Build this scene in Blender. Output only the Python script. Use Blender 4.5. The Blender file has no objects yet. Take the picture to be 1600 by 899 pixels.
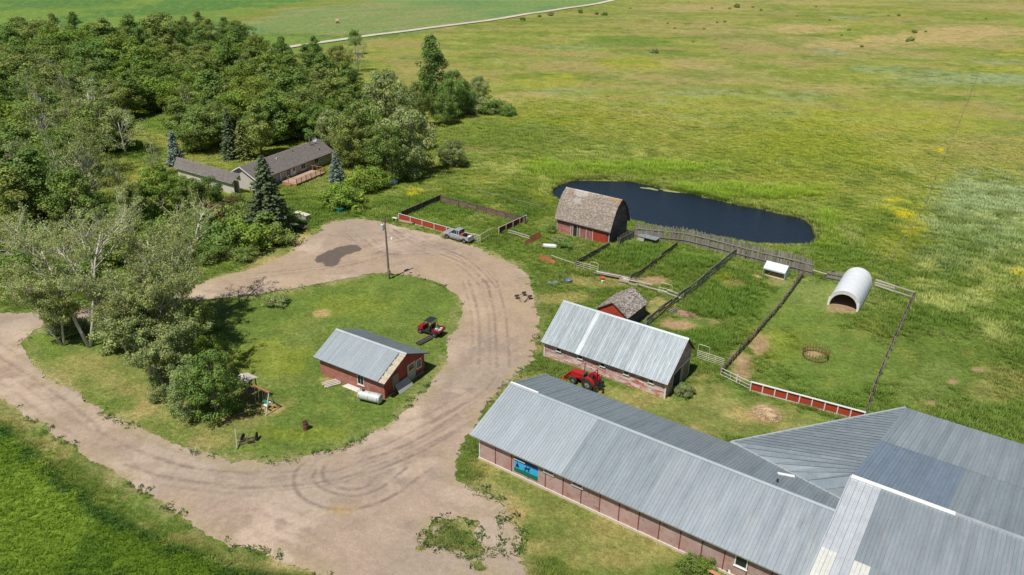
import bpy, bmesh, math, random
import numpy as np
from mathutils import Vector, Matrix

random.seed(7)
RNG = np.random.default_rng(11)
SC = bpy.context.scene
COL = SC.collection
R = math.radians

# ------------------------------------------------------------------ camera
CAM_H, CAM_PITCH, CAM_ROLL, CAM_F = 50.0, R(25.5), R(0.8), 1200.0   # focal length in photo pixels (1600 wide)
cam_d = bpy.data.cameras.new('camera')
cam_d.sensor_width = 36.0
cam_d.lens = CAM_F / 1600 * 36.0
cam_d.clip_start = 0.5
cam_d.clip_end = 20000
cam = bpy.data.objects.new('camera', cam_d)
COL.objects.link(cam)
cam.location = (0, 0, CAM_H)
cam.rotation_mode = 'XYZ'
cam.matrix_world = Matrix.Translation((0, 0, CAM_H)) @ Matrix.Rotation(R(90) - CAM_PITCH, 4, 'X') @ Matrix.Rotation(CAM_ROLL, 4, 'Z')
SC.camera = cam

# ------------------------------------------------------------------ light
SUN_EL, SUN_AZ = R(62.5), R(231)            # direction the sun stands in, counter-clockwise from +X
W_ = bpy.data.worlds.new('World')
SC.world = W_
W_.use_nodes = True
wn = W_.node_tree
sky = wn.nodes.new('ShaderNodeTexSky')
sky.sky_type = 'NISHITA'
sky.sun_disc = False
sky.sun_elevation = SUN_EL
sky.sun_rotation = R(90) - SUN_AZ
sky.altitude = 600
sky.air_density = 1.0
sky.dust_density = 0.6
bg = wn.nodes['Background']
bg.inputs['Strength'].default_value = 0.056
wn.links.new(sky.outputs[0], bg.inputs[0])
sun_d = bpy.data.lights.new('sun', 'SUN')
sun_d.energy = 4.75
sun_d.angle = R(0.53)
sun_d.color = (1.0, 0.955, 0.88)
sun = bpy.data.objects.new('sun', sun_d)
COL.objects.link(sun)
sv = Vector((math.cos(SUN_AZ) * math.cos(SUN_EL), math.sin(SUN_AZ) * math.cos(SUN_EL), math.sin(SUN_EL)))
sun.rotation_mode = 'QUATERNION'
sun.rotation_quaternion = sv.to_track_quat('Z', 'Y')
sun.location = (0, 0, 120)
SC.view_settings.view_transform = 'Standard'
SC.view_settings.look = 'None'
SC.view_settings.exposure = 0.0
SC.view_settings.gamma = 1.0
SC.render.engine = 'CYCLES'
SC.cycles.max_bounces = 6
SC.cycles.transparent_max_bounces = 6

# ------------------------------------------------------------------ survey: where a photo pixel meets the height z
_c, _s = math.cos(CAM_PITCH), math.sin(CAM_PITCH)
_cr, _sr = math.cos(CAM_ROLL), math.sin(CAM_ROLL)


def ray(px, py):
    dx = (px - 800) / CAM_F
    dy = -(py - 449.5) / CAM_F
    dx, dy = _cr * dx - _sr * dy, _sr * dx + _cr * dy
    return np.array([dx, _c + dy * _s, -_s + dy * _c])


def W(px, py, z=0.0):
    v = ray(px, py)
    k = (CAM_H - z) / -v[2]
    return np.array([v[0] * k, v[1] * k])


def W3(px, py, z=0.0):
    p = W(px, py, z)
    return (float(p[0]), float(p[1]), z)


# ------------------------------------------------------------------ numpy noise
def _hash(ix, iy, seed):
    h = (ix.astype(np.int64) * 374761393 + iy.astype(np.int64) * 668265263 + seed * 1442695041) & 0xFFFFFFFF
    h = ((h ^ (h >> 13)) * 1274126177) & 0xFFFFFFFF
    h = h ^ (h >> 16)
    return (h & 0xFFFFFF) / float(0xFFFFFF)


def vnoise(x, y, seed=0):
    ix, iy = np.floor(x), np.floor(y)
    fx, fy = x - ix, y - iy
    fx = fx * fx * (3 - 2 * fx)
    fy = fy * fy * (3 - 2 * fy)
    a = _hash(ix, iy, seed)
    b = _hash(ix + 1, iy, seed)
    c = _hash(ix, iy + 1, seed)
    d = _hash(ix + 1, iy + 1, seed)
    return (a * (1 - fx) + b * fx) * (1 - fy) + (c * (1 - fx) + d * fx) * fy


def fbm(x, y, scale, octaves=4, seed=0, gain=0.5):
    x = x / scale
    y = y / scale
    s = 0.0
    amp = 1.0
    tot = 0.0
    for o in range(octaves):
        s = s + amp * vnoise(x + 17.3 * o, y - 9.1 * o, seed + o * 31)
        tot += amp
        amp *= gain
        x = x * 2.03
        y = y * 2.03
    return s / tot


def sstep(a, b, x):
    t = np.clip((x - a) / (b - a), 0, 1)
    return t * t * (3 - 2 * t)


def poly_sdf(X, Y, P):
    """signed distance to a polygon, negative inside"""
    P = np.asarray(P, float)
    d2 = np.full(X.shape, 1e18)
    inside = np.zeros(X.shape, bool)
    n = len(P)
    for i in range(n):
        a, b = P[i], P[(i + 1) % n]
        e = b - a
        wx, wy = X - a[0], Y - a[1]
        t = np.clip((wx * e[0] + wy * e[1]) / max(e @ e, 1e-9), 0, 1)
        dx, dy = wx - e[0] * t, wy - e[1] * t
        d2 = np.minimum(d2, dx * dx + dy * dy)
        c1 = Y >= a[1]
        c2 = Y < b[1]
        c3 = e[0] * wy > e[1] * wx
        inside ^= (c1 & c2 & c3) | (~c1 & ~c2 & ~c3)
    d = np.sqrt(d2)
    return np.where(inside, -d, d)


def line_dist(X, Y, P):
    P = np.asarray(P, float)
    d2 = np.full(X.shape, 1e18)
    for a, b in zip(P[:-1], P[1:]):
        e = b - a
        wx, wy = X - a[0], Y - a[1]
        t = np.clip((wx * e[0] + wy * e[1]) / max(e @ e, 1e-9), 0, 1)
        dx, dy = wx - e[0] * t, wy - e[1] * t
        d2 = np.minimum(d2, dx * dx + dy * dy)
    return np.sqrt(d2)


def smooth_line(pts, it=2):
    P = np.asarray(pts, float)
    for _ in range(it):
        q = [P[0]]
        for a, b in zip(P[:-1], P[1:]):
            q += [a * .75 + b * .25, a * .25 + b * .75]
        q.append(P[-1])
        P = np.array(q)
    return P


def WP(*pix):
    return np.array([W(*p) for p in pix])


# ------------------------------------------------------------------ mesh builder
class MB:
    def __init__(self):
        self.v, self.f, self.m, self.c = [], [], [], []

    def face(self, pts, mi=0, col=None):
        n = len(self.v)
        self.v += [tuple(map(float, p)) for p in pts]
        self.f.append(tuple(range(n, n + len(pts))))
        self.m.append(mi)
        self.c.append(col)

    def quads(self, verts, faces, mi=0, col=None):
        n = len(self.v)
        self.v += [tuple(map(float, p)) for p in verts]
        for f in faces:
            self.f.append(tuple(n + i for i in f))
            self.m.append(mi)
            self.c.append(col)

    def box(self, lo, hi, mi=0, col=None, bevel=0):
        x0, y0, z0 = lo
        x1, y1, z1 = hi
        if x0 > x1: x0, x1 = x1, x0
        if y0 > y1: y0, y1 = y1, y0
        if z0 > z1: z0, z1 = z1, z0
        vs = [(x0, y0, z0), (x1, y0, z0), (x1, y1, z0), (x0, y1, z0), (x0, y0, z1), (x1, y0, z1), (x1, y1, z1), (x0, y1, z1)]
        fs = [(0, 3, 2, 1), (4, 5, 6, 7), (0, 1, 5, 4), (1, 2, 6, 5), (2, 3, 7, 6), (3, 0, 4, 7)]
        self.quads(vs, fs, mi, col)
        return self

    def beam(self, a, b, w, h=None, mi=0, col=None, up=(0, 0, 1)):
        """a bar from a to b, width w sideways, h along up"""
        h = w if h is None else h
        a, b = Vector(a), Vector(b)
        d = (b - a)
        if d.length < 1e-6: return self
        d.normalize()
        u = Vector(up)
        s = d.cross(u)
        if s.length < 1e-3:
            s = d.cross(Vector((1, 0, 0)))
        s.normalize()
        u = s.cross(d).normalized()
        vs = []
        for p in (a, b):
            for i, j in ((-1, -1), (1, -1), (1, 1), (-1, 1)):
                vs.append(p + s * (w / 2 * i) + u * (h / 2 * j))
        fs = [(0, 1, 2, 3)[::-1], (4, 5, 6, 7), (0, 1, 5, 4), (1, 2, 6, 5), (2, 3, 7, 6), (3, 0, 4, 7)]
        self.quads(vs, fs, mi, col)
        return self

    def tube(self, pts, rad, n=6, mi=0, col=None, cap=True):
        pts = [Vector(p) for p in pts]
        if not hasattr(rad, '__len__'): rad = [rad] * len(pts)
        base = len(self.v)
        prev = None
        for i, p in enumerate(pts):
            if i == 0: d = pts[1] - p
            elif i == len(pts) - 1: d = p - pts[i - 1]
            else: d = pts[i + 1] - pts[i - 1]
            d.normalize()
            s = d.cross(Vector((0, 0, 1))) if prev is None else prev - d * prev.dot(d)
            if s.length < 1e-3: s = d.cross(Vector((1, 0, 0)))
            s.normalize()
            prev = s
            t = d.cross(s)
            for k in range(n):
                a = 2 * math.pi * k / n
                self.v.append(tuple(p + (s * math.cos(a) + t * math.sin(a)) * rad[i]))
        for i in range(len(pts) - 1):
            for k in range(n):
                q = (base + i * n + k, base + i * n + (k + 1) % n, base + (i + 1) * n + (k + 1) % n, base + (i + 1) * n + k)
                self.f.append(q); self.m.append(mi); self.c.append(col)
        if cap:
            self.f.append(tuple(base + k for k in range(n))[::-1]); self.m.append(mi); self.c.append(col)
            e = base + (len(pts) - 1) * n
            self.f.append(tuple(e + k for k in range(n))); self.m.append(mi); self.c.append(col)
        return self

    def cyl(self, a, b, r, n=16, mi=0, col=None):
        return self.tube([a, b], r, n, mi, col)

    def prism(self, prof, y0, y1, mi=0, col=None):
        """profile in x,z extruded along y"""
        n = len(prof)
        vs = [(x, y0, z) for x, z in prof] + [(x, y1, z) for x, z in prof]
        fs = [tuple(range(n)), tuple(range(2 * n - 1, n - 1, -1))]
        fs += [(i, n + i, n + (i + 1) % n, (i + 1) % n) for i in range(n)]
        self.quads(vs, fs, mi, col)
        return self

    def mesh(self, name, mats, smooth=False):
        me = bpy.data.meshes.new(name)
        me.from_pydata(self.v, [], self.f)
        if not isinstance(mats, (list, tuple)): mats = [mats]
        for mt in mats: me.materials.append(mt)
        if any(self.m): me.polygons.foreach_set('material_index', self.m)
        if any(c is not None for c in self.c):
            at = me.attributes.new('Col', 'FLOAT_COLOR', 'CORNER')
            arr = []
            for f, c in zip(self.f, self.c):
                c = c if c is not None else (1, 1, 1)
                arr += [c[0], c[1], c[2], 1.0] * len(f)
            at.data.foreach_set('color', arr)
        bm = bmesh.new()
        bm.from_mesh(me)
        bmesh.ops.recalc_face_normals(bm, faces=bm.faces)
        bm.to_mesh(me)
        bm.free()
        if smooth: me.polygons.foreach_set('use_smooth', [True] * len(me.polygons))
        me.update()
        return me

    def build(self, name, mats, parent=None, smooth=False, loc=None, bevel=0, kind=None):
        o = bpy.data.objects.new(name, self.mesh(name, mats, smooth))
        COL.objects.link(o)
        if parent is not None: o.parent = parent
        if loc is not None: o.location = loc
        if bevel:
            b = o.modifiers.new('bevel', 'BEVEL')
            b.width = bevel
            b.segments = 2
            b.limit_method = 'ANGLE'
        if kind: o['kind'] = kind
        return o


def tag(o, label=None, cat=None, group=None, kind=None):
    if label: o['label'] = label
    if cat: o['category'] = cat
    if group: o['group'] = group
    if kind: o['kind'] = kind
    return o


def thing(name, loc, rz=0.0, label=None, cat=None, group=None):
    o = bpy.data.objects.new(name, None)
    o.empty_display_size = 0.3
    COL.objects.link(o)
    o.location = (float(loc[0]), float(loc[1]), float(loc[2]) if len(loc) > 2 else 0.0)
    o.rotation_euler = (0, 0, rz)
    return tag(o, label, cat, group)


def share(name, mesh, parent, loc=(0, 0, 0), rot=(0, 0, 0), scale=(1, 1, 1)):
    o = bpy.data.objects.new(name, mesh)
    COL.objects.link(o)
    o.parent = parent
    o.location = loc
    o.rotation_euler = rot
    o.scale = scale
    return o


def copy_tree(o, parent=None):
    c = o.copy()
    COL.objects.link(c)
    c.parent = parent
    for ch in list(o.children): copy_tree(ch, c)
    return c


# ------------------------------------------------------------------ materials
def base_mat(name):
    m = bpy.data.materials.new(name)
    m.use_nodes = True
    nt = m.node_tree
    return m, nt, nt.nodes['Principled BSDF']


def N(nt, t, **kw):
    n = nt.nodes.new(t)
    for k, v in kw.items():
        if hasattr(n, k): setattr(n, k, v)
        else: n.inputs[k].default_value = v
    return n


def mat(name, col, col2=None, rough=0.8, metal=0.0, scale=3.0, contrast=(0.35, 0.65), var=0.0, fine=0.12, fscale=40.0,
        bump=0.0, bscale=20.0, stretch=(1, 1, 1), third=None, tscale=6.0, tcut=(0.6, 0.68), spec=0.5, attr=False):
    """mottled paint, wood or metal in object space; var = brightness change from object to object"""
    m, nt, p = base_mat(name)
    L = nt.links.new
    tc = N(nt, 'ShaderNodeTexCoord')
    mp = N(nt, 'ShaderNodeMapping')
    mp.inputs['Scale'].default_value = stretch
    L(tc.outputs['Object'], mp.inputs['Vector'])
    oi = N(nt, 'ShaderNodeObjectInfo')
    off = N(nt, 'ShaderNodeVectorMath', operation='SCALE')
    cmb = N(nt, 'ShaderNodeCombineXYZ')
    L(oi.outputs['Random'], cmb.inputs[0]); L(oi.outputs['Random'], cmb.inputs[1])
    L(cmb.outputs[0], off.inputs[0]); off.inputs['Scale'].default_value = 37.0
    add = N(nt, 'ShaderNodeVectorMath', operation='ADD')
    L(mp.outputs[0], add.inputs[0]); L(off.outputs[0], add.inputs[1])
    vec = add.outputs[0]
    n1 = N(nt, 'ShaderNodeTexNoise'); n1.inputs['Scale'].default_value = scale; n1.inputs['Detail'].default_value = 6
    n1.inputs['Roughness'].default_value = 0.65
    L(vec, n1.inputs['Vector'])
    mr = N(nt, 'ShaderNodeMapRange'); mr.inputs[1].default_value = contrast[0]; mr.inputs[2].default_value = contrast[1]
    L(n1.outputs['Fac'], mr.inputs[0])
    mx = N(nt, 'ShaderNodeMix', data_type='RGBA')
    mx.inputs['A'].default_value = (*col, 1)
    mx.inputs['B'].default_value = (*(col2 or col), 1)
    L(mr.outputs[0], mx.inputs['Factor'])
    cur = mx.outputs['Result']
    if third:
        n3 = N(nt, 'ShaderNodeTexNoise'); n3.inputs['Scale'].default_value = tscale; n3.inputs['Detail'].default_value = 7
        n3.inputs['Roughness'].default_value = 0.7
        L(vec, n3.inputs['Vector'])
        m3 = N(nt, 'ShaderNodeMapRange'); m3.inputs[1].default_value = tcut[0]; m3.inputs[2].default_value = tcut[1]
        L(n3.outputs['Fac'], m3.inputs[0])
        x3 = N(nt, 'ShaderNodeMix', data_type='RGBA'); x3.inputs['B'].default_value = (*third, 1)
        L(m3.outputs[0], x3.inputs['Factor']); L(cur, x3.inputs['A'])
        cur = x3.outputs['Result']
    nf = N(nt, 'ShaderNodeTexNoise'); nf.inputs['Scale'].default_value = fscale; nf.inputs['Detail'].default_value = 3
    L(vec, nf.inputs['Vector'])
    fr = N(nt, 'ShaderNodeMapRange'); fr.inputs[1].default_value = 0.3; fr.inputs[2].default_value = 0.7
    fr.inputs[3].default_value = 1 - fine; fr.inputs[4].default_value = 1 + fine
    L(nf.outputs['Fac'], fr.inputs[0])
    val = fr.outputs[0]
    if var:
        vr = N(nt, 'ShaderNodeMapRange'); vr.inputs[3].default_value = 1 - var; vr.inputs[4].default_value = 1 + var
        L(oi.outputs['Random'], vr.inputs[0])
        mu = N(nt, 'ShaderNodeMath', operation='MULTIPLY'); L(val, mu.inputs[0]); L(vr.outputs[0], mu.inputs[1])
        val = mu.outputs[0]
    ml = N(nt, 'ShaderNodeVectorMath', operation='SCALE')
    L(cur, ml.inputs[0]); L(val, ml.inputs['Scale'])
    cur = ml.outputs[0]
    if attr:
        at = N(nt, 'ShaderNodeAttribute', attribute_name='Col')
        mm = N(nt, 'ShaderNodeVectorMath', operation='MULTIPLY')
        L(cur, mm.inputs[0]); L(at.outputs['Color'], mm.inputs[1])
        cur = mm.outputs[0]
    L(cur, p.inputs['Base Color'])
    p.inputs['Roughness'].default_value = rough
    p.inputs['Metallic'].default_value = metal
    p.inputs['Specular IOR Level'].default_value = spec
    if bump:
        nb = N(nt, 'ShaderNodeTexNoise'); nb.inputs['Scale'].default_value = bscale; nb.inputs['Detail'].default_value = 4
        L(vec, nb.inputs['Vector'])
        bp = N(nt, 'ShaderNodeBump'); bp.inputs['Strength'].default_value = 0.6; bp.inputs['Distance'].default_value = bump
        L(nb.outputs['Fac'], bp.inputs['Height']); L(bp.outputs[0], p.inputs['Normal'])
    return m


M = {}
M['galv'] = mat('galvanised_sheet', (0.28, 0.325, 0.36), (0.36, 0.41, 0.44), rough=0.45, metal=0.35, scale=0.5, var=0.06, third=(.30, .29, .275), tscale=1.1, tcut=(.58, .80), fine=0.05, fscale=6, stretch=(1, .25, 1), spec=.6)
M['galv_light'] = mat('galvanised_sheet_bright', (0.46, 0.50, 0.53), (0.56, 0.60, 0.63), rough=0.42, metal=0.3, scale=0.8, var=0.07, fine=0.05, fscale=6, stretch=(1, .25, 1))
M['galv_blue'] = mat('galvanised_sheet_blue', (0.215, 0.275, 0.345), (0.255, 0.32, 0.39), rough=0.4, metal=0.35, scale=0.6, var=0.05, fine=0.05, fscale=6)
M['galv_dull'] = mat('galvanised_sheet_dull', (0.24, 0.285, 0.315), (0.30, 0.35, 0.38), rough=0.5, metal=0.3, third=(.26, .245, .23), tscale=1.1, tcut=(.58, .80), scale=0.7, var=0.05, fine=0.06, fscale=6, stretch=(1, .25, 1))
M['galv_white'] = mat('galvanised_sheet_new', (0.50, 0.535, 0.57), (0.60, 0.635, 0.67), rough=0.4, metal=0.25, scale=0.8, var=0.04, fine=0.04, fscale=6)
M['galv_long'] = mat('galvanised_sheet_streaky', (0.25, 0.29, 0.315), (0.37, 0.415, 0.44), rough=0.55, metal=0.15, scale=1.6, var=0.14, fine=0.05, fscale=6, stretch=(3, .15, 1))
M['fibre'] = mat('fibreglass_sheet', (0.53, 0.54, 0.50), (0.62, 0.63, 0.59), rough=0.6, scale=2, var=.05)
M['white'] = mat('white_paint', (0.74, 0.73, 0.70), (0.62, 0.60, 0.56), rough=0.6, scale=4, var=.06, third=(0.42, 0.38, 0.33), tscale=9, tcut=(.6, .68))
M['white_clean'] = mat('white_paint_clean', (0.80, 0.80, 0.79), rough=0.45, fine=.03)
M['cream'] = mat('cream_metal', (0.72, 0.69, 0.52), (0.62, 0.58, 0.42), rough=0.5, scale=5, var=.05)
M['red'] = mat('barn_red_shade_darkened', (0.22, 0.030, 0.024), (0.29, 0.055, 0.042), rough=0.75, scale=1.4, var=.06, third=(0.30, 0.14, 0.11), tscale=2.5, tcut=(.58, .74), stretch=(1, 1, 1), bump=.01)  # red darkened so the colour itself deepens the shade on the workshop end
M['red_clean'] = mat('fence_red_paint', (0.46, 0.065, 0.03), (0.37, 0.05, 0.03), rough=0.6, scale=1.4, var=.08, third=(0.42, 0.16, 0.1), tscale=5, tcut=(.62, .7))
M['red_peel'] = mat('peeling_red_paint', (0.36, 0.07, 0.06), (0.43, 0.17, 0.14), rough=0.85, scale=1.0, var=.10, third=(0.52, 0.46, 0.41), tscale=3.0, tcut=(.46, .56), stretch=(1, 1, 3.0), bump=.01, attr=True)
M['red_fade'] = mat('faded_red_panel', (0.40, 0.23, 0.20), (0.47, 0.35, 0.315), rough=0.85, scale=0.9, var=.10, third=(0.36, 0.09, 0.08), tscale=1.1, tcut=(.56, .70), bump=.006)
M['red_block'] = mat('painted_block_wall', (0.38, 0.12, 0.09), (0.46, 0.21, 0.165), rough=0.85, scale=1.2, var=.05, third=(0.50, 0.34, 0.28), tscale=2.2, tcut=(.55, .75), bump=.01, attr=True)
M['red_dark'] = mat('dark_red_trim', (0.17, 0.025, 0.025), (0.24, 0.05, 0.045), rough=0.8, scale=3, var=.05)
M['wood'] = mat('weathered_wood', (0.20, 0.175, 0.15), (0.30, 0.27, 0.235), rough=0.9, scale=2.0, var=.28, fine=.2, stretch=(6, 6, 1), bump=.01)
M['wood_dark'] = mat('dark_weathered_wood', (0.075, 0.06, 0.05), (0.13, 0.105, 0.085), rough=0.9, scale=2.0, var=.25, fine=.2, bump=.01)
M['wood_brown'] = mat('brown_weathered_wood', (0.15, 0.10, 0.075), (0.23, 0.165, 0.125), rough=0.9, scale=2.0, var=.25, fine=.2, bump=.01)
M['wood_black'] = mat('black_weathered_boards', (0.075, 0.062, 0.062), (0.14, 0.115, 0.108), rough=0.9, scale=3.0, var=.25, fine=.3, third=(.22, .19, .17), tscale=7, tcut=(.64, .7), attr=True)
M['wood_pale'] = mat('pale_bleached_wood', (0.45, 0.40, 0.34), (0.56, 0.51, 0.44), rough=0.85, scale=3.0, var=.15, fine=.15)
M['wood_new'] = mat('stained_deck_wood', (0.40, 0.165, 0.075), (0.48, 0.23, 0.12), rough=0.7, scale=3.0, var=.12, fine=.1)
M['deck_floor'] = mat('deck_floor_wood', (0.40, 0.27, 0.19), (0.48, 0.35, 0.26), rough=0.75, scale=3.0, var=.10, fine=.1)
M['osb'] = mat('bare_roof_boards', (0.42, 0.36, 0.27), (0.52, 0.45, 0.35), rough=0.85, scale=2.0, var=.10, third=(0.14, 0.11, 0.08), tscale=4, tcut=(.64, .67))
M['shingle'] = mat('cedar_shingles', (1, 1, 1), (0.85, 0.83, 0.8), rough=0.9, scale=3, attr=True, fine=.2, fscale=30)
M['asphalt_shingle'] = mat('asphalt_shingles', (0.175, 0.155, 0.145), (0.22, 0.195, 0.183), rough=0.92, scale=1.5, fine=.16, fscale=18, attr=True, bump=.008)
M['siding'] = mat('beige_siding', (0.60, 0.56, 0.49), (0.65, 0.61, 0.54), rough=0.7, scale=1.0, fine=.05)
M['siding_grey'] = mat('grey_siding', (0.36, 0.36, 0.335), (0.40, 0.40, 0.375), rough=0.7, scale=1.0, fine=.05)
M['concrete'] = mat('concrete', (0.55, 0.47, 0.40), (0.64, 0.56, 0.48), rough=0.9, scale=3, fine=.1)
M['glass'] = mat('window_glass', (0.025, 0.03, 0.035), rough=0.08, fine=0.02)
M['black'] = mat('black_rubber', (0.022, 0.022, 0.023), (0.04, 0.038, 0.035), rough=0.8, scale=8)
M['black_gloss'] = mat('black_plastic', (0.03, 0.033, 0.036), rough=0.35)
M['dark'] = mat('dark_interior', (0.03, 0.026, 0.022), rough=0.95)
M['steel'] = mat('bare_steel', (0.42, 0.42, 0.41), (0.5, 0.5, 0.49), rough=0.4, metal=.7, scale=6)
M['steel_dark'] = mat('dark_rusted_steel', (0.09, 0.07, 0.06), (0.15, 0.10, 0.075), rough=0.8, metal=.2, scale=6, var=.15)
M['rust'] = mat('orange_rust', (0.40, 0.15, 0.055), (0.30, 0.10, 0.045), rough=0.9, scale=2.5, var=.1, fine=.15)
M['rust_dark'] = mat('dark_rust', (0.15, 0.055, 0.035), (0.21, 0.085, 0.05), rough=0.9, scale=5, fine=.15)
M['tank'] = mat('grey_tank_paint', (0.52, 0.54, 0.53), (0.60, 0.62, 0.61), rough=0.5, metal=.1, scale=2, fine=.05)
M['silver'] = mat('silver_car_paint', (0.44, 0.48, 0.54), rough=0.28, metal=.35, fine=.02)
M['tractor_red'] = mat('tractor_red_paint', (0.42, 0.014, 0.02), rough=0.35, fine=.03)
M['utv_red'] = mat('dark_red_vehicle_paint', (0.27, 0.012, 0.025), rough=0.35, fine=.03)
M['mint'] = mat('pale_mint_metal', (0.60, 0.72, 0.68), (0.72, 0.80, 0.77), rough=0.5, scale=2, fine=.08, third=(.45, .36, .30), tscale=3, tcut=(.66, .72))
M['teal'] = mat('teal_plastic', (0.01, 0.16, 0.15), rough=0.5)
M['teal_light'] = mat('green_plastic_swing', (0.02, 0.36, 0.30), rough=0.5)
M['yellow'] = mat('yellow_plastic', (0.65, 0.36, 0.04), rough=0.5)
M['orange'] = mat('orange_plastic', (0.62, 0.10, 0.03), rough=0.5)
M['blue_sign'] = mat('sign_light_blue', (0.05, 0.45, 0.80), (0.03, 0.40, 0.75), rough=0.5, fine=.02)
M['navy'] = mat('sign_dark_blue', (0.01, 0.055, 0.17), rough=0.5, fine=.02)
M['navy2'] = mat('sign_ink', (0.006, 0.015, 0.075), rough=0.5, fine=.02)
M['sign_green'] = mat('sign_green', (0.005, 0.16, 0.11), rough=0.5, fine=.02)
M['straw'] = mat('straw', (0.46, 0.33, 0.19), (0.56, 0.43, 0.27), rough=0.95, scale=4, fine=.25, fscale=30, bump=.05)
M['earth'] = mat('brown_earth', (0.27, 0.17, 0.11), (0.34, 0.23, 0.15), rough=0.95, scale=4, fine=.25, fscale=30, bump=.03)
M['tarp'] = mat('blue_white_tarp', (0.50, 0.60, 0.78), (0.70, 0.75, 0.85), rough=0.6, scale=3)
M['plank'] = mat('bench_plank', (0.46, 0.20, 0.10), (0.52, 0.25, 0.14), rough=0.8, scale=3)
M['bark'] = mat('grey_bark', (0.20, 0.175, 0.15), (0.30, 0.27, 0.235), rough=0.9, scale=3, stretch=(3, 3, .6), bump=.02)
M['bark_pale'] = mat('pale_poplar_bark', (0.46, 0.42, 0.365), (0.60, 0.555, 0.49), rough=0.9, scale=3, var=.1, stretch=(3, 3, .6))
M['bark_dark'] = mat('dark_bark', (0.085, 0.07, 0.055), (0.14, 0.115, 0.09), rough=0.9, scale=3)


def leaf_mat(name, tint, var=0.12, trans=0.28):
    m, nt, p = base_mat(name)
    L = nt.links.new
    at = N(nt, 'ShaderNodeAttribute', attribute_name='Col')
    oi = N(nt, 'ShaderNodeObjectInfo')
    hs = N(nt, 'ShaderNodeHueSaturation')
    r1 = N(nt, 'ShaderNodeMapRange'); r1.inputs[3].default_value = 1 - var; r1.inputs[4].default_value = 1 + var
    L(oi.outputs['Random'], r1.inputs[0])
    r2 = N(nt, 'ShaderNodeMath', operation='MULTIPLY'); r2.inputs[1].default_value = 7.13
    L(oi.outputs['Random'], r2.inputs[0])
    r3 = N(nt, 'ShaderNodeMath', operation='FRACT'); L(r2.outputs[0], r3.inputs[0])
    r4 = N(nt, 'ShaderNodeMapRange'); r4.inputs[3].default_value = 0.485; r4.inputs[4].default_value = 0.51
    L(r3.outputs[0], r4.inputs[0])
    L(r1.outputs[0], hs.inputs['Value']); L(r4.outputs[0], hs.inputs['Hue'])
    mm = N(nt, 'ShaderNodeVectorMath', operation='MULTIPLY'); mm.inputs[1].default_value = tint
    L(at.outputs['Color'], mm.inputs[0]); L(mm.outputs[0], hs.inputs['Color'])
    L(hs.outputs[0], p.inputs['Base Color'])
    p.inputs['Roughness'].default_value = 0.6
    p.inputs['Specular IOR Level'].default_value = 0.25
    tr = N(nt, 'ShaderNodeBsdfTranslucent')
    L(hs.outputs[0], tr.inputs[0])
    ms = N(nt, 'ShaderNodeMixShader'); ms.inputs[0].default_value = trans
    out = nt.nodes['Material Output']
    L(p.outputs[0], ms.inputs[1]); L(tr.outputs[0], ms.inputs[2]); L(ms.outputs[0], out.inputs['Surface'])
    return m


M['leaf'] = leaf_mat('green_leaves', (0.185, 0.295, 0.066))
M['leaf_olive'] = leaf_mat('olive_leaves', (0.24, 0.315, 0.080))
M['leaf_grey'] = leaf_mat('grey_green_leaves', (0.30, 0.37, 0.145))
M['leaf_bright'] = leaf_mat('bright_leaves', (0.215, 0.31, 0.048))
M['leaf_pale'] = leaf_mat('pale_poplar_leaves', (0.35, 0.42, 0.16), trans=.35)
M['leaf_red'] = leaf_mat('russet_leaves', (0.19, 0.15, 0.06))
M['needle'] = leaf_mat('spruce_needles', (0.125, 0.165, 0.075), trans=.08)
M['needle_blue'] = leaf_mat('blue_spruce_needles', (0.18, 0.24, 0.205), trans=.08)
M['needle_olive'] = leaf_mat('olive_spruce_needles', (0.19, 0.22, 0.06), trans=.1)


def inst_mat(name):
    """grass blades: colour carried by each tuft"""
    m, nt, p = base_mat(name)
    L = nt.links.new
    at = N(nt, 'ShaderNodeAttribute', attribute_name='Col', attribute_type='INSTANCER')
    a2 = N(nt, 'ShaderNodeAttribute', attribute_name='shade')
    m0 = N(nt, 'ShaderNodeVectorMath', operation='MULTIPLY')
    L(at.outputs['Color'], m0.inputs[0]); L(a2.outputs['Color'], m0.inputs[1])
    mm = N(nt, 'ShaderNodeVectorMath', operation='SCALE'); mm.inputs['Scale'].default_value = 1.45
    L(m0.outputs[0], mm.inputs[0])
    L(mm.outputs[0], p.inputs['Base Color'])
    p.inputs['Roughness'].default_value = 0.7
    p.inputs['Specular IOR Level'].default_value = 0.2
    tr = N(nt, 'ShaderNodeBsdfTranslucent')
    L(mm.outputs[0], tr.inputs[0])
    ms = N(nt, 'ShaderNodeMixShader'); ms.inputs[0].default_value = 0.3
    L(p.outputs[0], ms.inputs[1]); L(tr.outputs[0], ms.inputs[2]); L(ms.outputs[0], nt.nodes['Material Output'].inputs['Surface'])
    return m


M['blade'] = inst_mat('grass_blades')

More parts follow.
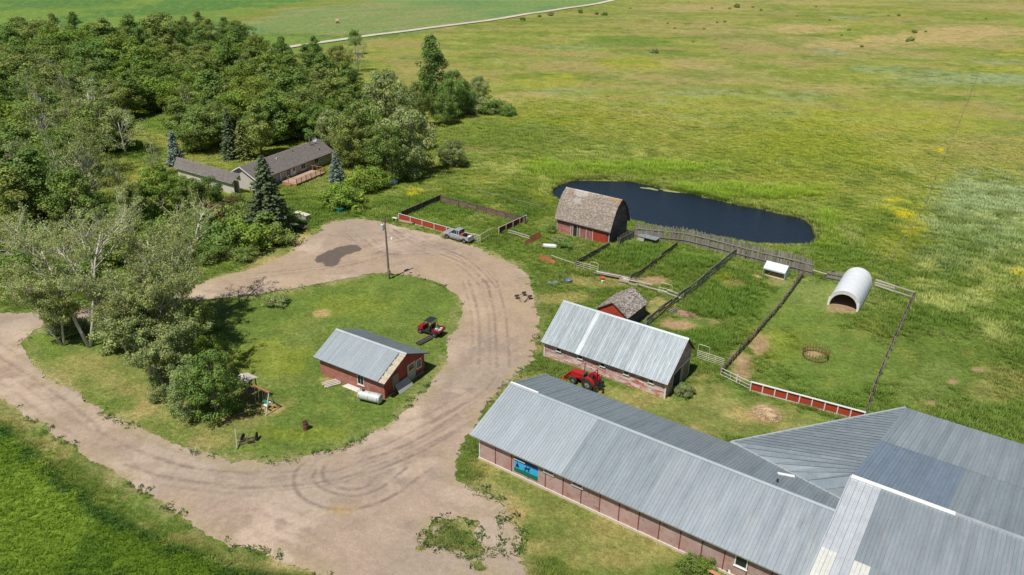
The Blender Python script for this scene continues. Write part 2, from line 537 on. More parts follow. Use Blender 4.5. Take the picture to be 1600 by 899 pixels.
# ================================================================== THE LAND
# yard outline and island traced on the ground
ROAD_OUT = [(-40, 625), (0, 619), (40, 648), (85, 675), (125, 703), (175, 734), (215, 760), (262, 787), (325, 829), (350, 846),
            (400, 864), (437, 880), (475, 893), (520, 912), (600, 960), (780, 960), (815, 915), (808, 880), (812, 850), (806, 815), (790, 792), (762, 776), (732, 762), (706, 748), (714, 724),
            (712, 699), (728, 681), (745, 660), (770, 622), (800, 592), (832, 570), (838, 540), (842, 500), (836, 470), (831, 445),
            (820, 425), (800, 411), (750, 390), (695, 372), (655, 362), (620, 353), (575, 344), (540, 343), (510, 350), (482, 373),
            (450, 397), (415, 412), (380, 424), (325, 440), (260, 456), (200, 470), (100, 484), (40, 489), (-40, 490)]
ISLAND = [(462, 451), (500, 443), (525, 440), (560, 431), (590, 428), (625, 429), (662, 435), (690, 445), (712, 457), (724, 473), (720, 495),
          (712, 515), (697, 530), (704, 555), (697, 575), (682, 592), (668, 613), (640, 636), (617, 654), (587, 674), (575, 686),
          (540, 697), (500, 708), (450, 723), (400, 725), (350, 719), (312, 709), (262, 689), (215, 674), (175, 650), (135, 625),
          (100, 603), (62, 585), (38, 552), (36, 530), (60, 512), (120, 500), (200, 490), (325, 468), (400, 460)]
POND = [(857, 297), (872, 285), (905, 278), (940, 277), (985, 281), (1040, 293), (1090, 303), (1140, 316), (1190, 324), (1236, 335),
        (1262, 344), (1279, 359), (1280, 376), (1256, 384), (1205, 384), (1150, 376), (1095, 366), (1050, 358), (1000, 348), (960, 335), (900, 320), (862, 309)]
ROAD_W = smooth_line(list(WP(*ROAD_OUT)) + [W(*ROAD_OUT[0])], 1)[:-1]
ISL_W = smooth_line(list(WP(*ISLAND)) + [W(*ISLAND[0])], 1)[:-1]
POND_W = smooth_line(list(WP(*POND)) + [W(*POND[0])], 2)[:-1]
FIELD_W = WP((-60, 668), (0, 672), (30, 695), (70, 728), (110, 762), (160, 800), (210, 830), (270, 858), (330, 880), (400, 899), (470, 915), (520, 960), (-80, 960), (-400, 800))
FAR_ROAD = smooth_line(WP((300, 106), (400, 84), (470, 70), (570, 56.5), (680, 43), (800, 26), (870, 15), (968, 0), (1040, -12)), 2)
WEEDS_W = WP((645, 848), (668, 826), (700, 815), (735, 815), (752, 822), (755, 840), (742, 868), (765, 890), (760, 905), (735, 898), (722, 878), (708, 862), (680, 860), (655, 860))


def yard_sdf(X, Y):
    n = (fbm(X, Y, 2.2, 4, 5) - .5) * 1.5 + (fbm(X, Y, .5, 3, 8) - .5) * .7
    ro = poly_sdf(X, Y, ROAD_W)
    isl = poly_sdf(X, Y, ISL_W)
    wd = poly_sdf(X, Y, WEEDS_W)
    nw = n * 1.8
    return np.maximum(np.maximum(ro + n, -(isl - n * .8)), -(wd + nw))


def pond_sdf(X, Y):
    return poly_sdf(X, Y, POND_W) + (fbm(X, Y, 3.5, 3, 15) - .5) * 1.6


# patches of different grass: (px, py, rx, ry, feather, channel, strength)
PATCH = [
    (800, 190, 80, 16, 'lush', .5), (980, 66, 75, 9, 'lush', .8), (760, 215, 120, 35, 'lush', .7), (880, 235, 120, 22, 'lush', .5),
    (1300, 225, 160, 40, 'yel', .5), (1150, 160, 140, 22, 'yel', .35), (900, 185, 110, 18, 'yel', .4), (990, 100, 60, 12, 'yel', .8),
    (1240, 240, 140, 30, 'lush', .45), (1380, 190, 180, 30, 'yel', .6), (870, 128, 50, 12, 'yel', .6), (1440, 60, 120, 9, 'dry', 1.0),
    (1320, 68, 60, 7, 'dry', .9), (1250, 45, 60, 8, 'dry', .9), (1520, 50, 100, 10, 'dry', 1.0), (1090, 100, 70, 10, 'dry', .5), (1020, 48, 60, 6, 'dry', .35),
    (1180, 125, 70, 6, 'dry', .45), (1300, 135, 90, 8, 'dry', .4), (1110, 10, 100, 7, 'dry', .5), (1300, 5, 120, 5, 'dry', .5), (1560, 12, 90, 6, 'dry', .4), (830, 148, 50, 5, 'dry', .5),
    (1470, 120, 80, 12, 'sage', .6), (1560, 125, 80, 10, 'sage', .75), (1380, 108, 60, 6, 'sage', .5), (1300, 80, 30, 6, 'sage', .6), (1330, 28, 25, 4, 'sage', .5), (1560, 95, 40, 5, 'sage', .5),
    (1120, 145, 90, 6, 'sage', .4), (880, 143, 60, 6, 'sage', .35), (1240, 150, 60, 8, 'sage', .35), (900, 75, 60, 5, 'sage', .3),
    (1540, 310, 90, 42, 'sage', 1.0), (1500, 345, 70, 30, 'sage', .75), (1570, 360, 80, 40, 'sage', .55), (1480, 390, 60, 40, 'sage', .35),
    (1560, 440, 70, 40, 'pale', .9), (1440, 432, 30, 28, 'pale', .9), (1500, 470, 90, 22, 'pale', .9), (1580, 505, 60, 30, 'pale', .9), (1400, 385, 50, 20, 'yel', .4),
    (1400, 325, 35, 14, 'flower', 1.0), (1408, 335, 25, 8, 'flower', 1.), (1470, 236, 7, 4, 'flower', 1.3), (1235, 260, 14, 5, 'flower', .6), (1420, 355, 30, 10, 'flower', .35),
    (1550, 345, 40, 12, 'flower', .3), (1590, 430, 12, 6, 'flower', .9), (650, 302, 18, 7, 'flower', 1.), (1350, 60, 20, 5, 'flower', .2), (1045, 480, 8, 6, 'flower', .6),
    (1580, 80, 35, 6, 'flower', .4), (1560, 108, 50, 8, 'flower', .35), (1480, 105, 20, 5, 'flower', .4), (870, 120, 25, 4, 'flower', .4),
    (1080, 505, 45, 12, 'brown', 1.1), (1070, 492, 25, 6, 'brown', 1.), (1025, 440, 24, 6, 'brown', 1.0), (1160, 570, 26, 28, 'brown', 1.), (1185, 545, 16, 20, 'brown', .9),
    (1200, 645, 26, 14, 'brown', .9), (1270, 552, 14, 7, 'brown', 1.2), (1490, 597, 10, 5, 'brown', 1.), (1528, 577, 9, 4, 'brown', 1.), (1455, 631, 8, 4, 'brown', .7),
    (1316, 482, 26, 8, 'brown', .8), (1210, 440, 18, 7, 'brown', .5), (835, 378, 14, 8, 'brown', .4), (880, 466, 40, 8, 'dry', .45), (945, 440, 60, 10, 'dry', .6), (1030, 478, 16, 12, 'dry', .8),
    (1130, 640, 60, 25, 'dry', .6), (1180, 650, 60, 22, 'dry', .7), (1100, 590, 25, 12, 'dry', .6), (1240, 668, 50, 14, 'dry', .5), (960, 620, 50, 12, 'dry', .35),
    (840, 600, 28, 20, 'dry', .7), (830, 800, 60, 18, 'dry', .9), (900, 830, 90, 22, 'dry', .5), (760, 730, 30, 12, 'dry', .6), (850, 850, 40, 20, 'dry', .7), (930, 790, 60, 14, 'dry', .25),
    (1020, 870, 40, 12, 'dry', .4), (260, 640, 60, 18, 'dry', .7), (200, 610, 60, 16, 'dry', .6), (130, 560, 40, 12, 'dry', .4), (330, 690, 60, 12, 'dry', .45),
    (870, 800, 130, 55, 'dry', .55), (980, 850, 110, 40, 'dry', .5), (800, 740, 60, 30, 'dry', .45), (950, 625, 110, 26, 'dry', .5), (1130, 650, 110, 32, 'dry', .6), (1110, 610, 50, 20, 'dry', .5), (1010, 880, 90, 30, 'short', .7), (860, 800, 130, 60, 'short', .8), (1000, 640, 180, 40, 'short', .7), (1160, 650, 90, 30, 'short', .7), (300, 640, 130, 50, 'dry', .3), (150, 590, 90, 40, 'dry', .4),
    (420, 400, 60, 14, 'dry', .8), (470, 375, 30, 12, 'dry', .8),
    (570, 610, 25, 10, 'dry', .8), (515, 595, 14, 6, 'dry', .7), (420, 640, 25, 8, 'dry', .9), (360, 655, 26, 6, 'dry', .7), (505, 490, 14, 5, 'dry', 1.0), (690, 520, 30, 10, 'dry', .5), (610, 525, 8, 5, 'brown', .5),
    (430, 560, 60, 26, 'yel', .5), (560, 480, 60, 16, 'yel', .3), (480, 680, 60, 14, 'yel', .4),
    (1250, 480, 90, 50, 'short', .9), (1300, 560, 110, 60, 'short', .8), (1460, 560, 110, 60, 'short', .7), (1220, 530, 60, 26, 'yel', .4), (1180, 580, 40, 20, 'lush', .3),
    (1300, 620, 90, 20, 'lush', .6), (1560, 660, 90, 30, 'lush', .6), (1480, 500, 60, 20, 'lush', .7), (1260, 590, 60, 20, 'lush', .6), (1560, 600, 50, 30, 'dry', .3),
    (990, 395, 60, 18, 'lush', .9), (1080, 410, 50, 14, 'lush', .9), (1140, 470, 70, 40, 'lush', .9), (1110, 530, 60, 20, 'lush', 1.), (1130, 435, 12, 6, 'yel', .7), (1145, 445, 14, 6, 'dry', .5),
    (800, 268, 40, 10, 'pale', .6), (850, 300, 26, 14, 'yel', .6), (820, 330, 30, 8, 'lush', .7), (700, 320, 60, 18, 'lush', .9), (640, 320, 50, 16, 'lush', .8),
    (1010, 262, 160, 10, 'reed', 1.), (1180, 300, 120, 12, 'reed', 1.), (1290, 345, 30, 20, 'reed', 1.), (860, 262, 50, 12, 'reed', .9), (960, 240, 100, 12, 'pale', .45), (1240, 300, 60, 14, 'yel', .5),
    (1290, 375, 40, 12, 'reed', .8), (1320, 365, 30, 14, 'pale', .7), (1330, 395, 60, 14, 'lush', .6), (850, 290, 12, 16, 'pale', .8), (770, 235, 60, 6, 'brown', .3), (780, 155, 40, 8, 'dry', .6),
    (240, 190, 60, 20, 'lush', .9), (210, 240, 60, 16, 'lush', .9), (25, 300, 20, 6, 'dry', 1.2), (50, 270, 40, 20, 'lush', .9), (480, 335, 60, 18, 'lush', .8), (560, 340, 60, 8, 'lush', .7),
]
CH = {k: [] for k in ('lush', 'yel', 'dry', 'sage', 'pale', 'flower', 'brown', 'short', 'reed')}
for (px, py, rx, ry, ch, a) in PATCH:
    c0 = W(px, py)
    ex = (W(px + rx, py) - W(px - rx, py)) / 2
    ey = (W(px, py - ry) - W(px, py + ry)) / 2
    CH[ch].append((c0, np.linalg.inv(np.array([ex, ey]).T), a))


def channel(X, Y, ch, seed):
    out = np.zeros(X.shape)
    nx = (fbm(X, Y, 9, 4, seed + 3) - .5)
    nx2 = (fbm(X, Y, 1.8, 3, seed + 4) - .5)
    for c0, Mi, a in CH[ch]:
        dx, dy = X - c0[0], Y - c0[1]
        u = Mi[0, 0] * dx + Mi[0, 1] * dy
        v = Mi[1, 0] * dx + Mi[1, 1] * dy
        r = np.sqrt(u * u + v * v) + nx * 1.1 + nx2 * .9
        out = np.maximum(out, a * (1 - sstep(.55, 1.25, r)))
    return np.clip(out, 0, 1.3)


def mixc(a, b, t):
    t = np.clip(t, 0, 1)[..., None]
    return a * (1 - t) + np.asarray(b) * t


def ground_color(X, Y, full=False):
    """plain colour of the sward at a place, linear rgb, plus grass height"""
    r = np.hypot(X, Y)
    big = fbm(X, Y * .8, 60, 4, 1)
    mid = fbm(X, Y, 14, 4, 2)
    sml = fbm(X, Y, 3.0, 4, 3)
    base = mixc(np.array([.135, .190, .036]) * np.ones(X.shape + (3,)), (.190, .212, .045), sstep(125, 190, r))
    base = mixc(base, (.095, .140, .024), sstep(.50, .75, mid) * .7)
    base = mixc(base, (.220, .235, .045), sstep(.50, .72, big) * .6)
    base = mixc(base, (.26, .28, .11), sstep(.56, .70, fbm(X, Y, 6, 4, 63)) * .45)
    base = mixc(base, (.255, .215, .10), sstep(.53, .72, 1 - big) * .55 * sstep(150, 260, r))
    base = mixc(base, (.29, .26, .07), sstep(.58, .74, sml) * .40)
    base = mixc(base, (.07, .11, .02), sstep(.56, .72, 1 - sml) * .40)
    # far pasture: streaks of browned and yellow grass
    st = fbm(X * .35 + Y * .1, Y, 9, 4, 61)
    far = sstep(130, 330, r)
    base = mixc(base, (.26, .20, .085), far * sstep(.52, .66, st) * .6)
    base = mixc(base, (.115, .155, .03), far * sstep(.52, .66, 1 - st) * .45)
    pp = fbm(X, Y, 30, 3, 71)
    yard = 1 - sstep(95, 140, r)
    base = mixc(base, (.098, .140, .032), yard * .6)
    h = .32 + .25 * mid
    # the crop field in the near left corner
    fd = poly_sdf(X, Y, FIELD_W) + (sml - .5) * 1.6
    infield = 1 - sstep(-.3, .5, fd)
    crop = mixc(np.array([.095, .158, .016]) * np.ones(X.shape + (3,)), (.125, .192, .022), sstep(.45, .6, mid))
    crop = mixc(crop, (.04, .09, .014), sstep(.62, .72, 1 - sml) * .4)
    verge = np.exp(-((fd + .1) / .65) ** 2)
    # hay land beyond the far track
    side = np.zeros(X.shape)
    fr = FAR_ROAD
    a, b = fr[0], fr[-1]
    e = (b - a) / np.linalg.norm(b - a)
    s = e[0] * (Y - a[1]) - e[1] * (X - a[0])
    hay = sstep(-2, 2, s)
    hayc = mixc(np.array([.075, .150, .040]) * np.ones(X.shape + (3,)), (.125, .190, .040), sstep(.45, .6, fbm(X, Y, 40, 3, 21)))
    # mown part by the bale with brown rows
    cb = W(560, 25)
    u = (X - cb[0]) / 70
    v = (Y - cb[1]) / 85
    mown = 1 - sstep(.8, 1.2, np.sqrt(u * u + v * v) + (mid - .5) * .6)
    mw = mixc(np.array([.150, .175, .040]) * np.ones(X.shape + (3,)), (.25, .19, .08), sstep(.5, .62, fbm(X * .25 + Y * .25, Y - X, 10, 3, 31)) * .8)
    hayc = mixc(hayc, mw, mown) if False else hayc * (1 - mown[..., None]) + mw * mown[..., None]
    # parallel windrow lines
    ln = .5 + .5 * np.sin((X * .8 + Y * .25 + (mid - .5) * 18) * .9)
    hayc = mixc(hayc, (.20, .25, .06), sstep(.75, .98, ln) * .25)
    up = sstep(40, 60, s) * (1 - sstep(500, 600, X + 400))
    hayc = mixc(hayc, (.15, .22, .10), sstep(.5, .6, fbm(X, Y, 90, 2, 44)) * .5)
    base = base * (1 - hay[..., None]) + hayc * hay[..., None]
    # named patches
    k = {c: channel(X, Y, c, i * 5) for i, c in enumerate(CH)}
    base = mixc(base, (.088, .155, .026), k['lush'] * .75 * (.6 + .8 * sml))
    base = mixc(base, (.235, .245, .025), k['yel'] * .75 * (.5 + sml))
    base = mixc(base, (.33, .25, .115), np.clip(k['dry'] * (.35 + .75 * sstep(.3, .58, sml * .7 + mid * .3)), 0, 1) * .95)
    base = mixc(base, (.215, .265, .165), k['sage'] * .8 * sstep(.2, .5, sml))
    base = mixc(base, (.10, .13, .06), k['sage'] * .5 * sstep(.54, .68, 1 - sml))
    base = mixc(base, (.30, .32, .13), k['pale'] * .85 * sstep(.30, .62, sml))
    base = mixc(base, (.42, .37, .02), k['flower'] * .75 * sstep(.35, .62, sml))
    base = mixc(base, (.145, .215, .022), k['reed'] * .85 * (.5 + sml))
    base = mixc(base, (.29, .19, .115), k['brown'] * .95 * sstep(.22, .5, sml))
    strip = np.exp(-((fd - 1.9) / 1.1) ** 2) * sstep(.42, .6, fbm(X, Y, 2.4, 4, 88))
    base = mixc(base, (.34, .25, .13), strip * .45)
    base = base * (1 - infield[..., None]) + crop * infield[..., None]
    base = mixc(base, (.035, .085, .018), verge * .85 * sstep(.40, .55, fbm(X, Y, 1.6, 3, 89) + .08))
    h = h + .25 * k['lush'] + .45 * k['reed'] + .3 * k['sage'] + .25 * k['pale'] + .15 * k['flower'] - .5 * k['short'] - .4 * k['dry'] - .6 * k['brown']
    h = h * (1 - infield) + .27 * infield + .14 * verge
    isl = poly_sdf(X, Y, ISL_W)
    lawn = 1 - sstep(-1.0, 1.0, isl)
    h = h * (1 - lawn) + .10 * lawn
    ys = yard_sdf(X, Y)
    near_road = 1 - sstep(0, 2.2, ys)
    base = mixc(base, (.34, .275, .16), near_road * .45 * sstep(.4, .62, sml))
    h = h * (1 - .55 * near_road)
    bare = np.clip(k['brown'], 0, 1)
    base = base * (1 - infield[..., None]) * np.array([1.22, 1.23, 1.16]) + base * infield[..., None] * 1.14
    h = h * (1 - .6 * np.exp(-((fd - 3.0) / 3.0) ** 2))
    if full:
        return base, np.clip(h, .05, 1.2), bare, ys
    return base


def new_mesh_np(name, V, F, mats):
    me = bpy.data.meshes.new(name)
    me.vertices.add(len(V))
    me.vertices.foreach_set('co', np.asarray(V, np.float32).ravel())
    F = np.asarray(F, np.int32)
    k = F.shape[1]
    me.loops.add(F.size)
    me.loops.foreach_set('vertex_index', F.ravel())
    me.polygons.add(len(F))
    me.polygons.foreach_set('loop_start', np.arange(0, F.size, k, dtype=np.int32))
    me.polygons.foreach_set('loop_total', np.full(len(F), k, np.int32))
    me.update(calc_edges=True)
    for m in (mats if isinstance(mats, (list, tuple)) else [mats]): me.materials.append(m)
    return me


def vcol(me, rgb, name='Col'):
    at = me.attributes.new(name, 'FLOAT_COLOR', 'POINT')
    a = np.ones((len(rgb), 4), np.float32)
    a[:, :3] = rgb
    at.data.foreach_set('color', a.ravel())


def ground_mat():
    m, nt, p = base_mat('grassland')
    L = nt.links.new
    at = N(nt, 'ShaderNodeAttribute', attribute_name='Col')
    tc = N(nt, 'ShaderNodeTexCoord')
    cur = at.outputs['Color']
    for sc, lo, hi, det in ((0.35, .80, 1.20, 4), (1.6, .72, 1.28, 4), (6.0, .70, 1.32, 3)):
        n = N(nt, 'ShaderNodeTexNoise'); n.inputs['Scale'].default_value = sc; n.inputs['Detail'].default_value = det
        n.inputs['Roughness'].default_value = .7
        L(tc.outputs['Object'], n.inputs['Vector'])
        mr = N(nt, 'ShaderNodeMapRange'); mr.inputs[1].default_value = .32; mr.inputs[2].default_value = .68
        mr.inputs[3].default_value = lo; mr.inputs[4].default_value = hi
        L(n.outputs['Fac'], mr.inputs[0])
        s = N(nt, 'ShaderNodeVectorMath', operation='SCALE'); L(cur, s.inputs[0]); L(mr.outputs[0], s.inputs['Scale'])
        cur = s.outputs[0]
    L(cur, p.inputs['Base Color'])
    p.inputs['Roughness'].default_value = .95
    p.inputs['Specular IOR Level'].default_value = .1
    nb = N(nt, 'ShaderNodeTexNoise'); nb.inputs['Scale'].default_value = 2.2; nb.inputs['Detail'].default_value = 5
    L(tc.outputs['Object'], nb.inputs['Vector'])
    bp = N(nt, 'ShaderNodeBump'); bp.inputs['Strength'].default_value = .8; bp.inputs['Distance'].default_value = .25
    L(nb.outputs['Fac'], bp.inputs['Height']); L(bp.outputs[0], p.inputs['Normal'])
    return m


def build_ground():
    th = np.concatenate([np.arange(-42, 42, .16), np.arange(42, 318, 6)])
    th = np.radians(90 - th)
    r = [6.0]
    while r[-1] < 12000:
        q = r[-1]
        r.append(q + (4 if q < 38 else (.0042 * q + .10 if q < 700 else .08 * q)))
    r = np.array(r)
    T, Rr = np.meshgrid(th, r)
    X, Y = Rr * np.cos(T), Rr * np.sin(T)
    Z = np.zeros_like(X)
    pd = pond_sdf(X, Y)
    Z -= 1.1 * (1 - sstep(-2.2, .9, pd))
    Z += (fbm(X, Y, 90, 3, 90) - .5) * 3.0 * sstep(220, 500, Rr)
    colr, h, bare, ys = ground_color(X, Y, True)
    Z += (fbm(X, Y, 2.5, 3, 91) - .5) * .10 * sstep(.5, 3, ys) * sstep(.2, 2, pd)
    mud = np.exp(-((pd - .1) / .9) ** 2)
    colr = mixc(colr, (.21, .17, .10), mud * .35)
    nr, nt_ = X.shape
    V = np.stack([X, Y, Z], -1).reshape(-1, 3)
    i, j = np.meshgrid(np.arange(nr - 1), np.arange(nt_), indexing='ij')
    a = i * nt_ + j
    b = i * nt_ + (j + 1) % nt_
    F = np.stack([a, a + nt_, b + nt_, b], -1).reshape(-1, 4)
    # th decreases with j so flip to face up
    me = new_mesh_np('ground', V, F, ground_mat())
    vcol(me, colr.reshape(-1, 3))
    bm = bmesh.new(); bm.from_mesh(me)
    bm.verts.ensure_lookup_table()
    bm.faces.new([bm.verts[k] for k in range(nt_)])
    bmesh.ops.recalc_face_normals(bm, faces=bm.faces)
    bm.to_mesh(me); bm.free()
    me.update()
    if me.polygons[10].normal.z < 0: me.flip_normals()
    o = bpy.data.objects.new('ground', me)
    COL.objects.link(o)
    o['kind'] = 'structure'
    return o


build_ground()


def contour_mesh(x0, x1, y0, y1, step, sdf):
    xs = np.arange(x0, x1, step)
    ys = np.arange(y0, y1, step)
    X, Y = np.meshgrid(xs, ys)
    D = sdf(X, Y)
    ny, nx = X.shape
    keep = (np.minimum.reduce([D[:-1, :-1], D[1:, :-1], D[:-1, 1:], D[1:, 1:]]) < 0)
    # pull outside corners of kept cells onto the contour
    V = np.stack([X, Y], -1)
    gy, gx = np.gradient(D, step)
    g = np.maximum(gx * gx + gy * gy, .05)
    t = np.clip(D, 0, step * 1.0)
    out = D > 0
    V[..., 0] = np.where(out, X - gx / g * t, X)
    V[..., 1] = np.where(out, Y - gy / g * t, Y)
    idx = -np.ones(D.shape, np.int64)
    i, j = np.nonzero(keep)
    used = np.zeros(D.shape, bool)
    for di in (0, 1):
        for dj in (0, 1): used[i + di, j + dj] = True
    idx[used] = np.arange(used.sum())
    F = np.stack([idx[i, j], idx[i, j + 1], idx[i + 1, j + 1], idx[i + 1, j]], -1)
    return V[used], F


def dirt_mat():
    m, nt, p = base_mat('gravel_dirt')
    L = nt.links.new
    at = N(nt, 'ShaderNodeAttribute', attribute_name='Col')
    wt = N(nt, 'ShaderNodeAttribute', attribute_name='wet')
    tc = N(nt, 'ShaderNodeTexCoord')
    cur = at.outputs['Color']
    for sc, lo, hi, det in ((0.25, .93, 1.07, 5), (2.0, .90, 1.09, 5), (9.0, .84, 1.15, 4)):
        n = N(nt, 'ShaderNodeTexNoise'); n.inputs['Scale'].default_value = sc; n.inputs['Detail'].default_value = det
        n.inputs['Roughness'].default_value = .75
        L(tc.outputs['Object'], n.inputs['Vector'])
        mr = N(nt, 'ShaderNodeMapRange'); mr.inputs[1].default_value = .32; mr.inputs[2].default_value = .68
        mr.inputs[3].default_value = lo; mr.inputs[4].default_value = hi
        L(n.outputs['Fac'], mr.inputs[0])
        s = N(nt, 'ShaderNodeVectorMath', operation='SCALE'); L(cur, s.inputs[0]); L(mr.outputs[0], s.inputs['Scale'])
        cur = s.outputs[0]
    L(cur, p.inputs['Base Color'])
    rr = N(nt, 'ShaderNodeMapRange'); rr.inputs[3].default_value = .95; rr.inputs[4].default_value = .35
    L(wt.outputs['Fac'], rr.inputs[0]); L(rr.outputs[0], p.inputs['Roughness'])
    p.inputs['Specular IOR Level'].default_value = .15
    nb = N(nt, 'ShaderNodeTexNoise'); nb.inputs['Scale'].default_value = 7; nb.inputs['Detail'].default_value = 6
    L(tc.outputs['Object'], nb.inputs['Vector'])
    bp = N(nt, 'ShaderNodeBump'); bp.inputs['Strength'].default_value = .5; bp.inputs['Distance'].default_value = .04
    L(nb.outputs['Fac'], bp.inputs['Height']); L(bp.outputs[0], p.inputs['Normal'])
    return m


def z6(ox, oy, s, *pts):
    """points read in an enlargement: origin of the crop and its scale"""
    return [(ox + a / s, oy + b / s) for a, b in pts]


TRACKS = [(z6(400, 674, 4, (330, 180), (280, 215), (240, 270), (235, 330), (255, 380), (290, 420), (370, 465), (480, 493), (620, 490), (760, 455), (880, 395), (980, 320), (1090, 240)), .22, .8),
          (z6(400, 674, 4, (375, 245), (350, 290), (380, 340), (450, 380), (560, 408), (660, 405), (770, 365), (850, 310), (940, 230)), .20, .85),
          (z6(400, 674, 4, (460, 190), (415, 230), (420, 300), (480, 350), (600, 372), (700, 350), (740, 300)), .22, .75),
          (z6(400, 674, 4, (-200, 360), (0, 360), (200, 345), (430, 320), (600, 285), (720, 240), (970, 140), (1240, 0), (1400, -90)), .22, .6),
          (z6(400, 674, 4, (650, 190), (780, 150), (890, 110), (1100, 0), (1260, -100)), .22, .6),
          (z6(400, 674, 4, (740, 255), (880, 200), (1000, 150), (1240, 15), (1420, -100)), .28, .6),
          (z6(400, 674, 4, (540, 300), (660, 250), (850, 180), (960, 130)), .22, .5),
          (z6(400, 674, 4, (0, 255), (180, 262), (300, 240)), .2, .4), (z6(400, 674, 4, (0, 500), (200, 580), (330, 620)), .3, .3),
          (z6(400, 674, 4, (0, 640), (200, 700), (330, 770), (460, 860)), .35, .25),
          (z6(0, 674, 4, (600, 0), (720, 60), (850, 120), (1100, 210), (1300, 250), (1600, 262)), .28, .5),
          (z6(0, 674, 4, (780, 210), (950, 270), (1200, 320), (1600, 355)), .28, .5),
          (z6(0, 674, 4, (1360, 560), (1440, 500), (1600, 485)), .3, .3),
          (z6(0, 450, 4, (-200, 300), (0, 440), (200, 560), (400, 700), (600, 860), (620, 890)), .3, .5),
          (z6(0, 450, 4, (-200, 480), (0, 590), (150, 700), (320, 840), (480, 930)), .3, .35),
          (z6(400, 450, 4, (1330, -40), (1390, 150), (1400, 350), (1390, 480)), .26, .6),
          (z6(400, 450, 4, (1440, -40), (1490, 150), (1500, 330), (1505, 500)), .26, .6),
          (z6(400, 450, 4, (1100, 850), (1250, 760), (1420, 660), (1500, 560)), .26, .5),
          (z6(400, 450, 4, (1000, 880), (1150, 820), (1330, 700)), .26, .4),
          (z6(400, 225, 4, (-60, 850), (0, 845), (300, 800), (600, 760), (800, 700), (1000, 660), (1250, 655)), .24, .5),
          (z6(400, 225, 4, (-60, 815), (150, 800), (420, 770), (640, 730)), .24, .35),
          (z6(400, 225, 4, (820, 510), (900, 560), (1050, 620), (1250, 680), (1400, 780), (1500, 899)), .24, .6),
          (z6(400, 225, 4, (860, 540), (1000, 640), (1180, 700), (1330, 760), (1440, 880)), .24, .55),
          (z6(400, 225, 4, (680, 600), (730, 660), (860, 700), (1050, 690), (1250, 680)), .3, .45),
          (z6(400, 225, 4, (690, 690), (800, 640), (930, 600)), .2, .4), (z6(400, 225, 4, (560, 560), (650, 640), (800, 690)), .2, .35),
          (z6(400, 225, 4, (450, 560), (520, 610), (640, 640)), .2, .2)]
TRACKS = [(smooth_line(WP(*t), 1), w, s) for t, w, s in TRACKS]
_rt = random.Random(4)
for P_, w_, s_ in list(TRACKS)[3:]:
    for off in (_rt.uniform(1.3, 1.9), -_rt.uniform(.5, 1.2)):
        d_ = np.gradient(P_, axis=0)
        d_ /= np.linalg.norm(d_, axis=1)[:, None] + 1e-9
        TRACKS.append((P_ + np.column_stack([-d_[:, 1], d_[:, 0]]) * off, w_ * .8, s_ * _rt.uniform(.35, .8)))
PUDDLE = smooth_line(WP(*z6(400, 225, 4, (375, 710), (420, 680), (500, 645), (590, 632), (675, 645), (640, 680), (560, 700), (520, 735), (530, 750), (480, 772), (420, 770), (390, 735), (375, 710))), 2)[:-1]
SMUDGE = [(W(760, 535), 6, 2.5, .45), (W(665, 745), 4, 1.5, .45), (W(555, 690), 4, 1.2, .55), (W(645, 835), 3, 1.5, .45), (W(700, 610), 4, 2, .4), (W(575, 745), 4, 1.6, .35),
          (W(585, 765), 3, 1, .25), (W(740, 550), 4, 3, .3), (W(690, 385), 7, 2, .35)]


def yard_color(X, Y):
    n1 = fbm(X, Y, 7, 4, 51)
    n2 = fbm(X, Y, 1.5, 4, 52)
    c = mixc(np.array([.375, .285, .215]) * np.ones(X.shape + (3,)), (.475, .370, .286), sstep(.38, .64, n1))
    c = mixc(c, (.29, .215, .16), sstep(.50, .70, n2) * .55)
    n3 = fbm(X, Y, 16, 4, 53)
    c = mixc(c, (.30, .25, .20), sstep(.5, .68, n3) * .5)
    c = mixc(c, (.40, .30, .19), sstep(.52, .7, 1 - n3) * .5)
    tn = .35 + 1.1 * sstep(.3, .62, fbm(X, Y, .8, 3, 55)) * (.5 + .8 * fbm(X, Y, 5, 2, 56))
    for P, w, s in TRACKS:
        d = line_dist(X, Y, P)
        tr = np.exp(-(d / (w * .85)) ** 2) * s * tn
        c = mixc(c, (.185, .135, .112), np.clip(tr * 1.1, 0, 1) * .72)
        c = mixc(c, (.48, .38, .30), np.exp(-((d - w * 2.1) / (w * .8)) ** 2) * s * .2)
    for (c0, rx, ry, s) in SMUDGE:
        u = (X - c0[0]) / rx
        v = (Y - c0[1]) / ry
        c = mixc(c, (.26, .21, .175), s * np.exp(-(u * u + v * v)) * sstep(.3, .6, n2) * 1.4)
    hay = W(532, 798)
    c = mixc(c, (.42, .29, .10), .55 * np.exp(-(((X - hay[0]) / 1.2) ** 2 + ((Y - hay[1]) / .7) ** 2)) * sstep(.35, .5, n2))
    pd = poly_sdf(X, Y, PUDDLE) + (n2 - .5) * 1.6 + (fbm(X, Y, .6, 3, 57) - .5) * .5
    wet = 1 - sstep(-.25, .12, pd)
    c = mixc(c, (.125, .098, .082), wet * .92)
    ed = yard_sdf(X, Y)
    c = mixc(c, (.36, .29, .175), sstep(-2.2, 0, ed) * .7 * sstep(.4, .6, n2))
    return c, wet


V, F = contour_mesh(-72, 20, 38, 142, .17, yard_sdf)
me = new_mesh_np('gravel_yard', np.column_stack([V, np.full(len(V), .06)]), F, dirt_mat())
cc, wet = yard_color(V[:, 0], V[:, 1])
vcol(me, cc)
at = me.attributes.new('wet', 'FLOAT', 'POINT')
at.data.foreach_set('value', wet.astype(np.float32))
o = bpy.data.objects.new('gravel_yard', me)
COL.objects.link(o)
o['kind'] = 'structure'

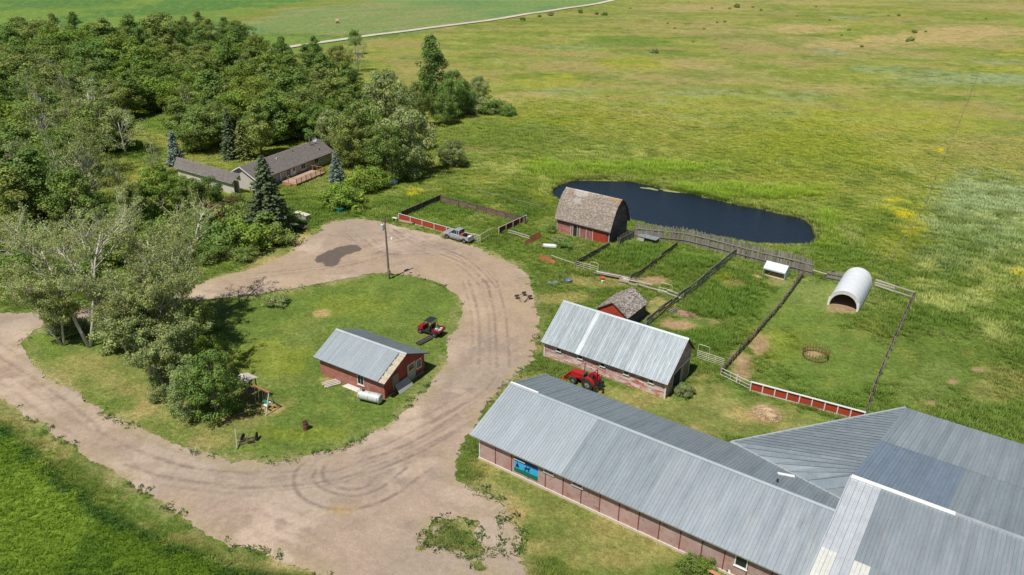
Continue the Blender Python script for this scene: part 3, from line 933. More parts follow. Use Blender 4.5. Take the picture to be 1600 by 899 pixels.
# the pale track across the far fields
mb = MB()
L_, R_ = [], []
for i, p in enumerate(FAR_ROAD):
    d = FAR_ROAD[min(i + 1, len(FAR_ROAD) - 1)] - FAR_ROAD[max(i - 1, 0)]
    d /= np.linalg.norm(d)
    n = np.array([-d[1], d[0]])
    L_.append(p + n * 2.3)
    R_.append(p - n * 2.3)
def far_z(p):
    return float((fbm(np.array([p[0]]), np.array([p[1]]), 90, 3, 90)[0] - .5) * 3.0 * sstep(220, 500, np.hypot(*p)))
for i in range(len(L_) - 1):
    q = [L_[i], L_[i + 1], R_[i + 1], R_[i]]
    z0, z1 = far_z(FAR_ROAD[i]) + .35, far_z(FAR_ROAD[i + 1]) + .35
    mb.face([(*q[0], z0), (*q[1], z1), (*q[2], z1), (*q[3], z0)])
M['track'] = mat('pale_track_gravel', (.50, .44, .34), (.58, .52, .42), rough=.95, scale=.2, fine=.1, fscale=2)
mb.build('far_track', M['track'], kind='structure')

# pond water
V, F = contour_mesh(0, 62, 118, 160, .6, lambda x, y: pond_sdf(x, y) - .5)
wm, nt, p = base_mat('pond_water')
p.inputs['Base Color'].default_value = (.010, .018, .034, 1)
p.inputs['Roughness'].default_value = .16
p.inputs['Specular IOR Level'].default_value = .36
tc = N(nt, 'ShaderNodeTexCoord')
mp = N(nt, 'ShaderNodeMapping'); mp.inputs['Scale'].default_value = (1.0, 2.6, 1); mp.inputs['Rotation'].default_value = (0, 0, R(30))
nt.links.new(tc.outputs['Object'], mp.inputs[0])
nz = N(nt, 'ShaderNodeTexNoise'); nz.inputs['Scale'].default_value = 1.5; nz.inputs['Detail'].default_value = 5
nt.links.new(mp.outputs[0], nz.inputs['Vector'])
bp = N(nt, 'ShaderNodeBump'); bp.inputs['Strength'].default_value = .6; bp.inputs['Distance'].default_value = .22
nt.links.new(nz.outputs['Fac'], bp.inputs['Height']); nt.links.new(bp.outputs[0], p.inputs['Normal'])
me = new_mesh_np('pond_water', np.column_stack([V, np.full(len(V), -.30)]), F, wm)
o = bpy.data.objects.new('pond_water', me)
COL.objects.link(o)
o['kind'] = 'structure'
mb = MB()
for (px, py, rx, ry) in ((1015, 295, 2.0, .5), (1050, 299, 2.6, .55), (1068, 300, 1.0, .4), (1110, 310, 1.6, .35)):
    c = W(px, py, -.28)
    pts = []
    for k in range(18):
        a = 2 * math.pi * k / 18
        rr = 1 + .25 * math.sin(3 * a + px) + .15 * math.sin(5 * a)
        pts.append((c[0] + rx * rr * math.cos(a) * .9 - ry * rr * math.sin(a) * -.4, c[1] + ry * rr * math.sin(a) - rx * rr * math.cos(a) * .4, -.285))
    mb.face(pts)
M['algae'] = mat('pond_scum', (.25, .27, .10), (.33, .33, .16), scale=3, rough=.9, fine=.2)
mb.build('pond_scum', M['algae'], kind='stuff')


# ------------------------------------------------------------------ grass, crop and reeds as scattered tufts
def tuft_mesh(name, blades, spread, height, width, lean, seed, leafy=False):
    rg = random.Random(seed)
    v, f, sh = [], [], []
    for b in range(blades):
        a = rg.uniform(0, 6.283)
        r = spread * math.sqrt(rg.random())
        x, y = r * math.cos(a), r * math.sin(a)
        la = a + rg.uniform(-.8, .8)
        ln = lean * rg.uniform(.3, 1.2)
        h = height * rg.uniform(.55, 1.1)
        wa = la + 1.57
        w = width * rg.uniform(.7, 1.2)
        n = len(v)
        dx, dy = math.cos(wa) * w / 2, math.sin(wa) * w / 2
        tx, ty = x + math.cos(la) * ln, y + math.sin(la) * ln
        s = rg.uniform(.78, 1.22)
        if leafy:
            mx_, my_ = (x + tx) / 2, (y + ty) / 2
            v += [(x, y, 0), (mx_ - dx, my_ - dy, h * .7), (tx, ty, h), (mx_ + dx, my_ + dy, h * .7)]
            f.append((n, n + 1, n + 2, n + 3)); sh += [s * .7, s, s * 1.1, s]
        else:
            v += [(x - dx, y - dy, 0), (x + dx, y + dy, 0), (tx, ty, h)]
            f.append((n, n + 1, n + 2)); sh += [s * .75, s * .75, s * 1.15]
    me = bpy.data.meshes.new(name)
    me.from_pydata(v, [], f)
    at = me.attributes.new('shade', 'FLOAT_COLOR', 'POINT')
    at.data.foreach_set('color', [c for s in sh for c in (s, s, s, 1)])
    me.materials.append(M['blade'])
    return bpy.data.objects.new(name, me)


TUFTS = {'fine': tuft_mesh('fine_tuft', 14, .34, .46, .06, .30, 1), 'lawn': tuft_mesh('lawn_tuft', 12, .32, .24, .05, .22, 2),
         'coarse': tuft_mesh('coarse_tuft', 16, .85, .55, .16, .60, 3), 'leafy': tuft_mesh('leafy_tuft', 12, .34, .30, .15, .30, 4, True),
         'far': tuft_mesh('far_tuft', 12, 1.5, .55, .40, .9, 5)}


def scatter(name, tuft, pts, cols, scl, label=None):
    n = len(pts)
    me = bpy.data.meshes.new(name)
    me.vertices.add(n)
    me.vertices.foreach_set('co', np.asarray(pts, np.float32).ravel())
    vcol(me, cols)
    a = me.attributes.new('scl', 'FLOAT', 'POINT'); a.data.foreach_set('value', np.asarray(scl, np.float32))
    a = me.attributes.new('rot', 'FLOAT', 'POINT'); a.data.foreach_set('value', (RNG.random(n) * 6.283).astype(np.float32))
    ob = bpy.data.objects.new(name, me)
    COL.objects.link(ob)
    g = bpy.data.node_groups.new(name, 'GeometryNodeTree')
    g.interface.new_socket('Geometry', in_out='INPUT', socket_type='NodeSocketGeometry')
    g.interface.new_socket('Geometry', in_out='OUTPUT', socket_type='NodeSocketGeometry')
    gi, go = g.nodes.new('NodeGroupInput'), g.nodes.new('NodeGroupOutput')
    io = g.nodes.new('GeometryNodeInstanceOnPoints')
    oi = g.nodes.new('GeometryNodeObjectInfo')
    oi.inputs['Object'].default_value = TUFTS[tuft]
    na = g.nodes.new('GeometryNodeInputNamedAttribute'); na.data_type = 'FLOAT'; na.inputs['Name'].default_value = 'scl'
    nr = g.nodes.new('GeometryNodeInputNamedAttribute'); nr.data_type = 'FLOAT'; nr.inputs['Name'].default_value = 'rot'
    cx = g.nodes.new('ShaderNodeCombineXYZ')
    K = g.links.new
    K(nr.outputs['Attribute'], cx.inputs['Z'])
    K(gi.outputs[0], io.inputs['Points'])
    K(oi.outputs['Geometry'], io.inputs['Instance'])
    K(cx.outputs[0], io.inputs['Rotation'])
    K(na.outputs['Attribute'], io.inputs['Scale'])
    K(io.outputs[0], go.inputs[0])
    md = ob.modifiers.new('scatter', 'NODES')
    md.node_group = g
    ob['kind'] = 'stuff'
    if label: ob['label'] = label
    return ob


def view_points(n, rmin, rmax, power=1.0):
    """points spread over the land in a wide fan in front of the camera, denser nearby"""
    a = np.radians(90 - RNG.uniform(-45, 45, n))
    r = rmin * (rmax / rmin) ** (RNG.random(n) ** power)
    return r * np.cos(a), r * np.sin(a)


FOOT = []          # building footprints that keep grass out


def blocked(X, Y):
    b = np.zeros(X.shape, bool)
    for P in FOOT: b |= poly_sdf(X, Y, P) < .1
    return b


def grow_grass():
    mulb = lambda c: c * RNG.uniform(.78, 1.28, (len(c), 1)) * np.array([1.12, 1.12, 1.0])
    # near and middle grass
    X, Y = view_points(400000, 44, 260)
    colr, h, bare, ys = ground_color(X, Y, True)
    pdn = pond_sdf(X, Y)
    ok = (ys > .12) & (pdn > .2) & (~blocked(X, Y)) & (RNG.random(len(X)) > bare * 1.15)
    infield = poly_sdf(X, Y, FIELD_W) < .3
    r = np.hypot(X, Y)
    short = h < .2
    for nm, tf, sel, base in (('meadow_grass', 'fine', ok & ~infield & ~short & (r < 150), .55), ('mown_grass', 'lawn', ok & ~infield & short, .30),
                              ('pasture_grass', 'coarse', ok & ~infield & ~short & (r >= 150), .8), ('crop_leaves', 'leafy', ok & infield & (RNG.random(len(X)) < .55), .55)):
        s = np.nonzero(sel)[0]
        if nm == 'pasture_grass': s = s[RNG.random(len(s)) < .85 * (1 - sstep(190, 258, r[s]))]
        z = np.zeros(len(s))
        scatter(nm, tf, np.column_stack([X[s], Y[s], z]), mulb(colr[s]), np.clip(h[s] / base, .35, 1.9) * RNG.uniform(.7, 1.3, len(s)) * (1.0 if nm != 'mown_grass' else 1.0))
    # far pasture, coarser clumps
    X, Y = view_points(75000, 180, 640)
    colr, h, bare, ys = ground_color(X, Y, True)
    r = np.hypot(X, Y)
    ok = (line_dist(X, Y, FAR_ROAD) > 3.5) & (RNG.random(len(X)) < sstep(185, 270, r))
    z = (fbm(X, Y, 90, 3, 90) - .5) * 3.0 * sstep(220, 500, r)
    c = colr * RNG.uniform(.72, 1.15, (len(X), 1))
    s = np.nonzero(ok)[0]
    scatter('far_grass', 'far', np.column_stack([X[s], Y[s], z[s] - .1]), c[s], (.30 + .35 * h[s]) * RNG.uniform(.5, 1.2, len(s)))
    # weeds along the edges of the yard and through the bare patch
    X, Y = view_points(160000, 50, 145)
    ys = yard_sdf(X, Y)
    wn_ = fbm(X, Y, 3.0, 3, 77)
    wd = poly_sdf(X, Y, WEEDS_W)
    ok = ((ys > -.5) & (ys < .7) & (wn_ > .5)) | ((np.abs(wd) < 2.2) & (wn_ > .58)) | ((wd < .2) & (wn_ > .34))
    ok &= ~blocked(X, Y)
    s = np.nonzero(ok & (RNG.random(len(X)) < .16))[0]
    c = np.array([.075, .125, .035]) * RNG.uniform(.6, 1.5, (len(s), 1))
    scatter('edge_weeds', 'leafy', np.column_stack([X[s], Y[s], np.full(len(s), .05)]), c, RNG.uniform(.35, .8, len(s)))
    # tall reeds round the pond
    n = 60000
    X = RNG.uniform(-6, 70, n); Y = RNG.uniform(112, 175, n)
    pdn = pond_sdf(X, Y)
    dens = np.exp(-np.clip(pdn, 0, 99) / 3.0)
    # the far and right shores are rich, the near shore thin
    ok = (pdn > -.5) & (pdn < 9) & (RNG.random(n) < dens * .55) & ~blocked(X, Y)
    s = np.nonzero(ok)[0]
    t = vnoise(X[s] / 4, Y[s] / 4, 9)[:, None]
    c = np.array([.18, .28, .028]) * (1 - t) + np.array([.32, .34, .10]) * t * 1.0
    near = (pdn[s] < .9)[:, None]
    c = c * RNG.uniform(.7, 1.25, (len(s), 1))
    scatter('pond_reeds', 'fine', np.column_stack([X[s], Y[s], np.where(pdn[s] < .2, -.2, 0.)]), c, RNG.uniform(.8, 1.7, len(s)) * np.where(Y[s] < W(1100, 345)[1] - (X[s] - W(1100, 345)[0]) * .55, .6, 1.0))

# ================================================================== BUILDINGS
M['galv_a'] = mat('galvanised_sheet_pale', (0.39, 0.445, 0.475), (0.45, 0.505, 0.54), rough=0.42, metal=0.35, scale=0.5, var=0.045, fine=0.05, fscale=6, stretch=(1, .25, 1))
AZ = R(-34.7)
A2 = np.array([math.cos(AZ), math.sin(AZ)])
B2 = np.array([-math.sin(AZ), math.cos(AZ)])


def sheet_mesh(e_u, e_s, nrm, m, nrib=4, rib=.035, rows=1):
    """one ribbed steel sheet: e_u across, e_s up the slope"""
    gap = e_u.normalized() * .028
    e_u = e_u - gap
    wdt = e_u.length
    prof = [(0, 0)]
    for k in range(nrib):
        c = (k + .5) / nrib
        hw = min(.035 / wdt, .18 / nrib)
        prof += [(c - hw, 0), (c - hw * .45, rib), (c + hw * .45, rib), (c + hw, 0)]
    prof.append((1, 0))
    mb = MB()
    vs = []
    for t in (0, 1):
        for a, h in prof: vs.append(e_u * a + e_s * t + nrm * (h + .006 * t))
    n = len(prof)
    fs = [(i, i + 1, n + i + 1, n + i) for i in range(n - 1)]
    mb.quads(vs, fs)
    # thin lip at the lower edge gives the sheet its thickness
    lip = [e_u * 0 - nrm * .02, e_u - nrm * .02]
    mb.quads([vs[0], vs[n - 1], lip[1], lip[0]], [(0, 1, 2, 3)])
    return mb.mesh('metal_sheet', m)


def roof_patch(roof, p00, p10, p11, p01, n, mf, nrib=4, rib=.035, rows=1, name='metal_sheet'):
    """n sheets from the eave p00-p10 up to p01-p11; mf(i, row) gives the material"""
    p00, p10, p11, p01 = map(Vector, (p00, p10, p11, p01))
    rect = ((p10 - p00) - (p11 - p01)).length < .02
    nrm = (p10 - p00).cross(p01 - p00).normalized()
    if nrm.z < 0: nrm = -nrm
    cache = {}
    for r in range(rows):
        s0, s1 = r / rows, (r + 1) / rows
        for i in range(n):
            a, b = i / n, (i + 1) / n
            q = lambda u, s: (p00 * (1 - u) + p10 * u) * (1 - s) + (p01 * (1 - u) + p11 * u) * s
            m = mf(i, r)
            off = q(a, s0) + nrm * (.03 + .008 * r)
            if rect:
                if m.name not in cache: cache[m.name] = sheet_mesh(q(b, s0) - q(a, s0), q(a, s1) - q(a, s0), nrm, m, nrib, rib)
                share(name, cache[m.name], roof, off)
            else:
                mb = MB()
                prof = [(.04, 0)]
                for k in range(nrib):
                    c = (k + .5) / nrib
                    hw = .04 / max((q(b, s0) - q(a, s0)).length, .1)
                    prof += [(c - hw, 0), (c - hw * .45, rib), (c + hw * .45, rib), (c + hw, 0)]
                prof.append((1, 0))
                vs = []
                for t in (s0, s1):
                    for f_, h in prof: vs.append(q(a + (b - a) * f_, t) - q(a, s0) + nrm * h)
                k = len(prof)
                mb.quads(vs, [(j, j + 1, k + j + 1, k + j) for j in range(k - 1)])
                share(name, mb.mesh(name, m), roof, off)


def slab(mb, pts, th, mi=0):
    """flat slab under the given top polygon"""
    top = [Vector(p) for p in pts]
    n = len(top)
    vs = top + [p - Vector((0, 0, th)) for p in top]
    fs = [tuple(range(n)), tuple(range(2 * n - 1, n - 1, -1))] + [(i, n + i, n + (i + 1) % n, (i + 1) % n) for i in range(n)]
    mb.quads(vs, fs, mi)


def window(parent, lo, wd, ht, face, m_frame='white', name='window', bars=1, t=.07):
    """a framed window on a wall facing 'face' (-y, +x, +y, -x); lo = lower left corner on the wall plane in local coordinates"""
    x, y, z = lo
    ax = {'-y': ((1, 0), (0, -1)), '+y': ((-1, 0), (0, 1)), '+x': ((0, 1), (1, 0)), '-x': ((0, -1), (-1, 0))}[face]
    (ux, uy), (nx, ny) = ax
    def P(u, n, w): return (x + ux * u + nx * n, y + uy * u + ny * n, z + w)
    f = MB()
    fw = min(.10, wd * .13)
    for (u0, u1, w0, w1) in ((0, fw, 0, ht), (wd - fw, wd, 0, ht), (fw, wd - fw, 0, fw), (fw, wd - fw, ht - fw, ht)):
        f.box(P(u0, -.02, w0), P(u1, t, w1))
    for b in range(bars):
        c = wd * (b + 1) / (bars + 1)
        f.box(P(c - .02, .0, fw), P(c + .02, t - .02, ht - fw))
    w = f.build(name, M[m_frame], parent)
    g = MB(); g.box(P(fw, -.015, fw), P(wd - fw, .02, ht - fw))
    g.build('pane', M['glass'], w)
    s = MB(); s.box(P(-.05, -.01, -.07), P(wd + .05, t + .05, -.002))
    s.build('sill', M[m_frame], w)
    return w


def gable_walls(root, L, D, hf, hb, yr, zr, mats, th=.14, boards=None):
    """four walls, butted at the corners; mats = front, right, back, left"""
    w = MB(); w.box((0, 0, 0), (L, th, hf)); f = w.build('wall', M[mats[0]], root)
    w = MB(); w.box((0, D - th, 0), (L, D, hb)); b = w.build('wall', M[mats[2]], root)
    e = .002
    def gb(x0, x1):
        g = MB()
        # profile in (y, z)
        pr = [(th + e, 0), (D - th - e, 0), (D - th - e, hb), (yr, zr), (th + e, hf)]
        vs = [(x0, y, z) for y, z in pr] + [(x1, y, z) for y, z in pr]
        n = len(pr)
        g.quads(vs, [tuple(range(n)), tuple(range(2 * n - 1, n - 1, -1))] + [(i, n + i, n + (i + 1) % n, (i + 1) % n) for i in range(n)])
        return g
    r = gb(L - th, L).build('wall', M[mats[1]], root)
    l = gb(0, th).build('wall', M[mats[3]], root)
    return f, r, b, l


def clapboards(root, p0, p1, z0, z1, hgt_, out, m, name='wall_board', jit=.35, topf=None, kind='stuff', seed=1, lenr=(2, 4.5)):
    """real overlapping boards on a wall from p0 to p1 (2d), outward normal out; joined in one part"""
    rg = random.Random(seed)
    p0, p1 = np.array(p0, float), np.array(p1, float)
    Lh = np.linalg.norm(p1 - p0)
    d = (p1 - p0) / Lh
    o = np.array(out, float)
    mb = MB()
    z = z0
    while z < z1 - .02:
        zt = min(z + hgt_, z1)
        a = 0.0
        lo, hi = 0.0, Lh
        if topf:
            lo, hi = topf((z + zt) / 2, Lh)
        a = lo
        while a < hi - .05:
            b = min(hi, a + rg.uniform(*lenr))
            k = 1 + rg.uniform(-jit, jit)
            c = (k, k * rg.uniform(.92, 1.05), k * rg.uniform(.9, 1.08))
            q0, q1 = p0 + d * (a + .006), p0 + d * (b - .006)
            th = .035 + rg.uniform(0, .012)
            vs = [(*(q0 + o * .004), zt - .012), (*(q1 + o * .004), zt - .012), (*(q1 + o * th), z), (*(q0 + o * th), z), (*(q0 + o * .004), z), (*(q1 + o * .004), z)]
            mb.quads(vs, [(3, 2, 1, 0), (4, 5, 2, 3), (0, 4, 3), (1, 2, 5)], 0, c)
            a = b
        z = zt
    return mb.build(name, m, root, kind=kind)


def shingle_field(parent, p00, p10, p11, p01, w, h, palette, seed=1, name='shingle', hole=None, m='shingle'):
    """courses of separate shingles laid up a slope, joined in one part"""
    rg = random.Random(seed)
    p00, p10, p11, p01 = map(Vector, (p00, p10, p11, p01))
    nrm = (p10 - p00).cross(p01 - p00).normalized()
    if nrm.z < 0: nrm = -nrm
    Lu, Ls = (p10 - p00).length, (p01 - p00).length
    ns, nu = max(1, int(Ls / h)), max(1, int(Lu / w))
    mb = MB()
    for r in range(ns):
        s0, s1 = r / ns, (r + 1.25) / ns
        s1 = min(s1, 1.0)
        off = rg.random()
        rowk = rg.uniform(.94, 1.05)
        for c in range(-1, nu + 1):
            a, b = max(0, (c + off + rg.uniform(-.1, .1)) / nu), min(1, (c + 1 + off - .03) / nu)
            if b - a < .002: continue
            if hole and hole((a + b) / 2, (s0 + s1) / 2, rg): continue
            q = lambda u, s: (p00 * (1 - u) + p10 * u) * (1 - s) + (p01 * (1 - u) + p11 * u) * s
            pc = palette(rg, (a + b) / 2, (s0 + s1) / 2)
            pc = tuple(x * rowk for x in pc)
            lift = .045 + rg.uniform(0, .02)
            s0j = s0 - rg.uniform(0, .15) / ns
            s0j = max(s0j, -.01)
            A_, B_, C_, D_ = q(a, s0j) + nrm * lift, q(b, s0j) + nrm * lift, q(b, s1) + nrm * .012, q(a, s1) + nrm * .012
            E_, F_ = q(a, s0j) + nrm * .01, q(b, s0j) + nrm * .01
            mb.quads([A_, B_, C_, D_, E_, F_], [(0, 1, 2, 3), (4, 5, 1, 0), (0, 3, 4), (1, 5, 2)], 0, pc)
    return mb.build(name, M[m], parent, kind='stuff')


def footprint(cx, rz, x0, y0, x1, y1):
    c, s = math.cos(rz), math.sin(rz)
    FOOT.append(np.array([(cx[0] + c * x - s * y, cx[1] + s * x + c * y) for x, y in ((x0, y0), (x1, y0), (x1, y1), (x0, y1))]))


def gable_roof(root, L, D, yr, zr, hf, hb, ou0, ou1, of, ob, n, mf_front, mf_back, th=.10, deck='wood_dark', rows=1, sheets=True, cap='galv_a', nrib=4, rib=.035):
    """roof part with front and back slopes; returns it and its corner points"""
    sf = (zr - hf) / yr
    sb = (zr - hb) / (D - yr)
    zt = .10
    pf0, pf1 = (-ou0, -of, hf - sf * of + zt), (L + ou1, -of, hf - sf * of + zt)
    pr0, pr1 = (-ou0, yr, zr + zt), (L + ou1, yr, zr + zt)
    pb0, pb1 = (-ou0, D + ob, hb - sb * ob + zt), (L + ou1, D + ob, hb - sb * ob + zt)
    mb = MB()
    slab(mb, [pf0, pf1, pr1, pr0], th)
    slab(mb, [pr0, pr1, pb1, pb0], th)
    roof = mb.build('roof', M[deck], root)
    if sheets:
        roof_patch(roof, pf0, pf1, pr1, pr0, n, mf_front, nrib, rib, rows)
        roof_patch(roof, pb1, pb0, pr0, pr1, n, mf_back, nrib, rib, 1)
        c = MB()
        c.face([(-ou0, yr - .22, zr + zt + .09 - sf * .22), (L + ou1, yr - .22, zr + zt + .09 - sf * .22), (L + ou1, yr, zr + zt + .10), (-ou0, yr, zr + zt + .10)])
        c.face([(-ou0, yr + .22, zr + zt + .09 - sb * .22), (L + ou1, yr + .22, zr + zt + .09 - sb * .22), (L + ou1, yr, zr + zt + .10), (-ou0, yr, zr + zt + .10)][::-1])
        c.build('ridge_cap', M[cap], roof)
    return roof, (pf0, pf1, pr0, pr1, pb0, pb1)


# ------------------------------------------------------------------ long stable barn in front
p = W(750, 716.5)
EZ = 2.45
main = thing('stable_barn', (p[0], p[1], 0), AZ, 'long low barn with grey metal roof and faded red panelled wall carrying the blue sign', 'barn')
ML, MD, MYR, MZR, MHF = 40.0, 13.3, 6.65, 5.25, 2.95
footprint(p, AZ, -.2, -.2, ML, MD + .2)
gable_walls(main, ML, MD, MHF, MHF, MYR, MZR, ('wood_dark', 'red_fade', 'red_fade', 'red_fade'))
k = MB(); k.box((-.12, -.16, -.1), (ML, -.002, .24)); k.box((-.12, .0, -.1), (-.002, MD + .1, .24))
k.build('footing', M['concrete'], main)
pan = {}
for i in range(20):
    key = 'p'
    if key not in pan:
        b = MB(); b.box((.03, -.05, 0), (1.97, -.003, 2.62)); pan[key] = b.mesh('wall_panel', M['red_fade'])
        b = MB(); b.box((-.045, -.08, 0), (.045, -.052, 2.62)); pan['b'] = b.mesh('batten', M['red_dark'])
    share('wall_panel', pan['p'], main, (i * 2.0, 0, .25))
    if i: share('batten', pan['b'], main, (i * 2.0, 0, .25))
k = MB(); k.box((-.05, -.10, .25), (.10, -.051, 2.85)); k.build('corner_board', M['white'], main)
for px, py in ((817, 717), (862, 737), (906, 757)):
    q = (W(px, py, 1.75) - p)
    window(main, (q @ A2 - .45, -.05, 2.1), 1.2, .6, '-y', 'white', bars=1)
q = W(1158, 880, 1.4) - p
window(main, (q @ A2 - .45, -.05, 1.35), 1.1, 1.15, '-y', 'white_clean', bars=0)
# box on the end wall
k = MB(); k.box((-.22, .9, 1.0), (-.012, 1.3, 1.6)); k.build('meter_box', M['black_gloss'], main)


def mf_main(i, r):
    if i < 11: return M['galv_light'] if i in (10,) else M['galv']
    return M['galv_dull'] if i < 20 else M['galv']


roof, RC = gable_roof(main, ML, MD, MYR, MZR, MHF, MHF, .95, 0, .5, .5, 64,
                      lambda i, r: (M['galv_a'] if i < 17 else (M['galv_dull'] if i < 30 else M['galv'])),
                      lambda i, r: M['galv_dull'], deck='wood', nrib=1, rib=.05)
# white strip on the ridge end, skylight batten and vent on the back slope
k = MB(); k.box((-.9, MYR - .06, MZR + .22), (2.6, MYR + .18, MZR + .26)); k.build('ridge_strip', M['white_clean'], roof)


def on_main(px, py, dz=.08, back=True):
    """meet the barn roof slope along the sight line, answer in the barn's own coordinates"""
    best = None
    for it in range(240):
        z = 2.3 + it * .014
        q = W(px, py, z) - p
        v = q @ B2
        zr_ = MZR + .1 - (v - MYR if back else MYR - v) * (MZR - MHF) / MYR
        if best is None or abs(zr_ - z) < best[0]: best = (abs(zr_ - z), q @ A2, v, zr_)
    return (best[1], best[2], best[3] + dz)


k = MB(); k.beam(on_main(1215, 741), on_main(1241, 746), .30, .12); k.build('skylight_batten', M['white_clean'], roof)
k = MB(); a_ = on_main(1214.5, 754); k.cyl((a_[0], a_[1], a_[2] - .1), (a_[0], a_[1], a_[2] + .3), .10, 8); k.build('vent_pipe', M['black'], roof)

# the painted sign hung on the wall under the eave: a thing of its own
q0, q1 = W(800, 743, .62), W(841, 746, .62)
u0 = (W(801, 733, .95) - p) @ A2
u1 = (W(840, 748, .95) - p) @ A2
sg = thing('painted_sign', (p[0] + A2[0] * u0 - B2[0] * .12, p[1] + A2[1] * u0 - B2[1] * .12, .62), AZ,
           'blue and green painted sign with a horse on the red barn wall under the eave', 'sign')
SW, SH = u1 - u0, 1.72
k = MB(); k.box((0, 0, 0), (SW, .035, SH)); k.build('board', M['blue_sign'], sg)
k = MB(); k.box((.0, -.006, SH * .72), (SW, -.001, SH)); k.build('title_band', M['navy'], sg)
k = MB()
g = [(0, 0), (SW, 0), (SW, SH * .30), (SW * .7, SH * .27), (SW * .45, SH * .30), (SW * .2, SH * .24), (0, SH * .27)]
k.face([(x, -.006, z) for x, z in g]); k.build('painted_grass', M['sign_green'], sg)
k = MB(); k.face([(x * SW, -.012, z * SH) for x, z in ((.06, .34), (.22, .34), (.19, .5), (.15, .62), (.135, .74), (.12, .62), (.09, .5))])
k.build('painted_tree', M['navy2'], sg)
k = MB()
hs = [(.42, .50), (.46, .56), (.54, .57), (.60, .60), (.63, .67), (.655, .68), (.69, .60), (.68, .57), (.65, .575), (.64, .48), (.66, .30), (.64, .30), (.62, .44), (.60, .31), (.585, .31), (.59, .46), (.50, .46), (.485, .30), (.465, .30), (.475, .44), (.455, .32), (.435, .32), (.455, .47), (.44, .50), (.41, .40)]
k.face([(x * SW, -.012, z * SH) for x, z in hs])
k.face([(x * SW, -.016, z * SH) for x, z in ((.51, .56), (.54, .56), (.545, .66), (.53, .71), (.515, .66))])
k.build('painted_horse', M['navy2'], sg)
rg = random.Random(3)
k = MB()
x = .10 * SW
while x < .93 * SW:
    w_ = rg.uniform(.07, .13)
    if rg.random() > .14:
        zb, zt_ = SH * .76, SH * .94
        k.box((x, -.014, zb), (x + .035, -.008, zt_))
        k.box((x + w_ - .035, -.014, zb + rg.choice((0, .1))), (x + w_, -.008, zt_))
        k.box((x + .036, -.014, rg.choice((zb, zt_ - .05, (zb + zt_) / 2))), (x + w_ - .036, -.008, rg.choice((zt_, zb + .05, (zb + zt_) / 2 + .05))))
    x += w_ + .05
k.build('lettering', M['navy2'], sg, kind='stuff')
k = MB(); k.box((-.03, .036, -.03), (SW + .03, .07, SH + .03)); k.build('backing', M['white'], sg)

# ------------------------------------------------------------------ big shallow roofed arena behind it
ZR = 6.1
Rw = W(1331, 744.5, ZR)
arena = thing('riding_arena', (Rw[0], Rw[1], 0), AZ, 'broad shed with shallow metal roof, white ridge cap and a dark blue patch', 'barn')


def loc(px, py, z):
    q = W(px, py, z) - Rw
    return Vector((q @ A2, q @ B2, z))


C1 = loc(1415, 637.5, 4.3)
backv = C1.y
C1 = Vector((C1.x, backv, 4.3))
AL = 34.0
rf = MB()
slab(rf, [(0, -18, 3.80), (AL, -18, 3.80), (AL, 0, ZR - .05), (0, 0, ZR - .05)], .2)
slab(rf, [(0, 0, ZR - .05), (AL, 0, ZR - .05), (AL, backv, 4.25), (C1.x, backv, 4.25)], .2)
roof = rf.build('roof', M['wood'], arena)


def mf_front(i, r):
    if i < 4: return M['galv_white'] if r > 0 else (M['fibre'] if (i < 2) else M['galv_white'])
    if i in (4, 5) and r == 0: return M['fibre']
    return M['galv_a'] if i > 22 else M['galv']


nA = 54
roof_patch(roof, (0, -18, 3.85), (AL, -18, 3.85), (AL, 0, ZR), (0, 0, ZR), nA, mf_front, 1, .05, 2)
# back slope in two courses of sheets, blue patch low by the ridge
sxm = .52
mid0 = Vector((C1.x * (1 - sxm), backv * (1 - sxm), 4.28 * (1 - sxm) + ZR * sxm))
midL = Vector((AL, backv * (1 - sxm), mid0.z))
mid0 = Vector((C1.x * (1 - sxm), backv * (1 - sxm), mid0.z))
roof_patch(roof, midL, mid0, (0, 0, ZR), (AL, 0, ZR), nA, lambda i, r: M['galv_blue'] if i >= nA - 12 else M['galv_dull'], 1, .05)
roof_patch(roof, (AL, backv, 4.29), (C1.x, backv, 4.29), mid0 + Vector((0, 0, .012)), midL + Vector((0, 0, .012)), nA, lambda i, r: M['galv'], 1, .05)
k = MB()
k.beam((-.02, -.08, ZR + .09), (8.2, -.08, ZR + .09), .46, .09); k.build('ridge_cap', M['white_clean'], roof)
k = MB(); k.beam((8.22, 0, ZR + .07), (AL, 0, ZR + .07), .34, .07); k.build('ridge_cap', M['galv_light'], roof)
k = MB(); k.beam((-.08, -18, 3.85), (-.08, 0, ZR), .12, .16); k.build('rake_trim', M['galv_white'], roof)
# side roof running into the valley of the stable roof
a_ = on_main(1143, 691, -.02)
wv = p + A2 * a_[0] + B2 * a_[1] - Rw
V1 = Vector((wv @ A2, wv @ B2, a_[2]))
a_ = on_main(1316, 781, -.02)
wv = p + A2 * a_[0] + B2 * a_[1] - Rw
V2 = Vector((wv @ A2, wv @ B2, a_[2]))
rf = MB()
V1b = V1 + Vector((0, 0, .03)); 
Rp, Cp = Vector((0, 0, ZR - .02)), Vector((C1.x, C1.y, 4.29))


def edge_at(pts, y):
    for a_, b_ in zip(pts[:-1], pts[1:]):
        if a_.y - 1e-6 <= y <= b_.y + 1e-6: return a_.lerp(b_, (y - a_.y) / max(b_.y - a_.y, 1e-6))
    return pts[-1].copy()


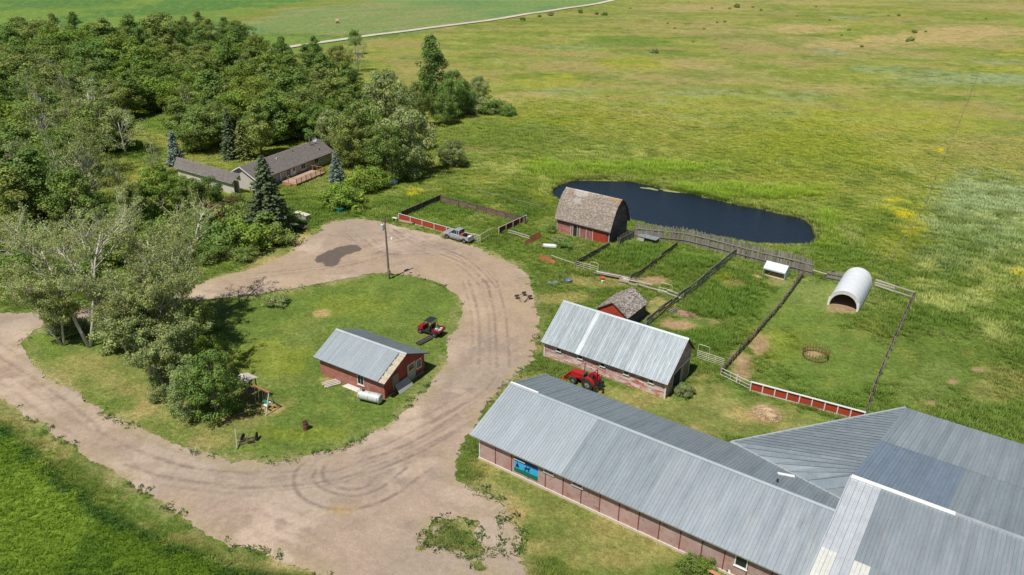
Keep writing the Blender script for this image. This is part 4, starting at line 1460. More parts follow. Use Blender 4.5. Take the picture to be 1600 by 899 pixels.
ys_ = np.linspace(V2.y + .02, C1.y - .02, 30)
LE, RE = (V2, V1b, Cp), (V2, Rp, Cp)
for y0, y1 in zip(ys_[:-1], ys_[1:]):
    rf.quads([edge_at(LE, y0), edge_at(RE, y0), edge_at(RE, y1), edge_at(LE, y1)], [(0, 1, 2, 3)])
side = rf.build('side_roof', M['wood'], arena)
up = Vector((0, 0, .03))
for i, (y0, y1) in enumerate(zip(ys_[:-1], ys_[1:])):
    y2 = y1 - .012
    a0_, a1_, b0_, b1_ = edge_at(LE, y0), edge_at(LE, y2), edge_at(RE, y0), edge_at(RE, y2)
    c = .5 + .2 * math.sin(i * 2.3)
    m0_, m1_ = a0_.lerp(b0_, c), a1_.lerp(b1_, c)
    for (p_, q_, r_, s_, dz_) in ((a0_, m0_, m1_, a1_, 0), (m0_, b0_, b1_, m1_, .01)):
        k = MB()
        pr_ = ((0, .03), (.08, .03), (.12, 0), (1, 0))
        U_ = up + Vector((0, 0, dz_))
        k.quads([p_ + (s_ - p_) * t + U_ + Vector((0, 0, h)) for t, h in pr_] + [q_ + (r_ - q_) * t + U_ + Vector((0, 0, h)) for t, h in pr_], [(j, j + 1, 5 + j, 4 + j) for j in range(3)])
        k.build('metal_sheet', M['galv_dull'] if (dz_ == 0 or i % 9 < 6) else M['galv'], side)
k = MB(); k.beam(V1b + Vector((0, 0, .05)), Vector((C1.x, C1.y, 4.37)), .16, .14)
k.build('edge_trim', M['galv_light'], side)
k = MB(); k.beam(V1 + Vector((-.1, 0, .05)), V2 + Vector((0, 0, .05)), .34, .07); k.build('valley_flashing', M['galv_light'], side)
# walls
k = MB()
def wl(mb, a, b, za, zb, th=.15):
    a, b = Vector((a[0], a[1], 0)), Vector((b[0], b[1], 0))
    d = (b - a).normalized(); n = Vector((-d.y, d.x, 0)) * th
    vs = [a, b, b + n, a + n, a + Vector((0, 0, za)), b + Vector((0, 0, zb)), b + n + Vector((0, 0, zb)), a + n + Vector((0, 0, za))]
    mb.quads(vs, [(0, 3, 2, 1), (4, 5, 6, 7), (0, 1, 5, 4), (1, 2, 6, 5), (2, 3, 7, 6), (3, 0, 4, 7)])
wl(k, (C1.x + .3, backv - .6), (AL - .3, backv - .6), 4.0, 4.0)
k.build('wall', M['red_fade'], arena)
k = MB(); wl(k, (V1.x + .5, V1.y - .5), (C1.x, backv - .9), 2.0, 3.6); k.build('wall', M['red_fade'], arena)
k = MB(); wl(k, (AL - .3, -17.4), (AL - .3, 0), 3.6, 5.8); wl(k, (AL - .3, 0), (AL - .3, backv - .6), 5.8, 4.0); k.build('wall', M['red_fade'], arena)
k = MB(); wl(k, (.3, -17.4), (AL - .5, -17.4), 3.5, 3.5); k.build('wall', M['red_fade'], arena)
k = MB(); wl(k, (.3, -17.2), (.3, -.2), 3.6, 5.75); k.build('wall', M['red_fade'], arena)
footprint(Rw, AZ, -8, -18, AL, backv)
FOOT.append(np.array([Rw + A2 * v.x + B2 * v.y for v in (V1, V2, Vector((0, 0, 0)), C1)]))

# ------------------------------------------------------------------ long barn with streaky roof
p = W(850.5, 556.7)
lb = thing('peeling_barn', (p[0], p[1], 0), AZ + R(.6), 'red barn with peeling whitish siding and a bright streaked steel roof behind the red tractor', 'barn')
LL, LD, LYR, LZR, LHF, LHB = 16.6, 7.0, 4.85, 5.75, 2.35, 3.6
footprint(p, AZ + R(.6), -.1, -.1, LL + .1, LD + .1)
gable_walls(lb, LL, LD, LHF, LHB, LYR, LZR, ('wood_brown', 'wood_brown', 'wood_brown', 'wood_brown'))
def tf_long(z, L):
    lo = 0 if z < LHF else (z - LHF) / (LZR - LHF) * LYR
    hi = L if z < LHB else L - (z - LHB) / (LZR - LHB) * (LD - LYR)
    return lo + .02, hi - .02
M['peel_front'] = mat('peeling_pink_boards', (0.44, 0.12, 0.09), (0.50, 0.30, 0.25), rough=0.85, scale=.5, var=0, contrast=(.42, .56), third=(0.58, 0.50, 0.44), tscale=1.1, tcut=(.44, .54), stretch=(1, 1, 2.5), attr=True)
clapboards(lb, (0.1, 0), (LL - .1, 0), .05, LHF, .20, (0, -1), M['peel_front'], jit=.18, seed=2)
clapboards(lb, (LL, 0), (LL, LD), .05, LZR, .20, (1, 0), M['red_peel'], jit=.22, topf=tf_long, seed=3)
clapboards(lb, (LL - .1, LD), (.1, LD), .05, LHB, .20, (0, 1), M['red_peel'], jit=.2, seed=4)
clapboards(lb, (0, LD), (0, 0), .05, LZR, .20, (-1, 0), M['red_peel'], jit=.2, seed=5, topf=lambda z, L: tuple(L - v for v in tf_long(z, L)[::-1]))
for x in (.02, LL - .02):
    k = MB(); k.box((x - .09, -.10, 0), (x + .09, -.055, LHF)); k.build('corner_board', M['white'], lb)
for i, px in enumerate((877, 910, 944, 980, 1018)):
    u = ((W(px, 545 + (px - 877) * .37, 1.5) - p) @ A2)
    window(lb, (u - .35, -.05, 1.45), .75, .52, '-y', 'white', bars=0)
# sliding door opening on the end, its track and leaf
k = MB(); k.box((LL + .04, 1.75, .02), (LL + .07, 4.0, 2.25)); k.build('door_opening', M['dark'], lb)
k = MB()
for y in (1.62, 4.05): k.box((LL + .05, y, 0), (LL + .11, y + .12, 2.45))
k.box((LL + .05, 1.55, 2.46), (LL + .16, 6.9, 2.62))
k.build('door_frame', M['white'], lb)
k = MB(); k.box((LL + .10, 4.3, .12), (LL + .14, 6.45, 2.4)); d_ = k.build('sliding_door', M['wood_brown'], lb)
k = MB()
for y in (4.24, 6.4): k.box((LL + .141, y, .1), (LL + .18, y + .13, 2.42))
for z in (.1, 2.28): k.box((LL + .143, 4.38, z), (LL + .178, 6.39, z + .13))
k.build('door_edge', M['white'], d_)
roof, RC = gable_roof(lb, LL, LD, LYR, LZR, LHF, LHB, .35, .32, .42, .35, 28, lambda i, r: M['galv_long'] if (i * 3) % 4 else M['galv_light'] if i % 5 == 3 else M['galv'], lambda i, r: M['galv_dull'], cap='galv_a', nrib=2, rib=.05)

# ------------------------------------------------------------------ red workshop on the island
p = W(502, 584.3)
sh = thing('red_workshop', (p[0], p[1], 0), R(-31.5), 'small red painted workshop with blue grey steel roof and a bare strip of roof boards', 'shed')
SA = R(-31.5)
SL, SD, SHH, SYR, SZR = 10.1, 7.4, 2.55, 3.7, 4.25
footprint(p, SA, -.1, -.1, SL + .1, SD + .1)
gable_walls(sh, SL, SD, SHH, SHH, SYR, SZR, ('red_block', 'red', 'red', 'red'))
rg = random.Random(5)
k = MB()
z = .02; row = 0
while z < SHH - .1:
    x = 0.02 - (row % 2) * .2
    while x < SL - .02:
        a_, b_ = max(x, .02), min(x + .39, SL - .02)
        if b_ - a_ > .03:
            c = 1 + rg.uniform(-.07, .07)
            k.box((a_, -.028 - rg.uniform(0, .006), z), (b_, -.002, min(z + .188, SHH - .02)), 0, (c, c, c))
        x += .40
    z += .20; row += 1
k.build('wall_block', M['red_block'], sh, kind='stuff')
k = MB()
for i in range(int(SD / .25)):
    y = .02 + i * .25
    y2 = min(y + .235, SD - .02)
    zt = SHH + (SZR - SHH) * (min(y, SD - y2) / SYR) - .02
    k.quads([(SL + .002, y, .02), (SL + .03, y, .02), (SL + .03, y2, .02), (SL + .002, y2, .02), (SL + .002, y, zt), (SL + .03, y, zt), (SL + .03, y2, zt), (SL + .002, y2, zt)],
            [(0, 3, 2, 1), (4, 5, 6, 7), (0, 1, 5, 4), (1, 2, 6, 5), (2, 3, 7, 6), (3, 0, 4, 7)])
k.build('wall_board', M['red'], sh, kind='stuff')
u = ((W(572, 590, 1.2) - p) @ np.array([math.cos(SA), math.sin(SA)]))
window(sh, (u - .45, -.03, .72), 1.05, 1.55, '-y', 'white', bars=1)
# end wall: plywood door, leaning board, grey door, white window
k = MB(); k.box((SL + .04, 1.35, .35), (SL + .08, 2.45, 2.35)); k.build('boarded_door', M['wood'], sh)
k = MB(); k.box((SL + .04, 4.15, .10), (SL + .08, 5.45, 2.35)); d_ = k.build('door', M['siding_grey'], sh)
k = MB()
for y in (4.06, 5.46): k.box((SL + .04, y, .08), (SL + .10, y + .09, 2.45))
k.box((SL + .04, 4.16, 2.36), (SL + .10, 5.45, 2.45)); k.box((SL + .085, 4.16, 1.4), (SL + .10, 5.45, 1.5)); k.build('door_frame', M['steel'], d_)
k = MB(); k.box((SL + .081, 4.35, 1.55), (SL + .09, 5.25, 2.2)); k.build('pane', M['glass'], d_)
window(sh, (SL + .03, 5.75, 1.05), .95, 1.25, '+x', 'white', bars=1)
k = MB(); k.box((SL + .02, .3, .001), (SL + .05, 7.2, .12)); k.build('sill_beam', M['wood_pale'], sh)
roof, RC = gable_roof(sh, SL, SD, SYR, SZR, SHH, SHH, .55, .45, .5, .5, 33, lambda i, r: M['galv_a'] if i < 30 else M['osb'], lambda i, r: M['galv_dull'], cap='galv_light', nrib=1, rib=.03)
for o in list(roof.children):
    if o.name.startswith('metal_sheet') and o.data.materials[0] == M['osb']:
        bpy.data.objects.remove(o)
rg = random.Random(9)
pf1, pr1 = Vector(RC[1]), Vector(RC[3])
nb = 20
for i in range(nb):
    a_, b_ = pf1.lerp(pr1, i / nb), pf1.lerp(pr1, (i + .94) / nb)
    w_ = rg.uniform(.80, .98)
    if i == 11: w_ = .7
    k = MB()
    up = Vector((0, 0, .035))
    k.quads([a_, b_, b_ - Vector((w_, 0, 0)), a_ - Vector((w_, 0, 0))] + [q + up for q in (a_, b_, b_ - Vector((w_, 0, 0)), a_ - Vector((w_, 0, 0)))],
            [(3, 2, 1, 0), (4, 5, 6, 7), (0, 1, 5, 4), (1, 2, 6, 5), (2, 3, 7, 6), (3, 0, 4, 7)])
    k.build('roof_board', M['osb'], roof)

# ------------------------------------------------------------------ gambrel barn by the pond
GEL = W(867, 341, 2.6); GER = W(954, 363, 2.6)
gdir = GER - GEL; GLEN = float(np.linalg.norm(gdir)); GA = math.atan2(gdir[1], gdir[0])
ga, gb = np.array([math.cos(GA), math.sin(GA)]), np.array([-math.sin(GA), math.cos(GA)])
p = GEL + ga * .35 + gb * .38
gm = thing('gambrel_barn', (p[0], p[1], 0), GA, 'old red barn with a curved cedar shingle gambrel roof beside the pond', 'barn')
GL, GD, GH = GLEN - .7, 6.3, 2.75
footprint(p, GA, -.1, -.1, GL + .1, GD + .1)
prof = [(-.42, 2.62), (.62, 4.95), (1.75, 6.55), (3.15, 7.45)]
prof = prof + [(GD - y, z) for y, z in prof[:-1][::-1]]
th = .14
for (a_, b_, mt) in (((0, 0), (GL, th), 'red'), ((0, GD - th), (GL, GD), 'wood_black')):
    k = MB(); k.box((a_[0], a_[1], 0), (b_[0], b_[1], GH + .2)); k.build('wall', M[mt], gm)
def top_at(y):
    for (y0, z0), (y1, z1) in zip(prof[:-1], prof[1:]):
        if y0 <= y <= y1: return z0 + (z1 - z0) * (y - y0) / (y1 - y0)
    return 2.6
for x0, x1 in ((0, th), (GL - th, GL)):
    pr = [(th + .002, 0), (GD - th - .002, 0), (GD - th - .002, top_at(GD - th) - .05)] + [(y, z - .05) for y, z in prof[1:-1][::-1]] + [(th + .002, top_at(th) - .05)]
    vs = [(x0, y, z) for y, z in pr] + [(x1, y, z) for y, z in pr]
    n = len(pr)
    k = MB(); k.quads(vs, [tuple(range(n)), tuple(range(2 * n - 1, n - 1, -1))] + [(i, n + i, n + (i + 1) % n, (i + 1) % n) for i in range(n)])
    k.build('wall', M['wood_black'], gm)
def tf_g(z, L):
    lo, hi = 0.02, L - .02
    y = 0
    while top_at(y) < z + .12 and y < L / 2: y += .05
    return max(lo, y), min(hi, L - y)
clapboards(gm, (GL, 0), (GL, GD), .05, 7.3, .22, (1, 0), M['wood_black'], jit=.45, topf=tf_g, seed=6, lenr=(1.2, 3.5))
clapboards(gm, (0, GD), (0, 0), .05, 7.3, .22, (-1, 0), M['red_peel'], jit=.3, topf=tf_g, seed=7, lenr=(1.2, 3.5))
clapboards(gm, (GL, GD), (0, GD), .05, 2.6, .22, (0, 1), M['wood_black'], jit=.3, seed=8)
M['gred'] = mat('weathered_red_boards', (0.33, 0.10, 0.085), (0.42, 0.19, 0.165), rough=0.9, scale=1.5, third=(.38, .30, .27), tscale=2.2, tcut=(.52, .66), attr=True)
clapboards(gm, (0, 0), (2.9, 0), .05, GH, .18, (0, -1), M['gred'], jit=.18, seed=9)
clapboards(gm, (2.9, 0), (GL, 0), 2.0, GH, .18, (0, -1), M['gred'], jit=.18, seed=10)
k = MB(); k.box((3.35, -.03, .02), (4.15, -.004, 1.98)); k.build('door_opening', M['dark'], gm)
for i, (x0, x1, mt) in enumerate(((2.95, 3.28, 'gred'), (4.3, 4.62, 'wood'), (4.72, 5.95, 'gred'), (6.05, 7.25, 'gred'), (7.35, 9.95, 'red_clean'))):
    k = MB(); nb_ = max(1, int((x1 - x0) / .24))
    for j in range(nb_):
        a_ = x0 + (x1 - x0) * j / nb_
        c = .85 + .3 * random.random()
        k.box((a_ + .01, -.07, .05), (a_ + (x1 - x0) / nb_ - .01, -.03, 1.96), 0, (c, c, c))
    k.build('door_leaf', M[mt], gm)
k = MB()
for x in (2.86, 3.30, 4.18, 4.66, 5.99, 7.29, GL - .02): k.box((x - .05, -.11, 0), (x + .05, -.075, 2.05 if x < GL - .5 else 2.6))
k.box((-.05, -.11, 0), (.06, -.05, 2.6))
k.build('trim_board', M['white'], gm)
rf = MB()
for (y0, z0), (y1, z1) in zip(prof[:-1], prof[1:]):
    slab(rf, [(-.35, y0, z0), (GL + .35, y0, z0), (GL + .35, y1, z1), (-.35, y1, z1)], .12)
roof = rf.build('roof', M['wood_dark'], gm)
def pal_g(rg, u, s):
    b = rg.choice([(.34, .29, .25), (.38, .325, .28), (.28, .24, .205), (.32, .265, .215), (.44, .39, .345), (.25, .215, .19), (.35, .265, .19)])
    k = rg.uniform(.8, 1.15)
    return tuple(c * k for c in b)
nseg = len(prof) - 1
for i, ((y0, z0), (y1, z1)) in enumerate(zip(prof[:-1], prof[1:])):
    def pal(rg, u, s, i=i):
        c = pal_g(rg, u, s)
        if i == 2 and .18 < u < .42 and s > .1 + .3 * abs(u - .3) / .12: c = tuple(.55 * x + .27 for x in c)
        if i == 1 and .24 < u < .36 and s > .55: c = tuple(.6 * x + .22 for x in c)
        if i == 2 and u > .8 and s > .5: c = (c[0] * 1.05, c[1] * .85, c[2] * .62)
        if i == 2 and s > .88: c = tuple(min(.6, x * 1.5) for x in c)
        return c
    if i < 3: shingle_field(roof, (-.37, y0, z0), (GL + .37, y0, z0), (GL + .37, y1, z1), (-.37, y1, z1), .22, .18, pal, 20 + i)
    else: shingle_field(roof, (GL + .37, y1, z1), (-.37, y1, z1), (-.37, y0, z0), (GL + .37, y0, z0), .3, .25, pal_g, 20 + i)
k = MB(); k.beam((-.37, prof[1][0], prof[1][1] + .06), (GL + .37, prof[1][0], prof[1][1] + .06), .05, .03)
k.beam((-.37, -.44, 2.55), (GL + .37, -.44, 2.55), .05, .14)
k.build('eave_board', M['wood'], roof)

# ------------------------------------------------------------------ small shingled shed behind the long barn
q0 = W(980.5, 497.5, 2.25); q1 = W(1013, 472, 2.25)
d_ = q1 - q0; DA = math.atan2(d_[1], d_[0]) - R(90)
p = q0 - 4.9 * np.array([math.cos(DA), math.sin(DA)])
ss = thing('small_shed', (p[0], p[1], 0), DA, 'small red fronted shed with a lichened grey shingle roof behind the long steel roofed barn', 'shed')
TL, TD = 4.5, 5.7
footprint(p, DA, 0, 0, 5, 6)
ROOT = bpy.data.objects.new('frame', None)
bpy.data.objects.remove(ROOT)
xo = .2
pr = [(xo, 0), (xo + TL, 0), (xo + TL, 2.3), (xo + TL / 2, 3.75), (xo, 2.3)]
for y0, y1, mt in ((.25, .37, 'red_clean'), (TD + .1, TD + .22, 'wood_dark')):
    k = MB(); k.prism(pr, y0, y1); k.build('wall', M[mt], ss)
for x0, x1 in ((xo, xo + .12), (xo + TL - .12, xo + TL)):
    k = MB(); k.box((x0, .372, 0), (x1, TD + .098, 2.28)); k.build('wall', M['wood_dark'], ss)
clapboards(ss, (xo + TL, .3), (xo + TL, TD + .1), .05, 2.25, .22, (1, 0), M['wood_black'], jit=.3, seed=12)
k = MB()
for i in range(14):
    z = .1 + i * .25
    hw = TL / 2 if z < 2.3 else TL / 2 * (3.75 - z) / 1.45
    if hw > .2: k.box((xo + TL / 2 - hw + .05, .215, z), (xo + TL / 2 + hw - .05, .247, z + .235))
k.build('wall_board', M['red_clean'], ss, kind='stuff')
rf = MB()
e0, e1, rg_ = (-.05, 0, 2.2), (xo + TL + .25, 0, 2.2), (xo + TL / 2, 0, 3.85)
YB = TD + .35
slab(rf, [e0, rg_, (rg_[0], YB, rg_[2]), (e0[0], YB, e0[2])], .1)
slab(rf, [rg_, e1, (e1[0], YB, e1[2]), (rg_[0], YB, rg_[2])], .1)
roof = rf.build('roof', M['wood_dark'], ss)
def pal_s(rg, u, s):
    b = rg.choice([(.30, .26, .225), (.22, .19, .165), (.36, .32, .285), (.26, .22, .18), (.5, .47, .43)] if rg.random() < .8 else [(.5, .47, .43), (.14, .12, .10)])
    k = rg.uniform(.8, 1.15)
    return tuple(c * k for c in b)
shingle_field(roof, e1, (e1[0], YB, e1[2]), (rg_[0], YB, rg_[2]), rg_, .2, .16, pal_s, 31, hole=lambda u, s, rg: .55 < u < .62 and .66 < s < .72)
shingle_field(roof, (e0[0], YB, e0[2]), e0, rg_, (rg_[0], YB, rg_[2]), .2, .16, lambda rg, u, s: tuple(x * .8 for x in pal_s(rg, u, s)), 32)

# ------------------------------------------------------------------ the house among the trees
HA = R(64.5)
hd, hn = np.array([math.cos(HA), math.sin(HA)]), np.array([math.sin(HA), -math.cos(HA)])     # along, and towards the yard
q = W(523, 236, 2.6)
HLEN, HW_ = 24.5, 8.4
p = q - hd * HLEN - hn * .5
# house frame: x along hd, y away from the yard
hs_ = thing('bungalow', (p[0], p[1], 0), HA, 'brown roofed bungalow with beige siding half hidden by the trees', 'house')
footprint(p, HA, 0, 0, HLEN, HW_)
HY, HZ, HHW = 3.7, 4.9, 2.7
gable_walls(hs_, HLEN - .6, 7.5, HHW, HHW, HY, 4.75, ('siding_grey', 'siding', 'siding', 'siding'))
k = MB()
for i in range(13): k.box((9.4 if i else 9.4, -.03 - .0005 * i, .1 + i * .2), (HLEN - .62, -.002, .1 + i * .2 + .185))
for i in range(13): k.box((.05, -.03, .1 + i * .2), (6.2, -.002, .1 + i * .2 + .185))
k.build('wall_siding', M['siding_grey'], hs_, kind='stuff')
k = MB()
for i in range(22):
    z = .1 + i * .2
    lo = .1 if z < HHW else (z - HHW) / (4.75 - HHW) * HY + .12
    hi = 7.4 if z < HHW else 7.5 - (z - HHW) / (4.75 - HHW) * (7.5 - HY) - .12
    if hi - lo > .3: k.box((-.035, lo, z), (-.002, hi, z + .185))
k.build('wall_siding', M['siding'], hs_, kind='stuff')
roof, RC = gable_roof(hs_, HLEN - .6, 7.5, HY, 4.75, HHW, HHW, .5, .5, .55, .55, 1, None, None, sheets=False, deck='white_clean', th=.16)
def pal_h(rg, u, s):
    k = rg.uniform(.86, 1.12)
    return (k, k * .99, k * .985)
pf0, pf1, pr0, pr1, pb0, pb1 = RC
shingle_field(roof, pf0, pf1, pr1, pr0, .33, .16, pal_h, 41, m='asphalt_shingle')
shingle_field(roof, pb1, pb0, pr0, pr1, .33, .16, pal_h, 42, m='asphalt_shingle')
k = MB()
for sgn, pf, in ((1, pf0), (1, pb0)):
    k.beam((pf[0] - .02, pf[1], pf[2] - .06), (pr0[0] - .02, pr0[1], pr0[2] - .06), .05, .22)
k.build('gable_fascia', M['white_clean'], roof)
k = MB(); k.beam((pf0[0], pf0[1] - .04, pf0[2] - .05), (pf1[0], pf1[1] - .04, pf1[2] - .05), .06, .14); k.build('gutter', M['steel_dark'], roof)
k = MB(); k.cyl((20.3, HY - .8, 4.3), (20.3, HY - .8, 6.2), .13, 10); k.cyl((20.3, HY - .8, 6.2), (20.3, HY - .8, 6.35), .2, 10); k.build('chimney_pipe', M['steel'], roof)
for x, y in ((21.2, 1.1), (14.5, 2.9), (9.0, 2.5)):
    k = MB(); zz = HHW + .1 + (4.75 - HHW) * y / HY; k.cyl((x, y, zz), (x, y, zz + .35), .12, 8); k.build('roof_vent', M['white_clean'] if x < 10 else M['steel_dark'], roof)
for x in (13.2, 17.6): window(hs_, (x, -.04, 1.05), 1.6, 1.25, '-y', 'white_clean', bars=1)
window(hs_, (8.6, -.04, .9), 1.3, 1.5, '-y', 'white_clean', bars=1)
k = MB(); k.box((10.6, -.05, .55), (11.6, -.008, 2.55)); d_ = k.build('door', M['white_clean'], hs_)
k = MB(); k.box((10.75, -.06, 1.4), (11.45, -.052, 2.4)); k.build('pane', M['glass'], d_)
for x in (6.5, 9.95):
    k = MB(); k.box((x, -.34, .5), (x + .16, -.18, 2.45)); k.build('porch_post', M['white_clean'], hs_)
# west wing
qa = W(271, 260, 2.6)
wa = R(-22)
wdv = np.array([math.cos(wa), math.sin(wa)])
ww = thing('house_wing', (0, 0, 0), 0)
bpy.data.objects.remove(ww)
base = qa - p
ox, oy = float(base @ hd), float(base @ -hn)
wing = MB()
def wl_(px, py, z):
    qq = W(px, py, z) - p
    return Vector((float(qq @ hd), float(qq @ -hn), z))
e0, e1 = wl_(271, 261, 2.6), wl_(342, 281, 2.6)
r0, r1 = wl_(286.5, 248, 4.5), wl_(376, 259.5, 4.5)
bk = Vector((r0 - e0)); 
hdir = (e1 - e0).normalized(); perp = Vector((hdir.y, -hdir.x, 0))
if perp.dot(r0 - e0) < 0: perp = -perp
hwid = perp.dot(r0 - e0)
r0 = Vector((e0.x, e0.y, 4.5)) + perp * hwid
r1 = r0 + hdir * (e1 - e0).length * 1.35
e1 = e0 + hdir * (e1 - e0).length * 1.25
b0, b1 = e0 + perp * 2 * hwid, e1 + perp * 2 * hwid
slab(wing, [e0, e1, r1, r0], .15); slab(wing, [r0, r1, b1, b0], .15)
wr = wing.build('wing_roof', M['white_clean'], hs_)
shingle_field(wr, e0, e1, r1, r0, .33, .16, pal_h, 43, m='asphalt_shingle')
shingle_field(wr, b1, b0, r0, r1, .33, .16, pal_h, 44, m='asphalt_shingle')
k = MB()
c0, c1, c2, c3 = e0 + perp * .5 + hdir * .5, e1 + perp * .5, b1 - perp * .5, b0 - perp * .5 + hdir * .5
for a_, b_ in ((c0, c1), (c2, c3)): wl(k, a_, b_, 2.55, 2.55)
pk = (c0 + c3) / 2
vs = [(c0.x, c0.y, 0), (c3.x, c3.y, 0), (c3.x, c3.y, 2.6), (pk.x, pk.y, 4.3), (c0.x, c0.y, 2.6)]
k.face(vs)
k.build('wing_wall', M['siding'], hs_)
FOOT.append(np.array([p + hd * v.x - hn * v.y for v in (e0, e1, b1, b0)]))
m0 = c0.lerp(c1, .48)
k = MB(); n_ = perp * -.1
k.quads([m0 + n_ + Vector((0, 0, 1.0 - 2.6)), m0 + n_ + hdir * 1.1 + Vector((0, 0, 1.0 - 2.6)), m0 + n_ + hdir * 1.1 + Vector((0, 0, 2.1 - 2.6)), m0 + n_ + Vector((0, 0, 2.1 - 2.6))], [(0, 1, 2, 3)])
k.build('wing_window', M['glass'], hs_)
# deck
dk = MB()
DX0, DX1, DY0 = 6.3, 15.8, -4.6
deck = MB(); deck.box((DX0, DY0, .30), (DX1, -.36, .52)); deck = deck.build('deck', M['wood_new'], hs_)
bm_ = MB(); bm_.box((0, DY0 - .02, 0), (.145, -.38, .035)); bmesh_ = bm_.mesh('deck_board', M['deck_floor'])
for i in range(int((DX1 - DX0) / .16)): share('deck_board', bmesh_, deck, (DX0 + i * .16, 0, .525))
k = MB()
for i in range(8): k.box((DX0 - .045, DY0 + .02 + i * .1 * 0, .02 + i * .065), (DX0 - .003, -.4, .075 + i * .065))
k.build('skirt', M['wood_new'], deck)
post = MB(); post.box((-.05, -.05, 0), (.05, .05, 1.0)); pm = post.mesh('rail_post', M['wood_new'])
bal = MB(); bal.box((-.02, -.02, 0), (.02, .02, .85)); bmn = bal.mesh('baluster', M['wood_new'])
for x in np.arange(DX0 + .1, DX1, 1.55): share('rail_post', pm, deck, (float(x), DY0 + .08, .56))
for x in np.arange(DX0 + .25, DX1, .2): share('baluster', bmn, deck, (float(x), DY0 + .08, .60))
share('rail_post', pm, deck, (DX0 + .1, -2.4, .56)); share('rail_post', pm, deck, (DX1 - .1, -2.4, .56)); share('rail_post', pm, deck, (DX1 - .1, -1.2, .56))
k = MB(); k.box((DX0, DY0 + .0, 1.57), (DX1, DY0 + .14, 1.61)); k.box((DX1 - .16, DY0 + .16, 1.57), (DX1 - .02, -.5, 1.61)); k.box((DX0 + .04, DY0 + .16, 1.57), (DX0 + .16, -2.3, 1.61))
k.build('handrail', M['wood_new'], deck)
for i, s_ in enumerate(((.0, .18), (.18, .34))):
    k = MB(); k.box((DX0 - .7 + i * .3, -3.3, s_[0]), (DX0 - .41 + i * .3, -1.8, s_[1])); k.build('step', M['wood_new'], deck)
HOUSE = (p, hd, hn)

# ================================================================== FENCES
def resample(P, step):
    P = np.asarray(P, float)
    seg = np.linalg.norm(np.diff(P, axis=0), axis=1)
    cum = np.concatenate([[0], np.cumsum(seg)])
    n = max(1, int(round(cum[-1] / step)))
    t = np.linspace(0, cum[-1], n + 1)
    return np.column_stack([np.interp(t, cum, P[:, 0]), np.interp(t, cum, P[:, 1])])


def rail_fence(label, pix, step, ph, rails, m_post, m_rail, group=None, pw=.13, rw=(.05, .14), jit=.06, wob=.03, seed=0, z0=0, name='fence', pale=None):
    """posts and one rail per bay and height; every post and rail a part"""
    rg = random.Random(seed)
    P = WP(*pix)
    Q = resample(P, step)
    t = thing(name, (Q[0][0], Q[0][1], 0), 0, label, 'fence', group)
    o = Q[0]
    pts = []
    pc = MB(); pc.tube([(0, 0, -.1), (0, 0, 1)], [pw / 2, pw / 2 * .85], 7)
    pmesh = pc.mesh('post', M[m_post])
    rc = MB(); rc.box((0, -rw[0] / 2, -rw[1] / 2), (1, rw[0] / 2, rw[1] / 2))
    rmesh = rc.mesh('rail', M[m_rail])
    for q in Q:
        h = ph * (1 + rg.uniform(-jit, jit))
        share('post', pmesh, t, (q[0] - o[0], q[1] - o[1], 0), (rg.uniform(-wob, wob), rg.uniform(-wob, wob), 0), (1, 1, h))
    for a, b in zip(Q[:-1], Q[1:]):
        d = b - a
        L = float(np.linalg.norm(d))
        yaw = math.atan2(d[1], d[0])
        n = np.array([-d[1], d[0]]) / L * (pw / 2 + rw[0] / 2)
        for z in rails:
            if rg.random() < jit * .6: continue
            dz0, dz1 = rg.uniform(-jit, jit) * .6, rg.uniform(-jit, jit) * .6
            share('rail', rmesh, t, (a[0] - o[0] - n[0], a[1] - o[1] - n[1], z + dz0), (0, -math.atan2(dz1 - dz0, L), yaw), (L * 1.01, 1, 1))
    return t


# tall plank windbreak by the pond
def palisade(label, pix, hmin, hmax, w, mname, seed, group=None):
    rg = random.Random(seed)
    P = WP(*pix)
    Q = resample(P, w)
    t = thing('plank_fence', (Q[0][0], Q[0][1], 0), 0, label, 'fence', group)
    o = Q[0]
    bd = MB(); bd.box((-w * .46, -.016, 0), (w * .46, .016, 1)); bmesh2 = bd.mesh('board', M[mname])
    for a, b in zip(Q[:-1], Q[1:]):
        if rg.random() < .025: continue
        d = b - a
        yaw = math.atan2(d[1], d[0])
        c = (a + b) / 2 - o
        share('board', bmesh2, t, (c[0], c[1], 0), (rg.uniform(-.04, .04), rg.uniform(-.045, .045), yaw + rg.uniform(-.08, .08)), (rg.uniform(.8, 1.1), 1, rg.uniform(hmin, hmax)))
    for z in (hmin * .3, hmin * .8):
        k = MB()
        n = len(Q)
        for a, b in zip(Q[:-1:10], list(Q[10::10]) + [Q[-1]]):
            d = (b - a) / max(np.linalg.norm(b - a), .01)
            nn_ = np.array([-d[1], d[0]]) * .075
            k.beam((a[0] - o[0] - nn_[0], a[1] - o[1] - nn_[1], z), (b[0] - o[0] - nn_[0], b[1] - o[1] - nn_[1], z), .08, .12)
        k.build('rail', M['wood'], t)
    for a in Q[::9]:
        k = MB(); d = Q[min(5, len(Q) - 1)] - Q[0]; d /= np.linalg.norm(d); nn_ = np.array([d[1], -d[0]]) * .18
        k.tube([(a[0] - o[0] + nn_[0] * -1, a[1] - o[1] - nn_[1], -.1), (a[0] - o[0] - nn_[0], a[1] - o[1] - nn_[1], hmin * 1.0)], .08, 6); k.build('post', M['wood'], t)
    return t


